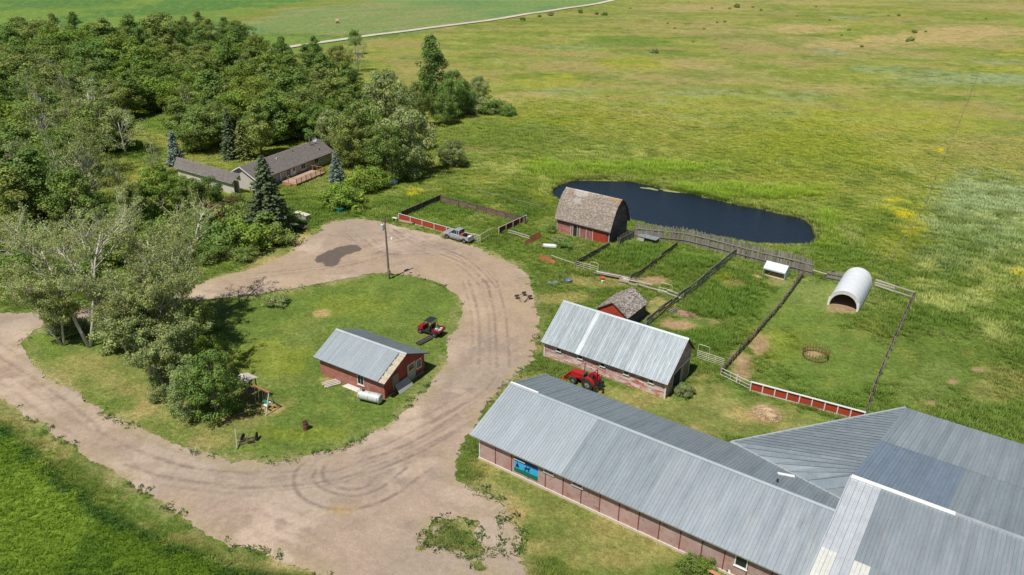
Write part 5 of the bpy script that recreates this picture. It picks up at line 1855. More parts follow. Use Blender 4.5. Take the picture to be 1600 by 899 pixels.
palisade('tall weathered grey plank windbreak fence running along the pond from the gambrel barn', [(991, 373), (1030, 377), (1068, 381), (1110, 391), (1150, 402), (1200, 415), (1235, 423), (1268, 432)], 2.45, 3.1, .215, 'wood', 1)
palisade('short grey plank windbreak beside the white arched shelter', [(1288, 436), (1318, 442)], 1.3, 1.7, .22, 'wood', 2)
palisade('low grey plank gate panel meeting the corner of the gambrel barn', [(966, 385), (978, 378), (990, 372)], 1.6, 2.0, .22, 'wood', 3)
rail_fence('single pale pole rail between the tall plank fence and the short windbreak', [(1269, 431), (1290, 437)], 2.6, 1.2, (1.0,), 'wood', 'wood_pale', rw=(.10, .12), seed=1)
rail_fence('bleached white pole fence at the far right corner of the corral', [(1366, 449), (1427, 468)], 2.6, 1.35, (.45, .85, 1.25), 'wood', 'wood_pale', rw=(.10, .20), seed=2, jit=.12)
rail_fence('brown weathered rail fence down the right side of the corral', [(1427, 468), (1408, 510), (1388, 556), (1370, 600), (1354, 645)], 2.4, 1.35, (.4, .85, 1.2), 'wood', 'wood_brown', rw=(.06, .18), seed=3, jit=.1, pw=.2)
rail_fence('grey plank rail fence from the long barn to the tall plank fence', [(1008, 513), (1040, 486), (1068, 466), (1085, 455), (1106, 436), (1126, 419), (1148, 402)], 2.0, 1.55, (.35, .75, 1.15, 1.45), 'wood', 'wood', rw=(.06, .22), seed=4, jit=.12, wob=.06)
rail_fence('dark leaning rail fence between the two nearest grassy pens', [(984, 440), (1000, 432), (1020, 416), (1038, 401), (1057, 387)], 2.2, 1.2, (.35, .7, 1.0), 'wood', 'wood_dark', rw=(.06, .2), seed=5, jit=.12, wob=.08)
rail_fence('dark plank rail fence running down from the gambrel barn corner', [(900, 417), (918, 406), (935, 397), (951, 388)], 2.0, 1.2, (.3, .65, 1.0), 'wood', 'wood_dark', rw=(.06, .24), seed=6, jit=.1)
rail_fence('grey pole fence behind the gates by the small shed', [(995, 447), (1018, 453), (1043, 461), (1066, 469)], 2.6, 1.0, (.35, .85), 'wood', 'wood_pale', rw=(.10, .16), seed=7, jit=.12)
rail_fence('thin pole fence in the tall grass left of the gambrel barn', [(745, 303), (780, 311), (820, 322), (846, 328)], 3.4, 1.0, (.85,), 'wood', 'wood', rw=(.07, .08), seed=8)
rail_fence('sagging pole rail from the rusty panel to the pale gate', [(862, 406), (880, 413), (898, 419)], 2.6, 1.0, (.85,), 'wood', 'wood_pale', rw=(.08, .09), seed=9)
rail_fence('low grey rails left of the rusty sheets', [(795, 366), (812, 371), (828, 376)], 2.4, .9, (.4, .8), 'wood', 'wood_pale', rw=(.08, .12), seed=10, pw=.1)

# brush and picket fence
rgp = random.Random(44)
Q = resample(WP((1126, 586), (1150, 558), (1176, 530), (1198, 504), (1218, 481), (1237, 456), (1254, 432)), .34)
t = thing('picket_fence', (Q[0][0], Q[0][1], 0), 0, 'dark ragged fence of upright poles and brush between the two right hand pens', 'fence')
pc = MB(); pc.tube([(0, 0, -.1), (0, 0, 1)], [.055, .035], 5); pm = pc.mesh('picket', M['wood_brown'])
pc = MB(); pc.tube([(0, 0, -.1), (0, 0, 1)], [.10, .08], 7); pm2 = pc.mesh('post', M['wood'])
for i, q in enumerate(Q):
    h = rgp.uniform(.75, 1.25)
    if i % 9 == 0: share('post', pm2, t, (q[0] - Q[0][0], q[1] - Q[0][1], 0), (0, 0, 0), (1, 1, 1.5))
    share('picket', pm, t, (q[0] - Q[0][0] + rgp.uniform(-.06, .06), q[1] - Q[0][1] + rgp.uniform(-.06, .06), 0), (rgp.uniform(-.2, .2), rgp.uniform(-.2, .2), rgp.random() * 6), (1, 1, h))
k = MB()
for a, b in zip(Q[:-1:8], list(Q[8::8]) + [Q[-1]]):
    for z in (.35, .8): k.beam((a[0] - Q[0][0] + .08, a[1] - Q[0][1], z), (b[0] - Q[0][0] + .08, b[1] - Q[0][1], z), .06, .14)
k.build('rail', M['wood_dark'], t)
k = MB()
a, b = Q[-12] - Q[0], Q[-1] - Q[0]
for i in range(9):
    u = i / 9
    c = a + (b - a) * u
    k.tube([(c[0] - .4, c[1], .05), (c[0] + rgp.uniform(-.3, .5), c[1] + rgp.uniform(-.3, .4), rgp.uniform(1.2, 1.9))], .04, 5)
k.build('leaning_poles', M['wood_brown'], t)


def panel_fence(label, pix, nb, h, mpanel, mcap, mpost, name='board_fence', cap=True, seed=1, base=.12, boards=5, dirn=-1, capw=.30):
    """bays of horizontal boards between posts with a flat cap"""
    rg = random.Random(seed)
    P = WP(*pix)
    a, b = P[0], P[-1]
    d = b - a
    L = float(np.linalg.norm(d)); yaw = math.atan2(d[1], d[0])
    t = thing(name, (a[0], a[1], 0), yaw, label, 'fence')
    bw = L / nb
    bh = (h - base) / boards
    bd = MB(); bd.box((.015, -.02, 0), (bw - .015, .02, bh - .012)); bme = bd.mesh('board', M[mpanel])
    for i in range(nb):
        for j in range(boards): share('board', bme, t, (i * bw, rg.uniform(-.006, .006), base + j * bh))
    ps = MB(); ps.box((-.06, -.14, 0), (.06, -.035, h)); psm = ps.mesh('post', M[mpost])
    for i in range(nb + 1): share('post', psm, t, (i * bw, 0, 0))
    if cap:
        k = MB(); k.box((-.08, -capw / 2 - .03, h + .003), (L + .08, capw / 2 - .03, h + .05)); k.build('cap_rail', M[mcap], t)
        k = MB(); k.box((-.06, -.034, base - .10), (L + .06, -.022, base + .05)); k.build('bottom_rail', M[mcap], t)
    return t


panel_fence('red board fence with a white cap between the corral and the big barn', [(1172, 611), (1348, 659)], 9, 1.25, 'red_clean', 'white', 'white', seed=2)
panel_fence('red and white board fence beside the silver pickup truck', [(624, 344), (738, 377)], 6, 1.25, 'red_clean', 'white', 'white', seed=3, capw=.14)
panel_fence('dark brown plank fence closing the left side of the small pen', [(627, 341), (689, 314)], 6, 1.25, 'wood_dark', 'wood_dark', 'wood_dark', seed=4, boards=4, capw=.1)
panel_fence('long brown plank fence at the back of the small pen', [(689, 316), (821, 350)], 9, 1.25, 'wood_brown', 'wood_brown', 'wood_brown', seed=5, boards=6, capw=.1)
panel_fence('short dark red fence with white posts at the right end of the small pen', [(779, 366), (822, 346)], 4, 1.2, 'red_dark', 'wood_pale', 'white', seed=6, boards=4, capw=.1)

# wire fence over the pasture
wf = WP((1380, 440), (1393, 405), (1412, 378), (1430, 350), (1447, 318), (1461, 283), (1474, 252), (1482, 232), (1496, 200), (1510, 165), (1527, 120))
Q = resample(wf, 9)
t = thing('wire_fence', (Q[0][0], Q[0][1], 0), 0, 'thin wire fence on weathered posts running away over the pasture', 'fence')
pc = MB(); pc.tube([(0, 0, -.1), (0, 0, 1.35)], [.10, .08], 6); pm = pc.mesh('post', M['wood'])
k = MB()
for i, q in enumerate(Q):
    share('post', pm, t, (q[0] - Q[0][0], q[1] - Q[0][1], 0), (rgp.uniform(-.12, .12), rgp.uniform(-.12, .12), 0))
    if i:
        for z in (.5, 1.05): k.beam((Q[i - 1][0] - Q[0][0], Q[i - 1][1] - Q[0][1], z), (q[0] - Q[0][0], q[1] - Q[0][1], z), .007)
k.build('wire', M['steel'], t)


def gate(label, pa, pb, h, mname, hoop=None, rails=4, seed=0, name='metal_gate', r=.035):
    a, b = W(*pa), W(*pb)
    d = b - a
    L = float(np.linalg.norm(d)); yaw = math.atan2(d[1], d[0])
    t = thing(name, (a[0], a[1], 0), yaw, label, 'gate')
    k = MB()
    k.tube([(0, 0, .15), (0, 0, h), (L, 0, h), (L, 0, .15), (0, 0, .15)], r, 6); k.build('frame', M[mname], t)
    rl = MB(); rl.tube([(.03, 0, 0), (L - .03, 0, 0)], r * .8, 5); rm = rl.mesh('rail', M[mname])
    for i in range(1, rails): share('rail', rm, t, (0, 0, .15 + (h - .15) * i / rails))
    k = MB()
    for x in (L * .33, L * .66): k.box((x - .02, -.02, .17), (x + .02, .02, h - .02))
    k.build('brace', M[mname], t)
    if hoop:
        x0, x1, hh = hoop
        k = MB(); k.tube([(x0 * L, 0, 0), (x0 * L, 0, hh - .15), (x0 * L + .12, 0, hh), (x1 * L - .12, 0, hh), (x1 * L, 0, hh - .15), (x1 * L, 0, 0)], r, 6)
        k.build('hoop', M[mname], t)
    return t


gate('cream pipe gate with a tall hoop in the tall grass below the gambrel barn', (901, 419), (934, 428), 1.15, 'cream', (.62, 1.0, 1.75), 3)
gate('cream hoop gate in the pole fence above the small shed', (1028, 457), (1050, 463), .9, 'cream', (.1, .95, 1.75), 2)
gate('cream pipe gate with a hoop behind the open end of the peeling barn', (1089, 560), (1131, 574), 1.15, 'cream', (.0, .42, 2.1), 4)
gate('white pipe gate beside the tail of the silver pickup truck', (738, 377), (750, 380), 1.3, 'cream', (.0, 1.0, 1.45), 4)
gate('pale hoop gate in the gap of the small pen', (751, 380), (768, 371), .6, 'cream', (.0, 1.0, 1.6), 1)
g_ = gate('white wire gate across the bare corner next to the red fence', (1126, 587), (1171, 609), 1.05, 'white', None, 2)
k = MB(); k.box((2.2, -.07, 0), (2.34, .07, 1.2)); k.build('post', M['white'], g_)

# ================================================================== SMALL THINGS
# power pole with transformer and yard lamp
q = W(608, 436)
t = thing('utility_pole', (q[0], q[1], 0), 0, 'tall wooden power pole with a grey transformer at the edge of the island', 'pole')
k = MB(); k.tube([(0, 0, -.3), (-.05, 0, 5), (-.12, 0, 10.3)], [.17, .15, .11], 10); k.build('shaft', M['wood_brown'], t)
k = MB(); k.tube([(-.50, -.1, 8.0), (-.50, -.1, 8.05), (-.50, -.1, 8.95), (-.50, -.1, 9.05)], [.20, .27, .27, .18], 12); tr_ = k.build('transformer', M['tank'], t)
k = MB(); k.beam((-.3, -.05, 8.3), (-.1, 0, 8.3), .06); k.beam((-.3, -.05, 8.8), (-.1, 0, 8.8), .06); k.build('bracket', M['steel'], tr_)
k = MB(); k.cyl((-.50, -.1, 9.06), (-.50, -.1, 9.32), .04, 6); k.build('bushing', M['wood_brown'], tr_)
k = MB(); k.cyl((-.14, 0, 9.9), (-.14, 0, 10.05), .05, 6); k.build('insulator', M['black'], t)
k = MB(); k.tube([(-.02, 0, 6.8), (.35, -.2, 7.0), (.75, -.4, 6.95)], .03, 6); a_ = k.build('lamp_arm', M['steel'], t)
k = MB(); k.tube([(.85, -.45, 7.05), (.85, -.45, 6.98), (.85, -.45, 6.75)], [.07, .16, .2], 10); k.build('lamp_head', M['white_clean'], a_)
k = MB(); k.box((-.14, -.27, 1.0), (.14, -.17, 1.7)); k.box((.14, -.1, .9), (.3, .08, 1.4)); k.build('meter_box', M['steel'], t)
k = MB(); k.beam((0, -.2, .1), (0, -.2, 1.0), .06); k.beam((-.03, -.16, 1.7), (-.1, -.13, 8.0), .04); k.build('conduit', M['steel'], t)


def wheel_meshes(r, w, rimf=.58, mrim='steel', seg=20):
    prof = [(-w / 2, r * rimf), (-w / 2, r * .92), (-w * .38, r), (w * .38, r), (w / 2, r * .92), (w / 2, r * rimf)]
    mb = MB()
    n = len(prof)
    vs = []
    for s in range(seg):
        a = 2 * math.pi * s / seg
        for y, rr in prof: vs.append((rr * math.cos(a), y, rr * math.sin(a)))
    fs = []
    for s in range(seg):
        s2 = (s + 1) % seg
        for i in range(n - 1): fs.append((s * n + i, s2 * n + i, s2 * n + i + 1, s * n + i + 1))
        fs.append((s * n + n - 1, s2 * n + n - 1, s2 * n, s * n))
    mb.quads(vs, fs)
    ty = mb.mesh('tyre', M['black'])
    mb = MB()
    mb.cyl((0, -w * .34, 0), (0, w * .34, 0), r * rimf * .98, 14)
    for i in range(5):
        a = 2 * math.pi * i / 5
        mb.beam((0, -w * .44, 0), (r * rimf * .85 * math.cos(a), -w * .37, r * rimf * .85 * math.sin(a)), .06, .03)
        mb.beam((0, w * .44, 0), (r * rimf * .85 * math.cos(a), w * .37, r * rimf * .85 * math.sin(a)), .06, .03)
    rm = mb.mesh('rim', M[mrim])
    return ty, rm


def put_wheel(root, me2, x, y, r, yaw=0, tilt=0):
    o = share('wheel', me2[0], root, (x, y, r), (tilt, 0, yaw))
    share('rim', me2[1], o)
    return o


def hull(mb, secs, mi=0):
    """skin over cross sections along x; each section a list of (y,z) for the right half from bottom to top centre"""
    rings = []
    for x, half in secs:
        ring = [(x, -y, z) for y, z in half] + [(x, y, z) for y, z in half[::-1]]
        rings.append(ring)
    n = len(rings[0])
    vs = [v for r in rings for v in r]
    fs = []
    for i in range(len(rings) - 1):
        for j in range(n): fs.append((i * n + j, i * n + (j + 1) % n, (i + 1) * n + (j + 1) % n, (i + 1) * n + j))
    fs.append(tuple(range(n))); fs.append(tuple(range((len(rings) - 1) * n, len(rings) * n))[::-1])
    mb.quads(vs, fs, mi)


# silver pickup: x forward
def pickup():
    fw, rw = W(698, 372.5), W(727, 380.5)
    d = fw - rw
    yaw = math.atan2(d[1], d[0])
    f2 = np.array([math.cos(yaw), math.sin(yaw)]); s2 = np.array([-math.sin(yaw), math.cos(yaw)])
    # the two wheels seen are on the truck's left (south) side
    c = (fw + rw) / 2 + s2 * (-.78)
    if s2[1] > 0: c = (fw + rw) / 2 + s2 * .78
    t = thing('pickup_truck', (c[0], c[1], 0), yaw, 'silver extended cab pickup truck parked on the grass by the red and white fence', 'pickup truck')
    WB = 3.2
    t.scale = (1.15, 1.15, 1.12)
    sy = .88
    b = MB()
    # lower body: bonnet, cab sides to the beltline
    def sec(x, zt, yb=.86, yt=.80, zb=.48, zm=.78, crown=.02): return (x, [(yb * .94, zb), (yb, zm), (yt + .03, zt - .06), (yt - .03, zt), (.0001, zt + crown)])
    hull(b, [sec(2.48, .80, .70, .66, .45, .65), sec(2.42, .93, .80, .74, .42), sec(2.2, 1.02, .85, .77), sec(1.7, 1.07), sec(1.28, 1.12), sec(1.2, 1.14), sec(-.58, 1.14), sec(-.62, 1.14)])
    body = b.build('body', M['silver'], t, smooth=False, bevel=.03)
    # cab roof: pillars and roof
    c_ = MB()
    roofz = 1.78
    hull(c_, [(.42, [(.60, roofz - .07), (.60, roofz - .035), (.0001, roofz)]), (.1, [(.66, roofz - .07), (.64, roofz - .01), (.0001, roofz + .02)]), (-.42, [(.66, roofz - .07), (.64, roofz - .01), (.0001, roofz + .02)]), (-.58, [(.63, roofz - .08), (.6, roofz - .03), (.0001, roofz)])])
    for s in (-1, 1):
        c_.beam((1.18, s * .72, 1.13), (.42, s * .61, roofz - .05), .07)
        c_.beam((.22, s * .77, 1.13), (.10, s * .655, roofz - .05), .09, .03)
        c_.beam((-.22, s * .77, 1.13), (-.22, s * .66, roofz - .05), .10, .03)
        c_.beam((-.60, s * .77, 1.13), (-.56, s * .63, roofz - .05), .12, .06)
    c_.build('cab', M['silver'], t)
    g = MB()
    g.face([(1.16, -.68, 1.15), (1.16, .68, 1.15), (.44, .585, roofz - .06), (.44, -.585, roofz - .06)])
    for s in (-1, 1): g.face([(1.12, s * .735, 1.15), (-.58, s * .755, 1.15), (-.54, s * .635, roofz - .06), (.42, s * .62, roofz - .06)])
    g.face([(-.61, -.70, 1.15), (-.61, .70, 1.15), (-.575, .6, roofz - .07), (-.575, -.6, roofz - .07)])
    g.build('window_glass', M['glass'], t)
    # box
    b = MB()
    for s in (-1, 1):
        b.box((-2.42, s * .86 - .0, .55), (-.64, s * .74, 1.12))
    b.box((-2.42, -.739, .55), (-.64, .739, .66))
    b.box((-.70, -.739, .661), (-.645, .739, 1.12)); b.box((-2.42, -.739, .661), (-2.36, .739, 1.12))
    bed = b.build('cargo_bed', M['silver'], t, bevel=.02)
    k = MB(); k.box((-2.35, -.73, .662), (-.71, .73, .68)); k.build('bed_liner', M['black_gloss'], bed)
    k = MB(); k.box((-1.15, -.6, .69), (-.74, .6, 1.02)); k.build('tool_box', M['black_gloss'], bed)
    k = MB(); k.box((-1.1, .12, 1.03), (-.8, .5, 1.3)); k.build('fuel_can', M['orange'], bed)
    k = MB(); k.box((-2.1, -.5, .69), (-1.7, .1, .95)); k.build('crate', M['white_clean'], bed)
    k = MB()
    for s in (-1, 1):
        for x in (WB / 2, -WB / 2):
            n = 10
            for i in range(n):
                a0, a1 = math.pi * i / n, math.pi * (i + 1) / n
                k.quads([(x + .44 * math.cos(a0), s * .865, .38 + .44 * math.sin(a0)), (x + .44 * math.cos(a1), s * .865, .38 + .44 * math.sin(a1)), (x, s * .865, .38)], [(0, 1, 2)])
    k.build('wheel_arch', M['black'], t)
    k = MB(); k.box((2.44, -.8, .42), (2.56, .8, .60)); k.box((-2.56, -.8, .45), (-2.45, .8, .62)); k.build('bumper', M['steel'], t)
    k = MB(); k.box((2.47, -.35, .66), (2.51, .35, .86)); k.build('grille', M['black_gloss'], t)
    for s in (-1, 1):
        k = MB(); k.box((2.36, s * .48, .66), (2.475, s * .74, .86)); k.build('headlight', M['white_clean'], t)
        k = MB(); k.box((-2.45, s * .76, .75), (-2.425, s * .87, 1.05)); k.build('tail_light', M['tractor_red'], t)
        k = MB(); k.box((1.0, s * .84, 1.12), (1.14, s * 1.02, 1.28)); k.build('mirror', M['silver'], t)
        k = MB(); k.box((.0, s * .868, .93), (.14, s * .885, .96)); k.build('door_handle', M['black'], t)
        k = MB(); k.box((-1.0, s * .80, .36), (1.05, s * .9, .42)); k.build('running_board', M['steel'], t)
    k = MB(); k.box((-2.4, -.5, .3), (2.3, .5, .47)); k.build('chassis', M['black'], t)
    wm_ = wheel_meshes(.37, .25)
    for x in (WB / 2, -WB / 2):
        for s in (-1, 1): put_wheel(t, wm_, x, s * .76, .37)
    footprint(c, yaw, -2.2, -.8, 2.2, .8)


pickup()


def utv():
    a, b = W(658, 521), W(678, 527)         # front and rear near wheels
    d = a - b
    yaw = math.atan2(d[1], d[0])
    s2 = np.array([-math.sin(yaw), math.cos(yaw)])
    if s2[1] < 0: s2 = -s2
    c = (a + b) / 2 + s2 * .62
    t = thing('utility_vehicle', (c[0], c[1], 0), yaw, 'dark red side by side utility vehicle with a black roof and a loaded box', 'utility vehicle')
    t.scale = (1.12, 1.12, 1.12)
    b_ = MB()
    hull(b_, [(1.5, [(.42, .45), (.45, .62), (.40, .78), (.0001, .80)]), (1.35, [(.5, .42), (.55, .65), (.48, .90), (.0001, .93)]), (.75, [(.6, .42), (.64, .75), (.58, 1.02), (.0001, 1.06)]), (.6, [(.6, .42), (.64, .75), (.58, 1.05), (.0001, 1.1)])])
    b_.build('hood', M['utv_red'], t, bevel=.02)
    k = MB(); k.box((-1.4, -.62, .36), (1.3, .62, .44)); k.box((-.35, -.6, .441), (.6, .6, .47)); k.build('chassis', M['black'], t)
    k = MB(); k.box((-.42, -.6, .471), (.02, .6, .85)); k.box((-.47, -.6, .851), (-.33, .6, 1.35)); k.build('seat', M['black_gloss'], t)
    k = MB()
    for s in (-1, 1):
        k.tube([(.65, s * .6, .95), (.35, s * .6, 1.75), (.25, s * .58, 1.86), (-.55, s * .58, 1.86), (-.62, s * .6, 1.7), (-.68, s * .62, .6)], .03, 6)
        k.tube([(-.2, s * .62, .5), (.55, s * .62, .62)], .03, 6)
    k.tube([(.35, -.6, 1.75), (.35, .6, 1.75)], .03, 6); k.tube([(-.62, -.6, 1.7), (-.62, .6, 1.7)], .03, 6)
    k.build('roll_cage', M['black'], t)
    k = MB(); k.box((-.66, -.66, 1.885), (.36, .66, 1.94)); k.build('roof', M['black_gloss'], t, bevel=.02)
    k = MB(); k.tube([(.5, -.25, 1.0), (.35, -.25, 1.15)], .02, 5)
    for i in range(10):
        a0, a1 = i * .628, (i + 1) * .628
        k.beam((.33 + .06 * math.sin(a0), -.25 + .18 * math.cos(a0), 1.16 + .15 * math.sin(a0)), (.33 + .06 * math.sin(a1), -.25 + .18 * math.cos(a1), 1.16 + .15 * math.sin(a1)), .03)
    k.build('steering_wheel', M['black'], t)
    k = MB(); k.box((-1.75, -.70, .72), (-.72, .70, .76))
    for s in (-1, 1): k.box((-1.75, s * .70, .761), (-.72, s * .66, 1.02))
    k.box((-.76, -.655, .761), (-.72, .655, 1.02)); k.box((-1.75, -.655, .761), (-1.71, .655, 1.02))
    bed = k.build('cargo_box', M['utv_red'], t)
    rg = random.Random(2)
    for i in range(7):
        x, y = rg.uniform(-1.55, -.95), rg.uniform(-.5, .5)
        z = .765
        sx = rg.uniform(.1, .2)
        k = MB(); k.box((x - sx, y - .12, z), (x + sx, y + .12, z + rg.uniform(.15, .32))); k.build('cargo', M[rg.choice(['white_clean', 'steel', 'white_clean', 'teal', 'wood_pale'])], bed, loc=(0, 0, i * .002))
    wm_ = wheel_meshes(.32, .26, .5)
    for x in (1.0, -1.05):
        for s in (-1, 1): put_wheel(t, wm_, x, s * .62, .32)
    for s in (-1, 1):
        k = MB(); k.box((1.40, s * .25, .66), (1.49, s * .42, .76)); k.build('headlight', M['white_clean'], t)
        k = MB(); k.box((.72, s * .6, .70), (1.3, s * .78, .74)); k.build('fender', M['utv_red'], t)
    footprint(c, yaw, -1.5, -.6, 1.4, .6)


utv()


def tractor():
    # front (bonnet) points up and left in the picture, rear with a three point tool points right
    c = W(917, 603)
    d = W(885, 592) - W(930, 611)
    yaw = math.atan2(d[1], d[0])
    t = thing('farm_tractor', (c[0], c[1], 0), yaw, 'red farm tractor with black roll bar and black exhaust parked between the two long barns', 'tractor')
    b = MB()
    hull(b, [(2.15, [(.26, .75), (.34, 1.0), (.32, 1.35), (.0001, 1.42)]), (1.9, [(.34, .72), (.40, 1.0), (.38, 1.46), (.0001, 1.55)]), (1.0, [(.40, .72), (.44, 1.0), (.42, 1.55), (.0001, 1.66)]), (.5, [(.42, .72), (.45, 1.0), (.43, 1.58), (.0001, 1.70)])])
    b.build('bonnet', M['tractor_red'], t, bevel=.03)
    k = MB(); k.box((-.9, -.30, .55), (2.0, .30, .88)); k.build('chassis', M['black'], t)
    k = MB(); k.box((2.155, -.26, .85), (2.19, .26, 1.3)); k.build('grille', M['black_gloss'], t)
    k = MB(); k.tube([(.75, -.5, 1.3), (.75, -.52, 2.5), (.70, -.52, 2.65)], .055, 8); k.build('exhaust', M['black'], t)
    k = MB()
    for s in (-1, 1):
        n = 8
        for i in range(n):
            a0, a1 = R(25) + R(150) * i / n, R(25) + R(150) * (i + 1) / n
            r = .88
            P_ = lambda a, y: (-.55 + r * math.cos(a), y, .80 + r * math.sin(a))
            k.quads([P_(a0, s * .5), P_(a1, s * .5), P_(a1, s * .98), P_(a0, s * .98)], [(0, 1, 2, 3)])
            k.quads([P_(a0, s * .5), P_(a1, s * .5), (-.55, s * .5, .9)], [(0, 1, 2)])
    k.build('fender', M['tractor_red'], t)
    k = MB(); k.box((-.75, -.28, 1.15), (-.3, .28, 1.28)); k.box((-.85, -.27, 1.281), (-.74, .27, 1.75)); k.build('seat', M['black_gloss'], t)
    k = MB(); k.tube([(.25, 0, 1.3), (.05, 0, 1.65)], .03, 6)
    for i in range(10):
        a0, a1 = i * .628, (i + 1) * .628
        k.beam((.05 + .08 * math.sin(a0), .22 * math.cos(a0), 1.66 + .2 * math.sin(a0)), (.05 + .08 * math.sin(a1), .22 * math.cos(a1), 1.66 + .2 * math.sin(a1)), .035)
    k.build('steering_wheel', M['black'], t)
    k = MB(); k.tube([(-1.05, -.5, .9), (-1.05, -.5, 2.3), (-1.05, -.42, 2.45), (-1.05, .42, 2.45), (-1.05, .5, 2.3), (-1.05, .5, .9)], .05, 6); k.build('roll_bar', M['black'], t)
    wm_ = wheel_meshes(.78, .46, .5, 'steel')
    for s in (-1, 1): put_wheel(t, wm_, -.55, s * .75, .78)
    wm_ = wheel_meshes(.48, .30, .5, 'steel')
    for s in (-1, 1): put_wheel(t, wm_, 1.55, s * .65, .48)
    # backhoe style tool
    k = MB()
    k.box((-1.75, -.8, .35), (-1.55, .8, .55)); k.box((-1.55, -.08, .5), (-1.0, .08, 1.0))
    k.tube([(-1.6, 0, .5), (-1.7, .1, 1.5), (-2.0, .3, 1.9)], .07, 6); k.tube([(-2.0, .3, 1.9), (-2.2, .35, .9)], .07, 6)
    k.tube([(-1.1, -.3, .6), (-1.65, -.5, .5)], .04, 6); k.tube([(-1.1, .3, .6), (-1.65, .5, .5)], .04, 6)
    k.box((-1.8, -.95, .02), (-1.5, -.75, .9)); k.box((-1.8, .75, .02), (-1.5, .95, .9))
    k.tube([(-2.2, .35, .9), (-2.35, .35, .5)], .16, 6)
    k.build('rear_implement', M['black_gloss'], t)
    k = MB()
    for s in (-1, 1):
        k.beam((.7, s * .48, 1.05), (2.3, s * .48, .8), .1, .14); k.beam((2.3, s * .48, .8), (2.75, s * .48, .35), .1, .12)
    k.build('loader_arm', M['tractor_red'], t)
    k = MB()
    pr = [(2.7, .15), (2.75, .65), (2.82, .66), (2.80, .2), (3.3, .12), (3.3, .06)]
    k.prism(pr, -.8, .8); k.build('bucket', M['tractor_red'], t)
    k = MB(); k.box((-.98, -.9, 1.45), (-.92, -.8, 1.6)); k.box((-.98, .8, 1.45), (-.92, .9, 1.6)); k.build('lamp', M['orange'], t)
    k = MB(); k.box((.28, -.42, 1.0), (.49, .42, 1.62)); k.build('dashboard', M['steel_dark'], t)
    footprint(c, yaw, -1.8, -.9, 2.5, .9)


tractor()

# heating oil tank
a, b = W(559, 628), W(592, 636)
d = b - a; yaw = math.atan2(d[1], d[0]); L = float(np.linalg.norm(d))
t = thing('fuel_tank', (a[0], a[1], 0), yaw, 'horizontal grey fuel tank on a stand in front of the red workshop', 'tank')
k = MB(); k.tube([(-.02, .5, .78), (.06, .5, .78), (L * .5, .5, .78), (L - .06, .5, .78), (L + .02, .5, .78)], [.48, .56, .56, .56, .48], 20); k.build('barrel', M['tank'], t, smooth=False, bevel=.01)
k = MB()
for x in (L * .08, L * .5, L * .92): k.tube([(x - .03, .5, .78), (x + .03, .5, .78)], .575, 20)
k.build('band', M['steel'], t)
k = MB(); k.cyl((L * .2, .5, 1.34), (L * .2, .5, 1.46), .16, 12); k.build('filler_cap', M['black'], t)
lg = MB(); lg.box((-.04, -.04, 0), (.04, .04, .45)); lm = lg.mesh('leg', M['steel'])
for x in (.2, L - .2):
    for y in (.2, .8): share('leg', lm, t, (x, y, 0))
footprint(a, yaw, 0, 0, L, 1)

# rusty barrel
q = W(478, 671)
t = thing('burn_barrel', (q[0], q[1], 0), .3, 'rusty brown burn barrel standing alone on the lawn', 'barrel')
k = MB(); k.tube([(0, 0, 0), (0, 0, .3), (0, 0, .32), (0, 0, .6), (0, 0, .62), (0, 0, .92)], [.31, .31, .33, .33, .31, .31], 16); 
b_ = k.build('drum', M['rust_dark'], t)
k = MB(); k.tube([(0, 0, .921), (0, 0, .97)], [.335, .335], 16); k.build('rim', M['rust_dark'], t)
k = MB(); k.cyl((0, 0, .975), (0, 0, .98), .29, 16); k.build('ash', M['dark'], t)

# planks stack beside the workshop
sc_, ss_ = math.cos(SA), math.sin(SA)
q = W(518, 600)
t = thing('plank_stack', (q[0], q[1], 0), R(30), 'four short pale planks lying on the grass by the red workshop wall', 'planks')
bd = MB(); bd.box((-1.0, -.1, 0), (1.0, .1, .06)); bm3 = bd.mesh('plank', M['wood_pale'])
for i in range(4): share('plank', bm3, t, (.08 * math.sin(i * 2.1), -.5 + i * .34, .08), (0, 0, .05 * math.sin(i * 3)))
bd = MB(); bd.box((-.7, -.75, 0), (-.58, .75, .075)); bd.box((.58, -.75, 0), (.7, .75, .075)); bd.build('bearer', M['wood'], t)
q = W(549, 607)
t = thing('board_pile', (q[0], q[1], 0), SA, 'white painted boards piled against the red workshop wall behind the fuel tank', 'boards')
for i in range(4):
    k = MB(); k.box((-1.2 + .1 * i, -.3 + .17 * i, .02 + .03 * i), (1.2 - .12 * (i % 2), -.14 + .17 * i, .06 + .035 * i)); k.build('board', M['white'], t)
q = W(618, 622)
ul = ((W(630, 612) - q))
wsp = W(502, 584.3)
sax, say = np.array([sc_, ss_]), np.array([-ss_, sc_])
o_ = wsp + sax * (SL + .10) + say * 1.6
t = thing('leaning_board', (o_[0], o_[1], 0), SA, 'big grey board leaning on the shaded end of the red workshop', 'board')
k = MB(); k.quads([(.75, 0, .02), (.75, 2.5, .02), (.02, 2.5, 1.05), (.02, 0, 1.05), (.79, 0, .05), (.79, 2.5, .05), (.06, 2.5, 1.08), (.06, 0, 1.08)], [(0, 1, 2, 3), (4, 7, 6, 5), (0, 4, 5, 1), (2, 6, 7, 3), (0, 3, 7, 4), (1, 5, 6, 2)])
k.build('sheet', M['siding_grey'], t)
q = W(663, 534)
t = thing('dark_beams', (q[0], q[1], 0), R(50), 'dark timber beams lying between the workshop and the utility vehicle', 'beams')
for i in range(3):
    k = MB(); k.box((-1.2, -.4 + i * .3, .02 + .02 * i), (1.2 + .1 * i, -.2 + i * .3, .25 + .03 * i)); k.build('beam', M['wood_dark'], t)


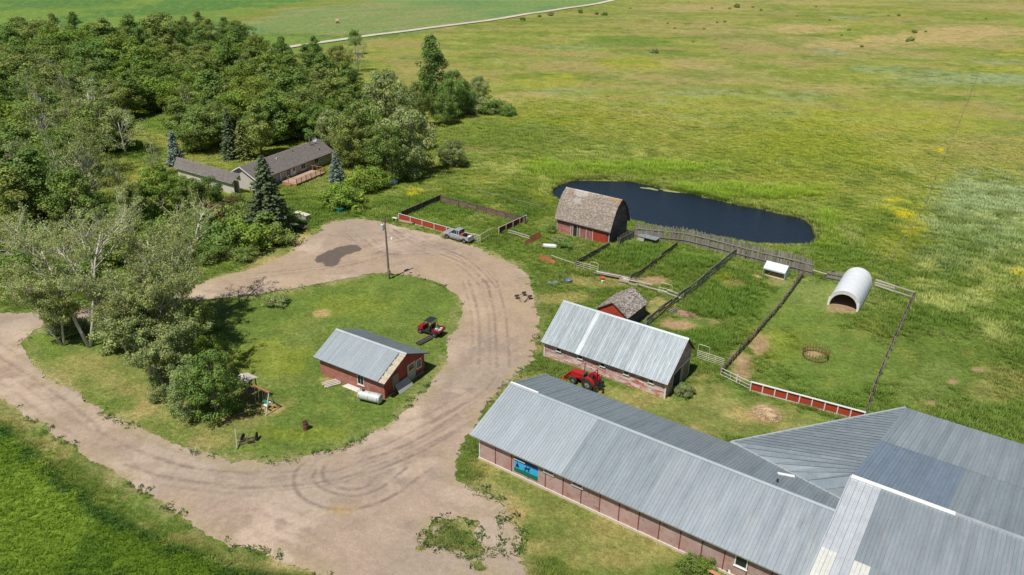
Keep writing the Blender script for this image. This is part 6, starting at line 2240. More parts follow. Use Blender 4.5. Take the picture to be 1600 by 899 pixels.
# swing set with tower
def swing_set():
    o = W(388, 612)
    e = W(417, 640)
    tw = W(388, 622)
    rr0 = W(420, 614, 2.5)
    a0 = W(395, 601, 2.6)
    d = rr0 - a0
    yaw = math.atan2(d[1], d[0]); L = float(np.linalg.norm(d))
    t = thing('swing_set', (a0[0], a0[1], 0), yaw, 'wooden swing set with a small roofed tower and green and yellow swings under the tree', 'swing set')
    k = MB(); k.box((-.3, -.07, 2.45), (L + .1, .07, 2.62)); k.build('beam', M['wood_new'], t)
    for s in (-1, 1):
        k = MB(); k.beam((L, 0, 2.45), (L + .15, s * .9, 0), .10); k.build('leg', M['wood_pale'], t)
    k = MB(); k.beam((L + .07, -.45, 1.2), (L + .07, .45, 1.2), .08); k.build('cross_brace', M['white'], t)
    for x in (-1.6, -.4):
        for y in (-.7, .7):
            k = MB(); k.box((x - .05, y - .05, 0), (x + .05, y + .05, 2.95)); k.build('tower_post', M['wood_brown'], t)
    k = MB(); k.box((-1.65, -.75, 1.3), (-.35, .75, 1.38)); k.build('platform', M['wood_brown'], t)
    rf_ = MB(); slab(rf_, [(-1.95, -.95, 3.0), (-.05, -.95, 3.0), (-.05, .0, 3.35), (-1.95, 0, 3.35)], .04); slab(rf_, [(-1.95, 0, 3.35), (-.05, 0, 3.35), (-.05, .95, 3.0), (-1.95, .95, 3.0)], .04)
    rf_.build('tower_roof', M['wood_pale'], t)
    k = MB()
    for y in np.arange(-.6, .61, .24): k.box((-.40, y - .04, 1.4), (-.36, y + .04, 2.1))
    k.build('railing', M['wood_brown'], t)
    k = MB(); k.tube([(.35, -.05, 2.45), (.38, -.25, 1.0), (.55, -.3, .55), (.85, -.3, .55), (1.0, -.25, 1.0), (1.02, -.05, 2.45)], .02, 5); sw = k.build('swing', M['steel'], t)
    k = MB(); k.box((.5, -.42, .5), (.9, -.2, .54)); k.build('swing_seat', M['yellow'], sw)
    k = MB(); k.tube([(1.5, 0, 2.45), (1.5, 0, 1.0)], .015, 5); k.tube([(1.9, 0, 2.45), (1.9, 0, 1.0)], .015, 5); sw = k.build('swing', M['steel'], t)
    k = MB(); k.box((1.45, -.2, .45), (1.95, .2, .55)); k.box((1.45, .15, .551), (1.95, .2, 1.0)); k.build('swing_seat', M['teal_light'], sw)
    k = MB(); k.tube([(2.15, 0, 2.45), (2.15, 0, .9)], .015, 5); k.tube([(2.4, 0, 2.45), (2.4, 0, .9)], .015, 5); sw = k.build('glider', M['steel'], t)
    k = MB(); k.box((2.0, -.45, .82), (2.5, -.25, .9)); k.box((2.0, .25, .82), (2.5, .45, .9)); k.box((2.2, -.249, .83), (2.3, .249, .88)); k.build('glider_seat', M['white_clean'], sw)


swing_set()

# old horse drawn implement
q = W(388, 692)
t = thing('old_plough', (q[0], q[1], 0), R(20), 'old rusty two wheeled farm implement with a wooden pole on the lawn', 'farm implement')
wm_ = wheel_meshes(.45, .08, .88, 'steel_dark')
put_wheel(t, wm_, .9, .3, .45, R(70)); put_wheel(t, wm_, -.5, .5, .45, R(60), .1)
k = MB()
k.beam((-1.0, -.2, .45), (1.0, .3, .45), .08, .1); k.beam((-.8, .4, .5), (.9, -.1, .4), .06)
for i in range(6): k.beam((-.7 + i * .25, -.1 + i * .06, .45), (-.8 + i * .25, -.35 + i * .06, .05), .04)
for i in range(3): k.cyl((.1 + i * .2, -.3, .22), (.1 + i * .2, -.26, .22), .2, 12)
k.build('frame', M['steel_dark'], t)
k = MB(); k.beam((-1.15, -.8, .1), (-1.1, .9, 1.5), .12); k.build('pole', M['wood'], t)
k = MB(); k.beam((-.1, -.1, .4), (.25, .2, 1.3), .05); k.build('lever', M['steel'], t)

# implement with three small wheels by the drive
q = W(822, 468)
t = thing('wheel_rake', (q[0], q[1], 0), R(10), 'small rusty farm implement with three black tyres at the edge of the drive', 'farm implement')
wm_ = wheel_meshes(.33, .2, .45, 'steel_dark')
for x, y, tl in ((-1.35, .3, 1.3), (-.1, 1.2, 1.3), (.55, -.1, 1.3)):
    o = share('wheel', wm_[0], t, (x, y, .55), (tl, 0, .4)); share('rim', wm_[1], o)
k = MB(); k.beam((-1.3, .3, .5), (-.1, 1.1, .5), .06); k.beam((-.1, 1.1, .5), (.5, -.1, .5), .06); k.beam((-1.2, .2, .5), (-1.0, -.9, .1), .06); k.beam((-1.0, .2, .5), (-.8, -1.0, .05), .05); k.beam((.5, -.2, .6), (-.5, -1.1, .1), .12)
k.build('frame', M['steel_dark'], t)
for x, y in ((-1.35, .3), (-.1, 1.15), (.5, -.1)):
    k = MB(); k.beam((x, y, 0), (x, y, .5), .05); k.build('strut', M['steel_dark'], t)

# white arched shelter
M['shelter_white'] = mat('white_steel_arch', (.66, .69, .72), (.72, .75, .78), rough=.55, scale=1, fine=.04)


def arch_shelter():
    a, b = W(1292, 476), W(1341, 488)
    bk = W(1363, 449)
    d = b - a
    yaw = math.atan2(d[1], d[0]); wd = float(np.linalg.norm(d))
    dep = float(abs((bk - b) @ np.array([-math.sin(yaw), math.cos(yaw)])))
    t = thing('arched_shelter', (a[0], a[1], 0), yaw, 'white arched metal animal shelter with a dark open front in the corral', 'shelter')
    rr = wd / 2
    H = rr * 1.25
    n = 26
    def arc(s=1.0, h=1.0): return [(rr - rr * s * math.cos(math.pi * i / n), H * h * max(0, math.sin(math.pi * i / n)) ** .85) for i in range(n + 1)]
    sheets = 6
    for j in range(sheets):
        y0, y1 = dep * j / sheets, dep * (j + 1) / sheets
        k = MB()
        pts = arc()
        vs = []
        ys = [y0, y0 + (y1 - y0) * .3, y0 + (y1 - y0) * .35, y0 + (y1 - y0) * .42, y0 + (y1 - y0) * .47, y1 + .03]
        hh = [.012, .012, .03, .03, .012, 0]
        for y, h_ in zip(ys, hh):
            for x, z in pts:
                cx, cz = x - rr, z
                l = math.hypot(cx, cz) or 1
                vs.append((x + cx / l * h_, y, z + cz / l * h_))
        m_ = n + 1
        fs = [(a_ * m_ + i, a_ * m_ + i + 1, (a_ + 1) * m_ + i + 1, (a_ + 1) * m_ + i) for a_ in range(len(ys) - 1) for i in range(n)]
        k.quads(vs, fs)
        k.build('metal_sheet', M['shelter_white'], t)
    # back wall
    k = MB(); k.face([(x, dep - .05, z) for x, z in arc(.985, .985)]); k.build('back_wall', M['galv_white'], t)
    # inner front arch board
    k = MB()
    o1, i1 = arc(), [(rr - rr * .86 * math.cos(math.pi * i / n), H * .80 * max(0, math.sin(math.pi * i / n)) ** .85) for i in range(n + 1)]
    for i in range(n): k.quads([(o1[i][0], .02, o1[i][1]), (o1[i + 1][0], .02, o1[i + 1][1]), (i1[i + 1][0], .04, i1[i + 1][1]), (i1[i][0], .04, i1[i][1])], [(0, 1, 2, 3)])
    k.build('front_arch', M['white'], t)
    k = MB(); k.box((.05, -.05, 0), (.32, .015, 1.3)); k.box((wd - .32, -.05, 0), (wd - .05, .015, 1.3)); k.build('front_post', M['white_clean'], t)
    k = MB(); k.tube([(x * .98 + rr * .02, .2, z * .96) for x, z in arc()], .04, 5); k.tube([(x * .98 + rr * .02, dep * .5, z * .96) for x, z in arc()], .04, 5); k.build('hoop', M['steel_dark'], t)
    k = MB(); k.beam((-.02, 0, .35), (-.02, dep, .35), .06, .25); k.beam((wd + .02, 0, .35), (wd + .02, dep, .35), .06, .25); k.build('side_skirt', M['galv_dull'], t)
    k = MB(); k.box((.25, .05, .005), (wd - .25, dep - .2, .03)); k.build('dirt_floor', M['earth'], t)
    footprint(a, yaw, 0, 0, wd, dep)


arch_shelter()

# mint green calf shelter
a, b = W(1191, 430), W(1225, 439)
d = b - a; yaw = math.atan2(d[1], d[0]); wd = float(np.linalg.norm(d))
t = thing('calf_shelter', (a[0], a[1], 0), yaw, 'small pale mint metal calf shelter tilted open to the pen', 'shelter')
D_ = 2.2
pr = [(0, 0), (D_, 0), (D_, 1.35), (D_ * .55, 1.85), (.0, 1.2)]
for x0, x1 in ((0, .05), (wd - .05, wd)):
    k = MB(); k.quads([(x0, y, z) for y, z in pr] + [(x1, y, z) for y, z in pr], [tuple(range(5)), (9, 8, 7, 6, 5)] + [(i, 5 + i, 5 + (i + 1) % 5, (i + 1) % 5) for i in range(5)]); k.build('side_wall', M['mint'], t)
k = MB(); k.box((.052, D_ - .05, 0), (wd - .052, D_, 1.3)); k.build('back_wall', M['mint'], t)
nsh = 5
for i in range(nsh):
    x0, x1 = wd * i / nsh, wd * (i + 1) / nsh
    k = MB(); k.quads([(x0 + .01, -.08, 1.17), (x1 - .01, -.08, 1.17), (x1 - .01, D_ * .55, 1.88), (x0 + .01, D_ * .55, 1.88)], [(0, 1, 2, 3)]); k.quads([(x0 + .01, D_ * .55, 1.88), (x1 - .01, D_ * .55, 1.88), (x1 - .01, D_ + .08, 1.36), (x0 + .01, D_ + .08, 1.36)], [(0, 1, 2, 3)]); k.box((x0 - .02, -.08 + 0, 1.0), (x0 + .04, -.03, 1.2)); k.build('roof_panel', M['mint'], t)
k = MB(); k.box((.06, -.05, 1.0), (wd - .06, -.01, 1.18)); k.build('front_flap', M['mint'], t)
t.scale = (1, 1, 1.12)
k = MB(); k.box((.1, .05, .01), (wd - .1, D_ - .1, .08)); k.build('bedding', M['straw'], t)
footprint(a, yaw, 0, 0, wd, D_)

# low feed box with a grey lid by the plank fence
a = W(996, 377)
b = W(1024, 384)
d = b - a; yaw = math.atan2(d[1], d[0]); wd = float(np.linalg.norm(d))
t = thing('feed_box', (a[0], a[1], .15), yaw, 'low wooden feed box with a flat grey lid against the tall plank fence', 'box')
k = MB(); FOOT.append(np.array([a, b, b + 1.6 * np.array([-math.sin(yaw), math.cos(yaw)]), a + 1.6 * np.array([-math.sin(yaw), math.cos(yaw)])])); k.box((0, 0, 0), (wd * .35, 1.4, .8)); k.build('side_panel', M['wood_pale'], t)
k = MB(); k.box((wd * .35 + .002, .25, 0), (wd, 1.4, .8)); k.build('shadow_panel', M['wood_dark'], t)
for i in range(3):
    k = MB(); k.box((-.1 + i * (wd + .2) / 3, -.1, .803), (-.1 + (i + 1) * (wd + .2) / 3 - .015, 1.5, .86 + .004 * i)); k.build('lid_board', M['galv_dull'], t)

# round bale feeder ring
c = (W(1254, 556) + W(1293, 560)) / 2
t = thing('bale_feeder', (c[0], c[1], 0), 0, 'round rusty steel bale feeder ring on a bare patch in the corral', 'feeder')
rr = float(np.linalg.norm(W(1255, 553) - W(1292, 553))) / 2
def ring(r, z, w=.05, n=24):
    k = MB()
    k.tube([(r * math.cos(2 * math.pi * i / n), r * math.sin(2 * math.pi * i / n), z) for i in range(n + 1)], w / 2, 6)
    return k
ring(rr, .05, .07).build('ring', M['rust_dark'], t); ring(rr, .55, .07).build('ring', M['rust_dark'], t); ring(rr, .72, .05).build('ring', M['rust_dark'], t)
bar = MB(); bar.tube([(0, 0, .03), (0, 0, .72), (.12, 0, 1.2)], .028, 5); barm = bar.mesh('bar', M['rust_dark'])
for i in range(26):
    a_ = 2 * math.pi * i / 26
    share('bar', barm, t, (rr * math.cos(a_), rr * math.sin(a_), 0), (0, 0, a_))

# straw heap
def heap(name, label, cat, px, py, rx, ry, h, mname, seed, n=900):
    c = W(px, py)
    rg = random.Random(seed)
    t = thing(name, (c[0], c[1], 0), AZ, label, cat)
    bm = bmesh.new()
    bmesh.ops.create_uvsphere(bm, u_segments=32, v_segments=16, radius=1)
    for v in list(bm.verts):
        if v.co.z < -.15: v.co.z = -.15
        nz_ = .2 * math.sin(3 * v.co.x + 2 * v.co.y + seed) + .15 * math.sin(7 * v.co.y - 5 * v.co.x) + rg.uniform(-.06, .06)
        v.co = Vector((v.co.x * rx * (1 + nz_), v.co.y * ry * (1 + nz_), v.co.z * h * (1 + nz_)))
    me = bpy.data.meshes.new('mound'); bm.to_mesh(me); bm.free(); me.materials.append(M[mname])
    share('mound', me, t)
    k = MB()
    for i in range(n):
        a = rg.uniform(0, 6.283); r = math.sqrt(rg.random()) * 1.25
        x, y = r * math.cos(a) * rx, r * math.sin(a) * ry
        z = h * math.sqrt(max(0, 1 - r * r)) * 1.05 + .02
        b_ = rg.uniform(0, 6.283); l = rg.uniform(.08, .22)
        kk = rg.uniform(.7, 1.3)
        dx, dy = math.cos(b_) * l, math.sin(b_) * l
        k.face([(x - dx, y - dy, z), (x + dx, y + dy, z + rg.uniform(-.03, .12)), (x + dx - dy * .2, y + dy + dx * .2, z + .02)])
    k.build('loose_straw', M[mname], t, kind='stuff')


heap('straw_heap', 'weathered heap of old straw beside the red corral fence', 'heap', 1197, 648, 1.5, 1.1, .55, 'straw', 1)
heap('straw_heap', 'small dried grass clump on the worn ground by the hoop gate', 'heap', 1183, 433, .9, .5, .2, 'straw', 2, 250)
heap('dirt_heap', 'low brown dirt mound by the grey plank rail fence', 'heap', 1072, 492, 1.4, .8, .35, 'earth', 3, 300)

# ladder of grey planks in the pen, log pile, rusty sheets, junk
q = W(1054, 487)
t = thing('plank_steps', (q[0], q[1], 0), R(45), 'stack of dark planks lying against the grey rail fence', 'planks')
for i in range(3):
    k = MB(); k.box((-.9, -.3 + i * .26, .02 + i * .05), (.9, -.1 + i * .26, .12 + i * .1)); k.build('plank', M['wood'], t)


def sheet(name, label, cat, pa, pb, h, mname, seed=0, lean=.3, n=3):
    a, b = W(*pa), W(*pb)
    d = b - a; L = float(np.linalg.norm(d)); yaw = math.atan2(d[1], d[0])
    t = thing(name, (a[0], a[1], 0), yaw, label, cat)
    rg = random.Random(seed)
    for i in range(n):
        x0, x1 = L * i / n, L * (i + 1) / n
        hh = h * rg.uniform(.8, 1.15)
        k = MB()
        m_ = 6
        vs = []
        for z in (0, 1):
            for j in range(m_ + 1): vs.append((x0 + (x1 - x0) * j / m_, lean * z + .03 * (j % 2), .02 + hh * z))
        k.quads(vs, [(j, j + 1, m_ + 2 + j, m_ + 1 + j) for j in range(m_)])
        k.build('metal_sheet', M[mname], t)
    return t


sheet('rusty_sheets', 'orange rusty metal sheets standing in the weeds left of the gambrel barn', 'metal sheets', (822, 385), (846, 371), 1.0, 'rust', 1)
sheet('scrap_sheets', 'low orange rusty panels in the grass above the yard', 'metal sheets', (842, 407), (866, 414), .8, 'rust', 2)
q = W(859, 387)
t = thing('white_trough', (q[0], q[1], 0), R(-8), 'long white trough lying in the grass in front of the gambrel barn', 'trough')
k = MB(); k.box((-1.15, -.45, .2), (1.15, .45, .32)); k.box((-1.15, -.45, .321), (1.15, -.38, .5)); k.box((-1.15, .38, .321), (1.15, .45, .5)); k.box((-1.15, -.379, .321), (-1.08, .379, .5)); k.box((1.08, -.379, .321), (1.15, .379, .5)); k.build('basin', M['white_clean'], t)
for x in (-.9, .9):
    k = MB(); k.box((x - .06, -.35, 0), (x + .06, .35, .2)); k.build('leg', M['wood'], t)
q = W(873, 441)
rg = random.Random(21)
for i, (px, py, lab, mt) in enumerate(((866, 443, 'low grey scrap metal sheet lying in the grass by the yard corner', 'galv_dull'), (887, 441, 'rounded grey blue metal tub lying in the tall grass', 'galv_blue'))):
    q = W(px, py)
    t = thing('scrap_metal', (q[0], q[1], 0), rg.uniform(0, 1), lab, 'scrap')
    if i == 0:
        k = MB()
        vs = []
        for z in range(2):
            for j in range(13): vs.append((-1.0 + j / 6, -.5 + z, .12 + .05 * (j % 2) + .1 * math.sin(j)))
        k.quads(vs, [(j, j + 1, 14 + j, 13 + j) for j in range(12)]); k.build('sheet', M[mt], t)
        k = MB(); k.beam((-.9, 0, .05), (.9, .1, .05), .1); k.build('support', M['wood'], t)
    else:
        k = MB(); k.tube([(0, 0, 0), (0, 0, .1), (0, 0, .5)], [.55, .62, .7], 16, cap=False); k.build('tub', M[mt], t); k = MB(); k.cyl((0, 0, .02), (0, 0, .06), .5, 16); k.build('tub_bottom', M[mt], t)
q = W(875, 434)
t = thing('stump', (q[0], q[1], 0), 0, 'small dark wooden stump in the grass beside the scrap metal', 'stump')
k = MB(); k.tube([(0, 0, 0), (0, 0, .2), (0, .02, .45)], [.32, .24, .22], 9); k.build('wood', M['wood_dark'], t)
# pile of logs and scrap
q = W(958, 434)
t = thing('log_pile', (q[0], q[1], 0), AZ + .2, 'long low pile of grey poles and logs in the weeds above the small shed', 'logs')
rg = random.Random(6)
for i in range(14):
    L = rg.uniform(2.2, 4.5)
    x = rg.uniform(-3.2, 1.6)
    k = MB(); k.tube([(0, 0, 0), (L, rg.uniform(-.2, .2), rg.uniform(-.05, .1))], [rg.uniform(.08, .14), .07], 7)
    k.build('log', M[rg.choice(['wood', 'wood_pale', 'wood_brown'])], t, loc=(x, rg.uniform(-.5, .5), .12 + rg.uniform(0, .45)))
q = W(941, 437)
t = thing('red_drum', (q[0], q[1], 0), 0, 'small orange red drum lying by the log pile', 'drum')
k = MB(); k.cyl((-.3, 0, .25), (.3, .1, .25), .25, 12); k.build('shell', M['orange'], t); k = MB(); k.cyl((-.02, 0.04, .25), (.02, .05, .25), .265, 12); k.build('band', M['rust'], t)
q = W(941, 442)
t = thing('white_pail', (q[0], q[1], 0), 0, 'white pail in the weeds below the log pile', 'pail')
k = MB(); k.tube([(0, 0, 0), (0, 0, .38)], [.14, .18], 12); k.build('bucket', M['white_clean'], t); k = MB(); k.tube([(-.18, 0, .36), (0, 0, .5), (.18, 0, .36)], .01, 4); k.build('handle', M['steel'], t)
rail_fence('tumbled grey plank fence between the log pile and the hoop gate', [(968, 441), (985, 445), (996, 449)], 1.8, .8, (.3, .6), 'wood', 'wood_pale', rw=(.06, .22), seed=12, jit=.2, wob=.15)

# white bench and hose reel left of the red and white fence
q = W(617, 345)
t = thing('white_bench', (q[0], q[1], 0), R(-30), 'small weathered white bench at the corner of the red and white fence', 'bench')
k = MB(); k.box((-.5, -.25, .5), (.5, .25, .56)); k.build('seat', M['white'], t)
for x in (-.42, .42):
    for y in (-.18, .18):
        k = MB(); k.box((x - .04, y - .04, 0), (x + .04, y + .04, .498)); k.build('leg', M['white'], t)
q = W(636, 349)
t = thing('low_rack', (q[0], q[1], 0), R(-25), 'low pale rack of poles on the ground below the red and white fence', 'rack')
for i in range(4):
    k = MB(); k.beam((-1.5, -.3 + i * .2, .25), (1.3, -.3 + i * .2, .3), .05); k.build('pole', M['wood_pale'], t)
k = MB()
for x in (-1.3, 1.1): k.box((x - .05, -.5, 0), (x + .05, .5, .22))
k.build('leg', M['wood'], t)
k = MB(); k.tube([(1.3, -.1, .3), (1.6, -.1, .3)], .2, 10); k.build('reel', M['rust_dark'], t)

# pale tank and dark trailer under the spruce
q = W(473, 342)
t = thing('pale_tank_box', (q[0], q[1], 0), R(-35), 'long cream metal box standing at the edge of the house lawn', 'box')
k = MB(); k.box((-1.6, -.5, 0), (1.6, .5, .95)); k.build('body', M['siding_grey'], t)
k = MB(); k.box((-1.7, -.58, .955), (1.7, .58, 1.08)); k.build('lid', M['cream'], t, bevel=.03)
k = MB(); k.box((-.3, -.53, .5), (.3, -.502, .6)); k.build('handle', M['steel'], t)
q = W(470, 358)
t = thing('flat_trailer', (q[0], q[1], 0), R(-30), 'small dark flat trailer in the shade below the spruce', 'trailer')
k = MB(); k.box((-1.5, -.7, .5), (1.4, .7, .58)); k.build('bed', M['steel_dark'], t)
k = MB(); k.beam((1.4, 0, .5), (2.4, 0, .45), .08); k.build('drawbar', M['steel_dark'], t)
wm_ = wheel_meshes(.3, .18, .5, 'white')
for s in (-1, 1): put_wheel(t, wm_, -.1, s * .82, .3)
q = W(532, 333)
t = thing('green_bin', (q[0], q[1], 0), .4, 'squat dark green plastic bin at the foot of the round bushes', 'bin')
k = MB(); k.tube([(0, 0, 0), (0, 0, .85)], [.5, .58], 14); k.build('tub', M['teal'], t); k = MB(); k.cyl((0, 0, .852), (0, 0, .93), .62, 14); k.build('lid', M['teal'], t)
q = W(612, 287)
t = thing('wrapped_boat', (q[0], q[1], 0), R(30), 'blue and white tarpaulin over something at the edge of the cottonwoods', 'tarpaulin')
k = MB()
hull(k, [(-1.3, [(.5, 0), (.45, .6), (.2, .9), (.0001, .95)]), (-.4, [(.75, 0), (.7, .9), (.3, 1.35), (.0001, 1.4)]), (.6, [(.7, 0), (.6, .8), (.25, 1.15), (.0001, 1.2)]), (1.3, [(.35, 0), (.3, .4), (.1, .55), (.0001, .6)])])
k.build('sheet', M['tarp'], t, bevel=.05)
k = MB(); k.box((-.42, -.76, .3), (-.36, .76, .34)); k.build('strap', M['white_clean'], t)
q = W(571, 317)
t = thing('short_post', (q[0], q[1], 0), 0, 'short pale post standing right of the round bushes', 'post')
k = MB(); k.tube([(0, 0, 0), (0, 0, 1.0)], [.09, .08], 8); k.build('shaft', M['wood_pale'], t)
k = MB(); k.cyl((0, 0, 1.002), (0, 0, 1.05), .1, 8); k.build('cap', M['white'], t)
# satellite dish on a mast behind the roof ridge
q = W(491, 222, 4.8)
t = thing('satellite_dish', (q[0], q[1], 0), R(-60), 'white satellite dish on a mast behind the bungalow roof', 'satellite dish')
k = MB(); k.cyl((0, 0, 0), (0, 0, 5.2), .05, 8); k.build('mast', M['steel'], t)
k = MB()
n = 16
for i in range(n):
    a0, a1 = 2 * math.pi * i / n, 2 * math.pi * (i + 1) / n
    for r0_, r1_ in ((0, .3), (.3, .55)):
        P_ = lambda a, r: (.25 * r * r * 1.5 + .1, r * math.cos(a), 5.4 + r * math.sin(a))
        k.face([P_(a0, r0_), P_(a1, r0_), P_(a1, r1_), P_(a0, r1_)] if r0_ else [P_(0, 0), P_(a0, r1_), P_(a1, r1_)])
k.build('dish', M['white_clean'], t)
# plank bench and white post at the near barn wall
q = W(1101, 893)
t = thing('plank_bench', (q[0], q[1], 0), AZ - .15, 'orange brown plank bench in the weeds at the near barn wall', 'bench')
k = MB(); k.box((-1.1, -.18, .42), (1.5, .18, .48)); k.build('seat', M['plank'], t)
for x in (-.8, 1.1):
    k = MB(); k.box((x - .06, -.15, 0), (x + .06, .15, .418)); k.build('leg', M['wood_dark'], t)
q = W(1139, 897)
t = thing('white_stone', (q[0], q[1], 0), .5, 'small white figure like block against the near barn wall', 'ornament')
k = MB(); k.tube([(0, 0, 0), (.02, 0, .25), (0, .02, .5), (0, 0, .62)], [.2, .17, .12, .05], 9); k.build('block', M['white_clean'], t); k = MB(); k.tube([(-.16, .1, .02), (-.16, .12, .4)], [.1, .04], 7); k.build('cap', M['black'], t)

# round bale far off in the hay land
q = W(527, 36)
zz = far_z(q)
t = thing('round_bale', (q[0], q[1], zz), R(20), 'single round straw bale far off in the mown field', 'bale')
k = MB(); k.tube([(-.85, 0, 1.05), (-.75, 0, 1.05), (.75, 0, 1.05), (.85, 0, 1.05)], [1.02, 1.1, 1.1, 1.02], 20); k.build('roll', M['straw'], t, smooth=False)
k = MB()
for x in (-.4, 0, .4): k.tube([(x - .02, 0, 1.05), (x + .02, 0, 1.05)], 1.115, 20)
k.build('twine', M['wood_pale'], t)

# ================================================================== TREES
def leaf_cloud(name, clumps, m, leaf, per, seed, flat=.6, ctone=(.75, 1.3), ltone=.18, shell=.55, yellow=.12, droop=0.0, parts=None):
    """many small leaf faces spread through clumps: (centre, radii, tone)"""
    rg = np.random.default_rng(seed)
    C, RR, T = [np.array([c[i] for c in clumps], float) for i in (0, 1, 2)]
    cnt = np.maximum(8, (per * (RR[:, 0] * RR[:, 1]) / np.mean(RR[:, 0] * RR[:, 1])).astype(int))
    idx = np.repeat(np.arange(len(C)), cnt)
    n = len(idx)
    d = rg.normal(size=(n, 3)); d /= np.linalg.norm(d, axis=1)[:, None]
    r = shell + (1 - shell) * rg.random(n) ** .5
    r *= rg.uniform(.85, 1.18, n)
    P = C[idx] + d * RR[idx] * r[:, None]
    P[:, 2] -= droop * rg.random(n)
    cen = np.average(C, axis=0); out_ = P - cen; out_ /= np.linalg.norm(out_, axis=1)[:, None] + 1e-6
    nrm = d * .75 + out_ * .25 + rg.normal(size=(n, 3)) * .42
    nrm[:, 2] += .2
    nrm /= np.linalg.norm(nrm, axis=1)[:, None]
    h = np.cross(nrm, rg.normal(size=(n, 3))); h /= np.linalg.norm(h, axis=1)[:, None]
    k = np.cross(nrm, h)
    s = leaf * rg.uniform(.55, 1.3, n)[:, None]
    V = np.stack([P - h * s * .5, P + k * s * flat * .5 - h * s * .05, P + h * s * .5, P - k * s * flat * .5 + h * s * .05], 1)
    F = np.arange(n * 4).reshape(n, 4)
    me = new_mesh_np(name, V.reshape(-1, 3), F, m)
    tone = T[idx] * rg.uniform(1 - ltone, 1 + ltone, n)
    col = np.ones((n, 3)) * tone[:, None]
    y = rg.random(n) < yellow
    col[y] *= np.array([1.35, 1.15, .8])
    cc_ = rg.uniform(-1, 1, len(C))[idx]
    col[:, 0] *= 1 + .10 * cc_
    vcol(me, np.repeat(col, 4, axis=0))
    return me


def crown_clumps(kind, seed):
    """clumps of foliage and the limbs that carry them; unit tree of height 1 scaled later; lengths in metres for a 12 m tree"""
    rg = random.Random(seed)
    cl, limbs = [], []
    if kind == 'poplar':
        H, wd = 12.0, 3.3
        for i in range(72):
            t = rg.random() ** .85
            z = 1.6 + t * 10.0
            env = wd * (math.sin(math.pi * min(1, (t * .9 + .12))) ** .6) * (1.05 - .45 * t)
            a = rg.uniform(0, 6.283)
            r = env * math.sqrt(rg.random()) * rg.uniform(.6, 1.15)
            s = rg.uniform(.6, 1.2) * (1.1 - .4 * t)
            cl.append(((r * math.cos(a), r * math.sin(a), z), (s, s, s * rg.uniform(.7, 1.1)), rg.uniform(.72, 1.28)))
            if i % 4 == 0: limbs.append(((0, 0, z * .55), (r * math.cos(a), r * math.sin(a), z)))
    elif kind == 'round':
        for i in range(75):
            a = rg.uniform(0, 6.283)
            u = rg.uniform(-.55, 1)
            rr = math.sqrt(max(0, 1 - u * u))
            q = rg.uniform(.55, 1.0)
            lob = 1 + .22 * math.sin(3 * a + seed) + .12 * math.sin(5 * a + 2 * seed)
            x, y, z = 4.4 * rr * q * lob * math.cos(a), 4.4 * rr * q * lob * math.sin(a), 6.4 + 4.6 * u * q
            s = rg.uniform(.6, 1.35)
            cl.append(((x, y, z), (s, s, s * rg.uniform(.6, .9)), rg.uniform(.68, 1.3)))
            if i % 4 == 0: limbs.append(((0, 0, 2.8 + rg.uniform(0, 2)), (x, y, z)))
    elif kind == 'cotton':
        for i in range(120):
            t = rg.random() ** .8
            z = 1.0 + t * 10.2
            env = 4.6 * (math.sin(math.pi * min(1, t * .78 + .16)) ** .55)
            a = rg.uniform(0, 6.283)
            q = rg.uniform(.45, 1.0)
            lob = 1 + .2 * math.sin(3 * a + seed + z * .5) + .1 * math.sin(5 * a - z)
            x, y = env * q * lob * math.cos(a), env * q * lob * math.sin(a)
            s = rg.uniform(.6, 1.35) * (1.1 - .35 * t)
            cl.append(((x, y, z), (s, s, s * rg.uniform(.7, 1.0)), rg.uniform(.66, 1.3)))
            if i % 6 == 0: limbs.append(((0, 0, z * .55), (x, y, z)))
    elif kind == 'shrub':
        for i in range(46):
            a = rg.uniform(0, 6.283)
            u = rg.uniform(0, 1)
            rr = math.sqrt(1 - u * u * .9)
            q = rg.uniform(.5, 1.0)
            lob = 1 + .2 * math.sin(3 * a + seed)
            cl.append(((2.3 * rr * q * lob * math.cos(a), 2.3 * rr * q * lob * math.sin(a), .5 + 2.9 * u * q), (rg.uniform(.4, .8),) * 2 + (rg.uniform(.35, .6),), rg.uniform(.7, 1.28)))
            if i % 6 == 0: limbs.append(((0, 0, .2), cl[-1][0]))
    elif kind == 'ragged':
        for i in range(44):
            t = rg.random()
            z = 3.0 + t * 9
            a = rg.uniform(0, 6.283)
            r = 3.6 * math.sin(math.pi * (.15 + .8 * t)) * rg.uniform(.3, 1.15)
            s = rg.uniform(.45, 1.0)
            cl.append(((r * math.cos(a), r * math.sin(a), z), (s, s, s * .8), rg.uniform(.72, 1.3)))
            if i % 2 == 0: limbs.append(((0, 0, z * .5), (r * 1.1 * math.cos(a), r * 1.1 * math.sin(a), z * 1.04)))
    return cl, limbs


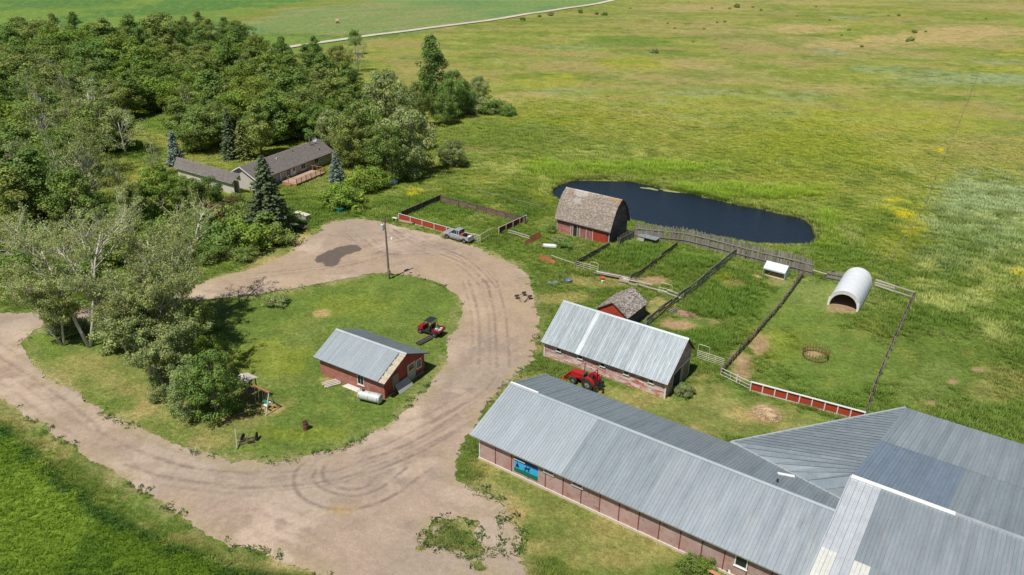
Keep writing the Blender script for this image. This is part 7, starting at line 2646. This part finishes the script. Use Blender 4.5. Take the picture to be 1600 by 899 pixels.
def trunk_mesh(limbs, h, r, m, seed, split=False, top=.75, twigs=0):
    rg = random.Random(seed)
    mb = MB()
    wx, wy = rg.uniform(-.3, .3), rg.uniform(-.3, .3)
    n = 6
    pts = [(wx * (i / n) ** 1.5 + rg.uniform(-.05, .05), wy * (i / n) ** 1.5, h * top * i / n) for i in range(n + 1)]
    mb.tube(pts, [r * (1.15 if i == 0 else 1) * (1 - .75 * i / n) for i in range(n + 1)], 8)
    for a, b in limbs:
        A_, B_ = Vector(a), Vector(b)
        A_.x, A_.y = wx * (A_.z / h) ** 1.5, wy * (A_.z / h) ** 1.5
        mid = A_.lerp(B_, .5) + Vector((rg.uniform(-.3, .3), rg.uniform(-.3, .3), -.1 * (B_ - A_).length))
        rr = r * .38 * (1 - .5 * A_.z / h)
        mb.tube([A_, mid, B_], [rr, rr * .65, rr * .25], 6)
        for k in range(twigs):
            s0 = mid.lerp(B_, rg.random())
            d = (B_ - mid).normalized() + Vector((rg.uniform(-1, 1), rg.uniform(-1, 1), rg.uniform(-.1, .9)))
            e = s0 + d.normalized() * rg.uniform(.6, 1.7)
            mb.tube([s0, s0.lerp(e, .5) + Vector((rg.uniform(-.1, .1),) * 3), e], [rr * .35, rr * .25, rr * .1], 4, cap=False)
            for _ in range(2):
                f_ = s0.lerp(e, rg.uniform(.4, .9)); g_ = f_ + (d.normalized() + Vector((rg.uniform(-1, 1), rg.uniform(-1, 1), rg.uniform(-.3, .8)))).normalized() * rg.uniform(.3, .9)
                mb.tube([f_, g_], [rr * .16, rr * .06], 3, cap=False)
    return mb.mesh('trunk', M[m], smooth=True)


def spruce_meshes(H, rad, seed, m, needle=.34, dens=1.0):
    """drooping boughs in whorls, each bough a flat spray of needle tufts"""
    rg = np.random.default_rng(seed)
    P, NN, S, T = [], [], [], []
    z = .5
    while z < H - .2:
        t = z / H
        R_ = rad * (1 - t) ** .75 + .12
        nb = max(4, int(9 * (1 - t) + 5))
        a0 = rg.uniform(0, 6.28)
        for b in range(nb):
            a = a0 + 2 * math.pi * b / nb + rg.uniform(-.25, .25)
            L = R_ * rg.uniform(.72, 1.12)
            tone = rg.uniform(.72, 1.25)
            m_ = int(max(5, L * 17 * dens))
            s = rg.random(m_) ** .7
            wdt = .10 + .34 * L * np.sin(np.pi * np.clip(s * .85 + .1, 0, 1)) * .5
            off = rg.uniform(-1, 1, m_) * wdt
            x = s * L * math.cos(a) - off * math.sin(a)
            y = s * L * math.sin(a) + off * math.cos(a)
            zz = z - .30 * L * s ** 1.5 + .10 * L * s ** 4 + rg.normal(0, .05, m_)
            P.append(np.column_stack([x, y, zz]))
            nr_ = rg.normal(0, .35, (m_, 3)); nr_[:, 2] += 1.0
            nr_[:, 0] += .35 * math.cos(a); nr_[:, 1] += .35 * math.sin(a)
            NN.append(nr_)
            S.append(needle * rg.uniform(.6, 1.25, m_))
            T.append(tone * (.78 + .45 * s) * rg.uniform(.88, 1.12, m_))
        z += .42 * (1 - .45 * t)
    m_ = 30
    P.append(np.column_stack([rg.normal(0, .07, m_), rg.normal(0, .07, m_), H - rg.random(m_) * .8])); NN.append(rg.normal(0, 1, (m_, 3))); S.append(np.full(m_, needle * .6)); T.append(np.full(m_, 1.1))
    P, NN, S, T = np.concatenate(P), np.concatenate(NN), np.concatenate(S), np.concatenate(T)
    NN /= np.linalg.norm(NN, axis=1)[:, None]
    n = len(P)
    h = np.cross(NN, rg.normal(size=(n, 3))); h /= np.linalg.norm(h, axis=1)[:, None]
    k = np.cross(NN, h)
    s = S[:, None]
    V = np.stack([P - h * s * .5, P + k * s * .3, P + h * s * .5, P - k * s * .3], 1)
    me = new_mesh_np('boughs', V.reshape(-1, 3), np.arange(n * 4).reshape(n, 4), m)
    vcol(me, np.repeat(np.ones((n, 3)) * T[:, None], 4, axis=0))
    mb = MB(); mb.tube([(0, 0, -.1), (0, 0, H * .5), (0, 0, H * .97)], [H * .018, H * .011, .02], 7)
    return me, mb.mesh('trunk', M['bark_dark'])


LIB = {}


def lib(kind, leafm, variant):
    key = (kind, leafm, variant)
    if key in LIB: return LIB[key]
    sd = variant * 13 + sum(map(ord, kind))
    cfg = {'poplar': (12, .16, .30, 130, 0), 'round': (11, .28, .34, 120, 0), 'shrub': (3.4, .07, .24, 95, 0), 'ragged': (12, .2, .27, 62, 2), 'cotton': (12, .3, .34, 115, 0)}[kind]
    H, r, leaf, per, tw = cfg
    gk = (kind, 'geo', variant)
    cl, limbs = crown_clumps(kind, sd)
    cr = leaf_cloud('crown', cl, M[leafm], leaf, per, sd)
    if gk not in LIB: LIB[gk] = trunk_mesh(limbs, H, r, 'bark' if kind != 'ragged' else 'bark_pale', sd, twigs=tw)
    LIB[key] = (cr, LIB[gk], H)
    return LIB[key]


def tree(name, label, cat, base, h, kind, leafm, variant=0, width=1.0, group=None, rz=None):
    cr, tr, H = lib(kind, leafm, variant)
    s = h / H
    t = thing(name, (base[0], base[1], 0), random.uniform(0, 6.28) if rz is None else rz, label, cat, group)
    share('trunk', tr, t, scale=(s * width, s * width, s))
    share('crown', cr, t, scale=(s * width, s * width, s))
    return t


def tree_top(px, py, h): return W(px, py, h)


def spruce(name, label, base, h, rad, m, seed, group=None, needle=.36, dens=1.0):
    me, tr = spruce_meshes(h, rad, seed, M[m], needle, dens)
    t = thing(name, (base[0], base[1], 0), 0, label, 'tree', group)
    share('trunk', tr, t); share('boughs', me, t)
    return t


# ---- the wood behind and left of the house
HOUSE_F = np.array([HOUSE[0] + HOUSE[1] * a - HOUSE[2] * b for a, b in ((-4, -8), (27, -8), (27, 9), (-4, 9))])
rt = random.Random(17)
KN = {'poplar': ('poplar_tree', 'leafy green poplar standing in the dense wood behind the bungalow', 'poplars in the wood behind the house'),
      'round': ('broadleaf_tree', 'rounded broadleaf tree in the dense wood behind the bungalow', 'rounded trees in the wood behind the house'),
      'ragged': ('ragged_poplar', 'half bare poplar with pale limbs showing in the wood', 'half bare poplars in the wood')}
LM = {'poplar': ['leaf', 'leaf_olive', 'leaf'], 'round': ['leaf', 'leaf_olive', 'leaf_bright'], 'ragged': ['leaf_olive', 'leaf_grey', 'leaf_olive']}
rows = []
for ty, x1, h0, fp in ((22, 372, 13.5, .45), (33, 395, 13, .4), (45, 400, 13, .4), (58, 525, 13, .3), (70, 535, 12.5, .3), (83, 556, 12, .25), (96, 562, 12, .25), (110, 572, 12, .2),
                       (124, 560, 11, .12), (139, 540, 11, .12), (155, 535, 10.5, .1), (170, 500, 10, .1), (186, 470, 10, .1)):
    xs, x = [], -35 + rt.uniform(0, 20)
    while x < x1:
        if not (ty > 120 and 182 < x < 262) and not (ty > 176 and 255 < x < 300) and not (ty > 160 and 330 < x < 400): xs.append(x)
        x += rt.uniform(31, 52)
    rows.append((ty, xs, h0, fp))
for ty in (205, 225):
    rows.append((ty, [x for x in (-8, 22, 60, 95, 130)], 10, .2))
for ty, xs, h0, fp in rows:
    for x in xs:
        r_ = rt.random()
        kind = 'poplar' if r_ < .25 + fp * .9 else ('round' if r_ < .93 else 'ragged')
        if x < 190 and ty > 70 and rt.random() < .4: kind = 'ragged'
        nm, _, grp0 = KN[kind]
        lm = rt.choice(LM[kind])
        px_, py_ = x + rt.uniform(-7, 7), ty + rt.uniform(-6, 6)
        dep = 'back' if py_ < 42 else ('far middle' if py_ < 72 else ('near middle' if py_ < 112 else 'front'))
        lat = 'at the far left edge' if px_ < 30 else 'on the left' if px_ < 90 else 'left of the clearing' if px_ < 160 else 'above the clearing' if px_ < 230 else 'above the blue spruce' if px_ < 290 else 'above the bungalow wing' if px_ < 350 else 'above the bungalow gable' if px_ < 410 else 'above the bungalow ridge' if px_ < 470 else 'beside the big cottonwoods'
        k_ = rt.uniform(.74, 1.26)
        h = h0 * k_
        bb = tree_top(px_, py_, h)
        if min(float(poly_sdf(np.array([bb[0]]), np.array([bb[1]]), F_)[0]) for F_ in FOOT[-12:]) < 6.0: continue
        if min(poly_sdf(np.array([bb[0]]), np.array([bb[1]]), HOUSE_F)) < 5.0: continue
        tone = {'leaf': 'green', 'leaf_olive': 'olive', 'leaf_bright': 'bright green', 'leaf_grey': 'grey green'}[lm]
        sz = 'tall' if k_ > 1.1 else ('low' if k_ < .9 else 'medium')
        lab = '%s %s %s in %s wood %s' % (sz, tone, {'poplar': 'poplar', 'round': 'round tree', 'ragged': 'bare limbed poplar'}[kind], dep, lat)
        if kind == 'round' and rt.random() < .5: kd, ww_ = 'cotton', 1.3
        else: kd, ww_ = kind, (1.25 if kind == 'poplar' else (1.25 if kind == 'round' else 1.15))
        tree(nm, lab, 'tree', tree_top(px_, py_, h), h, kd, lm, rt.randrange(3), rt.uniform(.95, 1.45) * ww_, lab)

# ---- trees one can single out
def one(label, px, py, h, kind, lm, v=0, w=1.0, name='tree', cat='tree'):
    return tree(name, label, cat, tree_top(px, py, h), h, kind, lm, v, w)


one('tall dark poplar rising above the others at the right end of the wood', 672, 56, 21, 'poplar', 'leaf', 0, 1.1, 'poplar_tree')
one('lower green poplar leaning out right of the tallest one', 706, 108, 13.5, 'cotton', 'leaf', 1, .8, 'poplar_tree')
one('lighter leafy tree at the left foot of the tallest poplar', 650, 128, 12, 'cotton', 'leaf_olive', 2, .8, 'broadleaf_tree')
one('broad bright green tree at the foot of the tallest poplar', 692, 145, 8.5, 'cotton', 'leaf', 0, 1.1, 'broadleaf_tree')
one('greyish half bare willow at the right edge of the wood', 747, 118, 9, 'cotton', 'leaf_grey', 1, .9, 'willow_tree')
one('small dusty grey bush beside the greyish willow', 742, 150, 5, 'shrub', 'leaf_grey', 0, 1.0, 'willow_bush', 'bush')
one('dark low bush right of the greyish willow', 768, 152, 4.6, 'shrub', 'leaf', 1, 1.2, 'bush', 'bush')
one('outermost low bush tapering into the meadow right of the wood', 793, 162, 3.4, 'shrub', 'leaf', 2, 1.3, 'bush', 'bush')
one('dark green tree between the tallest poplar and the greyish willow', 722, 125, 9.5, 'cotton', 'leaf', 2, 1.0, 'broadleaf_tree')
one('grey green willow bush by itself in the grass behind the round bushes', 706, 217, 6.3, 'cotton', 'leaf_grey', 2, 1.35, 'willow_bush', 'bush')
one('huge pale leaved cottonwood right of the bungalow, highest of its clump', 598, 108, 19, 'cotton', 'leaf_grey', 0, .95, 'cottonwood_tree')
one('broad cottonwood at the front right of the big clump by the bungalow', 632, 165, 15, 'cotton', 'leaf_grey', 1, 1.05, 'cottonwood_tree')
one('cottonwood on the left flank of the big clump above the round bushes', 560, 150, 15, 'cotton', 'leaf_olive', 2, 1.0, 'cottonwood_tree')
one('dark lower cottonwood at the foot of the big clump by the tarpaulin', 607, 195, 12, 'cotton', 'leaf', 1, 1.1, 'cottonwood_tree')
one('olive tree between the bungalow roof and the big cottonwoods', 545, 185, 11, 'cotton', 'leaf_olive', 0, 1.0, 'broadleaf_tree')
one('lone small green tree standing at the far track above the wood', 553, 45, 10, 'round', 'leaf', 1, .65, 'broadleaf_tree')
one('greyish poplar with a pale trunk at the top right end of the wood', 556, 58, 12, 'ragged', 'leaf_grey', 1, 1.1, 'poplar_tree')
one('tree with rusty brown leaves in the middle of the wood', 418, 140, 9, 'round', 'leaf_red', 1, .6, 'broadleaf_tree')
one('upper of the two bright round bushes by the house lawn', 572, 262, 4.8, 'shrub', 'leaf_bright', 0, 1.35, 'round_bush', 'bush')
one('left and lower of the bright round bushes beside the green bin', 536, 288, 4.6, 'shrub', 'leaf_bright', 1, 1.45, 'round_bush', 'bush')
one('small bright bush squeezed behind the two round bushes', 592, 264, 3.8, 'shrub', 'leaf_bright', 2, 1.1, 'round_bush', 'bush')
spruce('blue_spruce', 'pale blue spruce at the right end of the bungalow', tree_top(523, 236, 6.5), 6.5, 2.3, 'needle_blue', 3)
spruce('blue_spruce', 'blue spruce standing left of the bungalow roof', tree_top(266, 203, 8), 8, 2.6, 'needle_blue', 4)
spruce('dark_spruce', 'dark spruce behind the middle of the bungalow', tree_top(352, 170, 11.5), 11.5, 2.9, 'needle', 5)
spruce('dark_spruce', 'broader dark spruce just right of the one behind the bungalow', tree_top(372, 188, 9), 9, 2.8, 'needle_olive', 6)
spruce('big_spruce', 'tall green spruce standing in front of the bungalow and its deck', W(424, 368), 14.6, 5.0, 'needle', 7, needle=.36, dens=1.6)
one('dark bushy tree under the tall spruce in front of the house', 440, 322, 4.0, 'shrub', 'leaf', 0, 1.2, 'bush', 'bush')

for px, py, h, lm, v, lab in ((300, 178, 9, 'leaf', 0, 'green tree between the left blue spruce and the dark spruce'), (332, 160, 10, 'leaf_olive', 1, 'olive tree above the roof of the bungalow wing'),
                              (402, 168, 9, 'leaf', 2, 'deep green tree right behind the bungalow gable'), (428, 160, 9.5, 'leaf_olive', 0, 'olive tree behind the middle of the bungalow ridge'),
                              (458, 158, 9.5, 'leaf_bright', 1, 'bright green tree behind the bungalow ridge left of its chimney'), (488, 160, 9.5, 'leaf', 2, 'deep green tree behind the chimney end of the bungalow'),
                              (516, 170, 9.5, 'leaf_grey', 0, 'grey green tree filling the gap between the bungalow and the cottonwoods')):
    one(lab, px, py, h, 'cotton', lm, v, 1.15, 'broadleaf_tree')
sh_list = [(240, 256, 10, 'round', 'leaf_bright', 2, .85, 'yellow green rounded tree left of the bungalow in front of its wing'),
           (205, 285, 8, 'round', 'leaf_olive', 0, .8, 'olive tree left of and below the yellow green one'),
           (290, 276, 8, 'round', 'leaf', 1, .8, 'dark green tree directly in front of the bungalow wing'),
           (322, 276, 7, 'round', 'leaf', 0, .75, 'green tree hiding the corner of the bungalow wing'),
           (366, 300, 5, 'round', 'leaf_olive', 2, .8, 'olive bush tree below the bungalow gable'),
           (340, 312, 4.6, 'shrub', 'leaf_red', 1, 1.2, 'russet brown bush among the green ones before the house'),
           (312, 322, 4.8, 'shrub', 'leaf', 2, 1.3, 'green bush left of the russet one'),
           (372, 320, 5, 'shrub', 'leaf_olive', 0, 1.2, 'olive bush right of the russet one'),
           (390, 338, 5.2, 'shrub', 'leaf_bright', 1, 1.45, 'rounded green bush nearest the drive left of the tall spruce'),
           (354, 345, 4.8, 'shrub', 'leaf', 0, 1.3, 'dark bush second from the drive left of the tall spruce'),
           (420, 345, 4.2, 'shrub', 'leaf_olive', 2, 1.2, 'low bush right below the tall spruce at the drive'),
           (180, 330, 6, 'round', 'leaf', 1, .8, 'dark tree in the thicket above the dying poplars'),
           (140, 300, 8, 'round', 'leaf', 2, .8, 'large dark tree on the left above the thicket'),
           (100, 262, 12, 'round', 'leaf', 0, .75, 'tall dense tree on the left above the pale dying poplars'),
           (40, 232, 15, 'poplar', 'leaf', 1, 1.5, 'tall dark trunked poplar near the left edge'),
           (8, 262, 13, 'poplar', 'leaf_olive', 2, 1.5, 'poplar cut by the left edge of the view'),
           (130, 215, 13, 'ragged', 'leaf_olive', 0, 1.0, 'half bare poplar above the left thicket'),
           (75, 205, 14, 'ragged', 'leaf', 2, 1.0, 'half bare poplar left of the clearing with dark trunks'),
           (178, 250, 9, 'ragged', 'leaf_olive', 1, 1.0, 'half bare tree at the left of the small clearing'),
           (232, 210, 9, 'ragged', 'leaf_grey', 2, .7, 'thin pale trunked tree standing in the small clearing'),
           (20, 345, 5, 'shrub', 'leaf_olive', 0, 1.4, 'olive bush at the left edge behind the fallen branches'),
           (70, 350, 4.5, 'shrub', 'leaf_grey', 1, 1.4, 'grey green bush behind the left dying poplar'),
           (255, 340, 4.5, 'shrub', 'leaf', 1, 1.4, 'bush behind the right dying poplar'), (215, 365, 4.4, 'shrub', 'leaf_olive', 2, 1.4, 'olive bush between the two dying poplars'),
           (290, 360, 4.2, 'shrub', 'leaf', 0, 1.4, 'dark bush above the drive behind the right dying poplar'), (160, 372, 4.2, 'shrub', 'leaf_olive', 0, 1.5, 'bush directly behind the forked dying poplar'),
           (15, 395, 4.2, 'shrub', 'leaf', 2, 1.5, 'lower green bush at the left edge'), (40, 428, 3.6, 'shrub', 'leaf_olive', 1, 1.4, 'bush at the drive entrance on the left edge'),
           (110, 400, 3.8, 'shrub', 'leaf', 1, 1.4, 'bush among the trunks of the forked dying poplar'), (330, 382, 2.8, 'shrub', 'leaf', 1, 1.5, 'low hedge like bush along the drive verge'), (380, 385, 2.2, 'shrub', 'leaf_olive', 0, 1.5, 'lowest bush on the drive verge under the rounded one')]
for (px, py, h, kd, lm, v, w, lab) in sh_list:
    if kd == 'round': kd, w = 'cotton', w * 1.35
    one(lab, px, py, h, kd, lm, v, w, {'round': 'broadleaf_tree', 'cotton': 'broadleaf_tree', 'shrub': 'bush', 'poplar': 'poplar_tree', 'ragged': 'poplar_tree'}[kd], 'bush' if kd == 'shrub' else 'tree')


# ---- the dying poplars in the left foreground: grown branch by branch
def dying_poplar(label, base, H, seed, stems, leafm, dens, spread=1.0, bare=.35, leaf=.22, name='dying_poplar'):
    rg = random.Random(seed)
    mb = MB()
    tips = []

    def grow(p, d, L, r, depth):
        n = 4
        pts, rad = [p.copy()], [r]
        q = p.copy(); dd = d.copy()
        for i in range(n):
            dd = (dd + Vector((rg.uniform(-.16, .16), rg.uniform(-.16, .16), rg.uniform(-.02, .12)))).normalized()
            q = q + dd * L / n
            pts.append(q.copy()); rad.append(r * (1 - .62 * (i + 1) / n))
        mb.tube(pts, rad, 7 if depth == 0 else (5 if depth == 1 else (4 if depth == 2 else 3)), cap=depth < 2)
        if depth >= 1 and rg.random() > bare * (1.2 if depth == 1 else 1): tips.append((pts[-1], depth)); 
        if depth >= 2 and rg.random() > bare: tips.append((pts[2], depth))
        if depth == 3: return
        nb_ = (11, 8, 4)[depth]
        for b in range(nb_):
            i = rg.uniform(1.1 if depth else 1.6, n)
            i0 = int(min(i, n - .01)); f = i - i0
            s = pts[i0].lerp(pts[min(i0 + 1, n)], f)
            a = rg.uniform(0, 6.283)
            side = Vector((math.cos(a), math.sin(a), 0))
            nd = (dd * rg.uniform(.45, .9) + side * rg.uniform(.55, .95) * spread + Vector((0, 0, .15))).normalized()
            grow(s, nd, L * rg.uniform(.34, .56) * (1.0 if depth else .9), r * rg.uniform(.36, .5), depth + 1)

    for (ax, ay, Ls, rs) in stems:
        grow(Vector((ax * .3, ay * .3, -.1)), Vector((ax, ay, 1)).normalized(), H * Ls, rs, 0)
    t = thing(name, (base[0], base[1], 0), 0, label, 'tree')
    share('trunk', mb.mesh('trunk', M['bark_pale'], smooth=True), t)
    cl = [((q.x, q.y, q.z), (rg.uniform(.25, .6) * (1.2 if d_ < 3 else 1),) * 2 + (rg.uniform(.25, .5),), rg.uniform(.72, 1.3)) for q, d_ in tips if q.z > 1.2]
    share('crown', leaf_cloud('crown', cl, M[leafm], leaf, dens, seed, shell=.15, yellow=.2), t)
    return t


dying_poplar('leftmost dying poplar with forked pale trunk leaning left over the drive', W(140, 543), 16, 3, [(-.35, .25, .85, .24), (.08, .3, .95, .22)], 'leaf_pale', 14, 1.0, .42)
dying_poplar('dying poplar with bare pale top limbs left of the drive behind the crowd', W(268, 510), 15, 8, [(-.22, .2, .8, .22), (.12, .2, .85, .22), (.3, -.1, .7, .18)], 'leaf_pale', 16, 1.0, .40)
dying_poplar('dying poplar whose pale trunk shows low above the lawn shadow', W(285, 556), 12, 12, [(.1, .1, .85, .22), (-.4, -.1, .7, .16)], 'leaf_pale', 17, 1.1, .36)
dying_poplar('leafy olive poplar in the middle of the island clump', W(238, 592), 13, 15, [(-.15, .15, .85, .22), (.25, .1, .8, .2)], 'leaf_pale', 26, 1.1, .30)
dying_poplar('low leaning half bare tree hanging over the left drive mouth', W(100, 540), 9, 41, [(-.5, .1, .9, .18), (-.1, .3, .8, .15), (.2, .0, .7, .12)], 'leaf_pale', 16, 1.2, .40)
dying_poplar('small poplar between the forked one and the middle of the clump', W(205, 560), 11, 21, [(-.3, .1, .85, .16), (.2, .2, .8, .15)], 'leaf_grey', 20, 1.2, .34)
dying_poplar('lower front poplar of the clump nearest the bottom drive', W(265, 625), 9.5, 25, [(-.2, .0, .85, .18), (.35, .1, .75, .15)], 'leaf_grey', 34, 1.2, .25)
tree('leafy_tree', 'dense dark green tree at the right of the clump over the swing set', 'tree', W(340, 652), 8.5, 'cotton', 'leaf', 1, .9)
tree('leafy_tree', 'smaller dense tree pressed against the left of the one over the swing set', 'tree', W(302, 650), 6.5, 'cotton', 'leaf_grey', 2, 1.0)
tree('leafy_tree', 'spreading grey green tree at the front of the clump by the drive', 'tree', W(262, 622), 4.0, 'cotton', 'leaf_grey', 2, 1.3)
one('round green bush behind the spruces at the right of the clump', 318, 520, 6, 'round', 'leaf_bright', 1, .62, 'broadleaf_tree')
one('low bush under the trunks of the clump', 190, 505, 3.4, 'shrub', 'leaf_grey', 1, 1.5, 'bush', 'bush')
one('low leafy bush at the left foot of the clump', 100, 492, 2.6, 'shrub', 'leaf_grey', 2, 1.6, 'bush', 'bush')
one('bush filling the clump above the drive mouth', 300, 470, 4.0, 'shrub', 'leaf_olive', 0, 1.2, 'bush', 'bush')
one('weedy grey bush on the lawn right of the clump', 430, 462, 1.5, 'shrub', 'leaf_grey', 0, 1.8, 'bush', 'bush')
one('dark young tree throwing a shadow right of the clump', 345, 545, 5.5, 'cotton', 'leaf_olive', 2, .6, 'broadleaf_tree')
one('green bush against the near barn wall by the plank bench', 1078, 872, 1.3, 'shrub', 'leaf', 0, 1.3, 'bush', 'bush')
one('second small bush along the near barn wall', 1105, 872, 1.3, 'shrub', 'leaf_bright', 1, .9, 'bush', 'bush')
one('weedy bush at the corner of the peeling barn', 1072, 600, 1.5, 'shrub', 'leaf_grey', 2, 1.2, 'bush', 'bush')
one('leafy weeds in front of the gambrel barn door', 884, 376, 1.5, 'shrub', 'leaf', 1, 1.4, 'bush', 'bush')
one('grey sage bush in front of the gambrel barn', 872, 368, 1.1, 'shrub', 'leaf_grey', 0, 1.7, 'bush', 'bush')
one('small dark bush at the left corner of the gambrel barn', 862, 350, 1.7, 'shrub', 'leaf', 2, .8, 'bush', 'bush')

# fallen branches
def brush(label, px, py, n, seed, L=3.0):
    rg = random.Random(seed)
    q = W(px, py)
    mb = MB()
    for i in range(n):
        a = rg.uniform(0, 6.283); r = rg.uniform(0, 1.8)
        s = Vector((r * math.cos(a), r * math.sin(a), rg.uniform(.1, .7)))
        b = rg.uniform(0, 6.283); l = rg.uniform(.4, 1) * L
        e = s + Vector((math.cos(b) * l, math.sin(b) * l, rg.uniform(-.2, 1.2)))
        mb.tube([s, s.lerp(e, .5) + Vector((0, 0, rg.uniform(-.1, .3))), e], [.05, .035, .012], 4, cap=False)
        for _ in range(2):
            f_ = s.lerp(e, rg.uniform(.3, .8)); g_ = f_ + Vector((rg.uniform(-.8, .8), rg.uniform(-.8, .8), rg.uniform(0, .7)))
            mb.tube([f_, g_], [.02, .008], 3, cap=False)
    t = thing('brush_pile', (q[0], q[1], 0), 0, label, 'branches')
    mb.build('branches', M['bark_pale'], t)


brush('grey tangle of fallen branches between the dying poplars', 180, 505, 60, 1)
brush('tangle of bare branches at the left edge above the drive', 40, 450, 50, 2, 3.5)
brush('bare grey brush behind the forked dying poplar on the left edge', 25, 400, 40, 3)

# far bushes dotted over the pasture
far_b = [(817, 31, 1.6), (843, 26, 1.2), (860, 24, 1.8), (907, 20, 2.0), (932, 23, 1.6), (945, 24, 1.8), (1023, 83, 1.6), (1151, 12, 2.2), (1140, 14, 1.0), (1176, 12, .9), (1112, 13, .9), (1189, 17, .8),
         (1404, 26, 1.2), (1388, 26, .8), (1428, 53, 1.5), (1424, 63, 1.6), (1418, 64, 1.2), (1446, 52, .9), (1347, 71, .9), (1275, 12, .8), (1296, 33, .8), (1326, 48, .9), (985, 12, .7), (1043, 39, .7), (1054, 46, .7), (1120, 38, .8), (1132, 37, .8), (1100, 47, .7), (1083, 66, .7), (1315, 55, .7), (1245, 26, .6), (1540, 32, .7)]
for px, py, h in far_b:
    b = W(px, py)
    lm = rt.choice(['leaf', 'leaf_olive', 'leaf_grey'])
    where = 'beside the far track' if px < 950 else 'alone in the middle of the pasture' if px < 1030 and py > 70 else 'at the top middle of the far pasture' if px < 1090 else 'at the top of the pasture right of the track' if px < 1200 else 'on the near side of the tan patch' if py > 60 and px < 1400 else 'on the far side of the tan patch' if px < 1400 else 'at the right of the tan patch'
    lab = '%s %s bush %s' % ('large' if h > 1.5 else 'medium' if h > .95 else 'tiny', {'leaf': 'dark green', 'leaf_olive': 'olive', 'leaf_grey': 'grey'}[lm], where)
    t = tree('pasture_bush', lab, 'bush', b, h * 1.3, 'shrub', lm, rt.randrange(3), rt.uniform(.9, 1.5), lab)
    t.location.z = far_z(b) - .1

grow_grass()
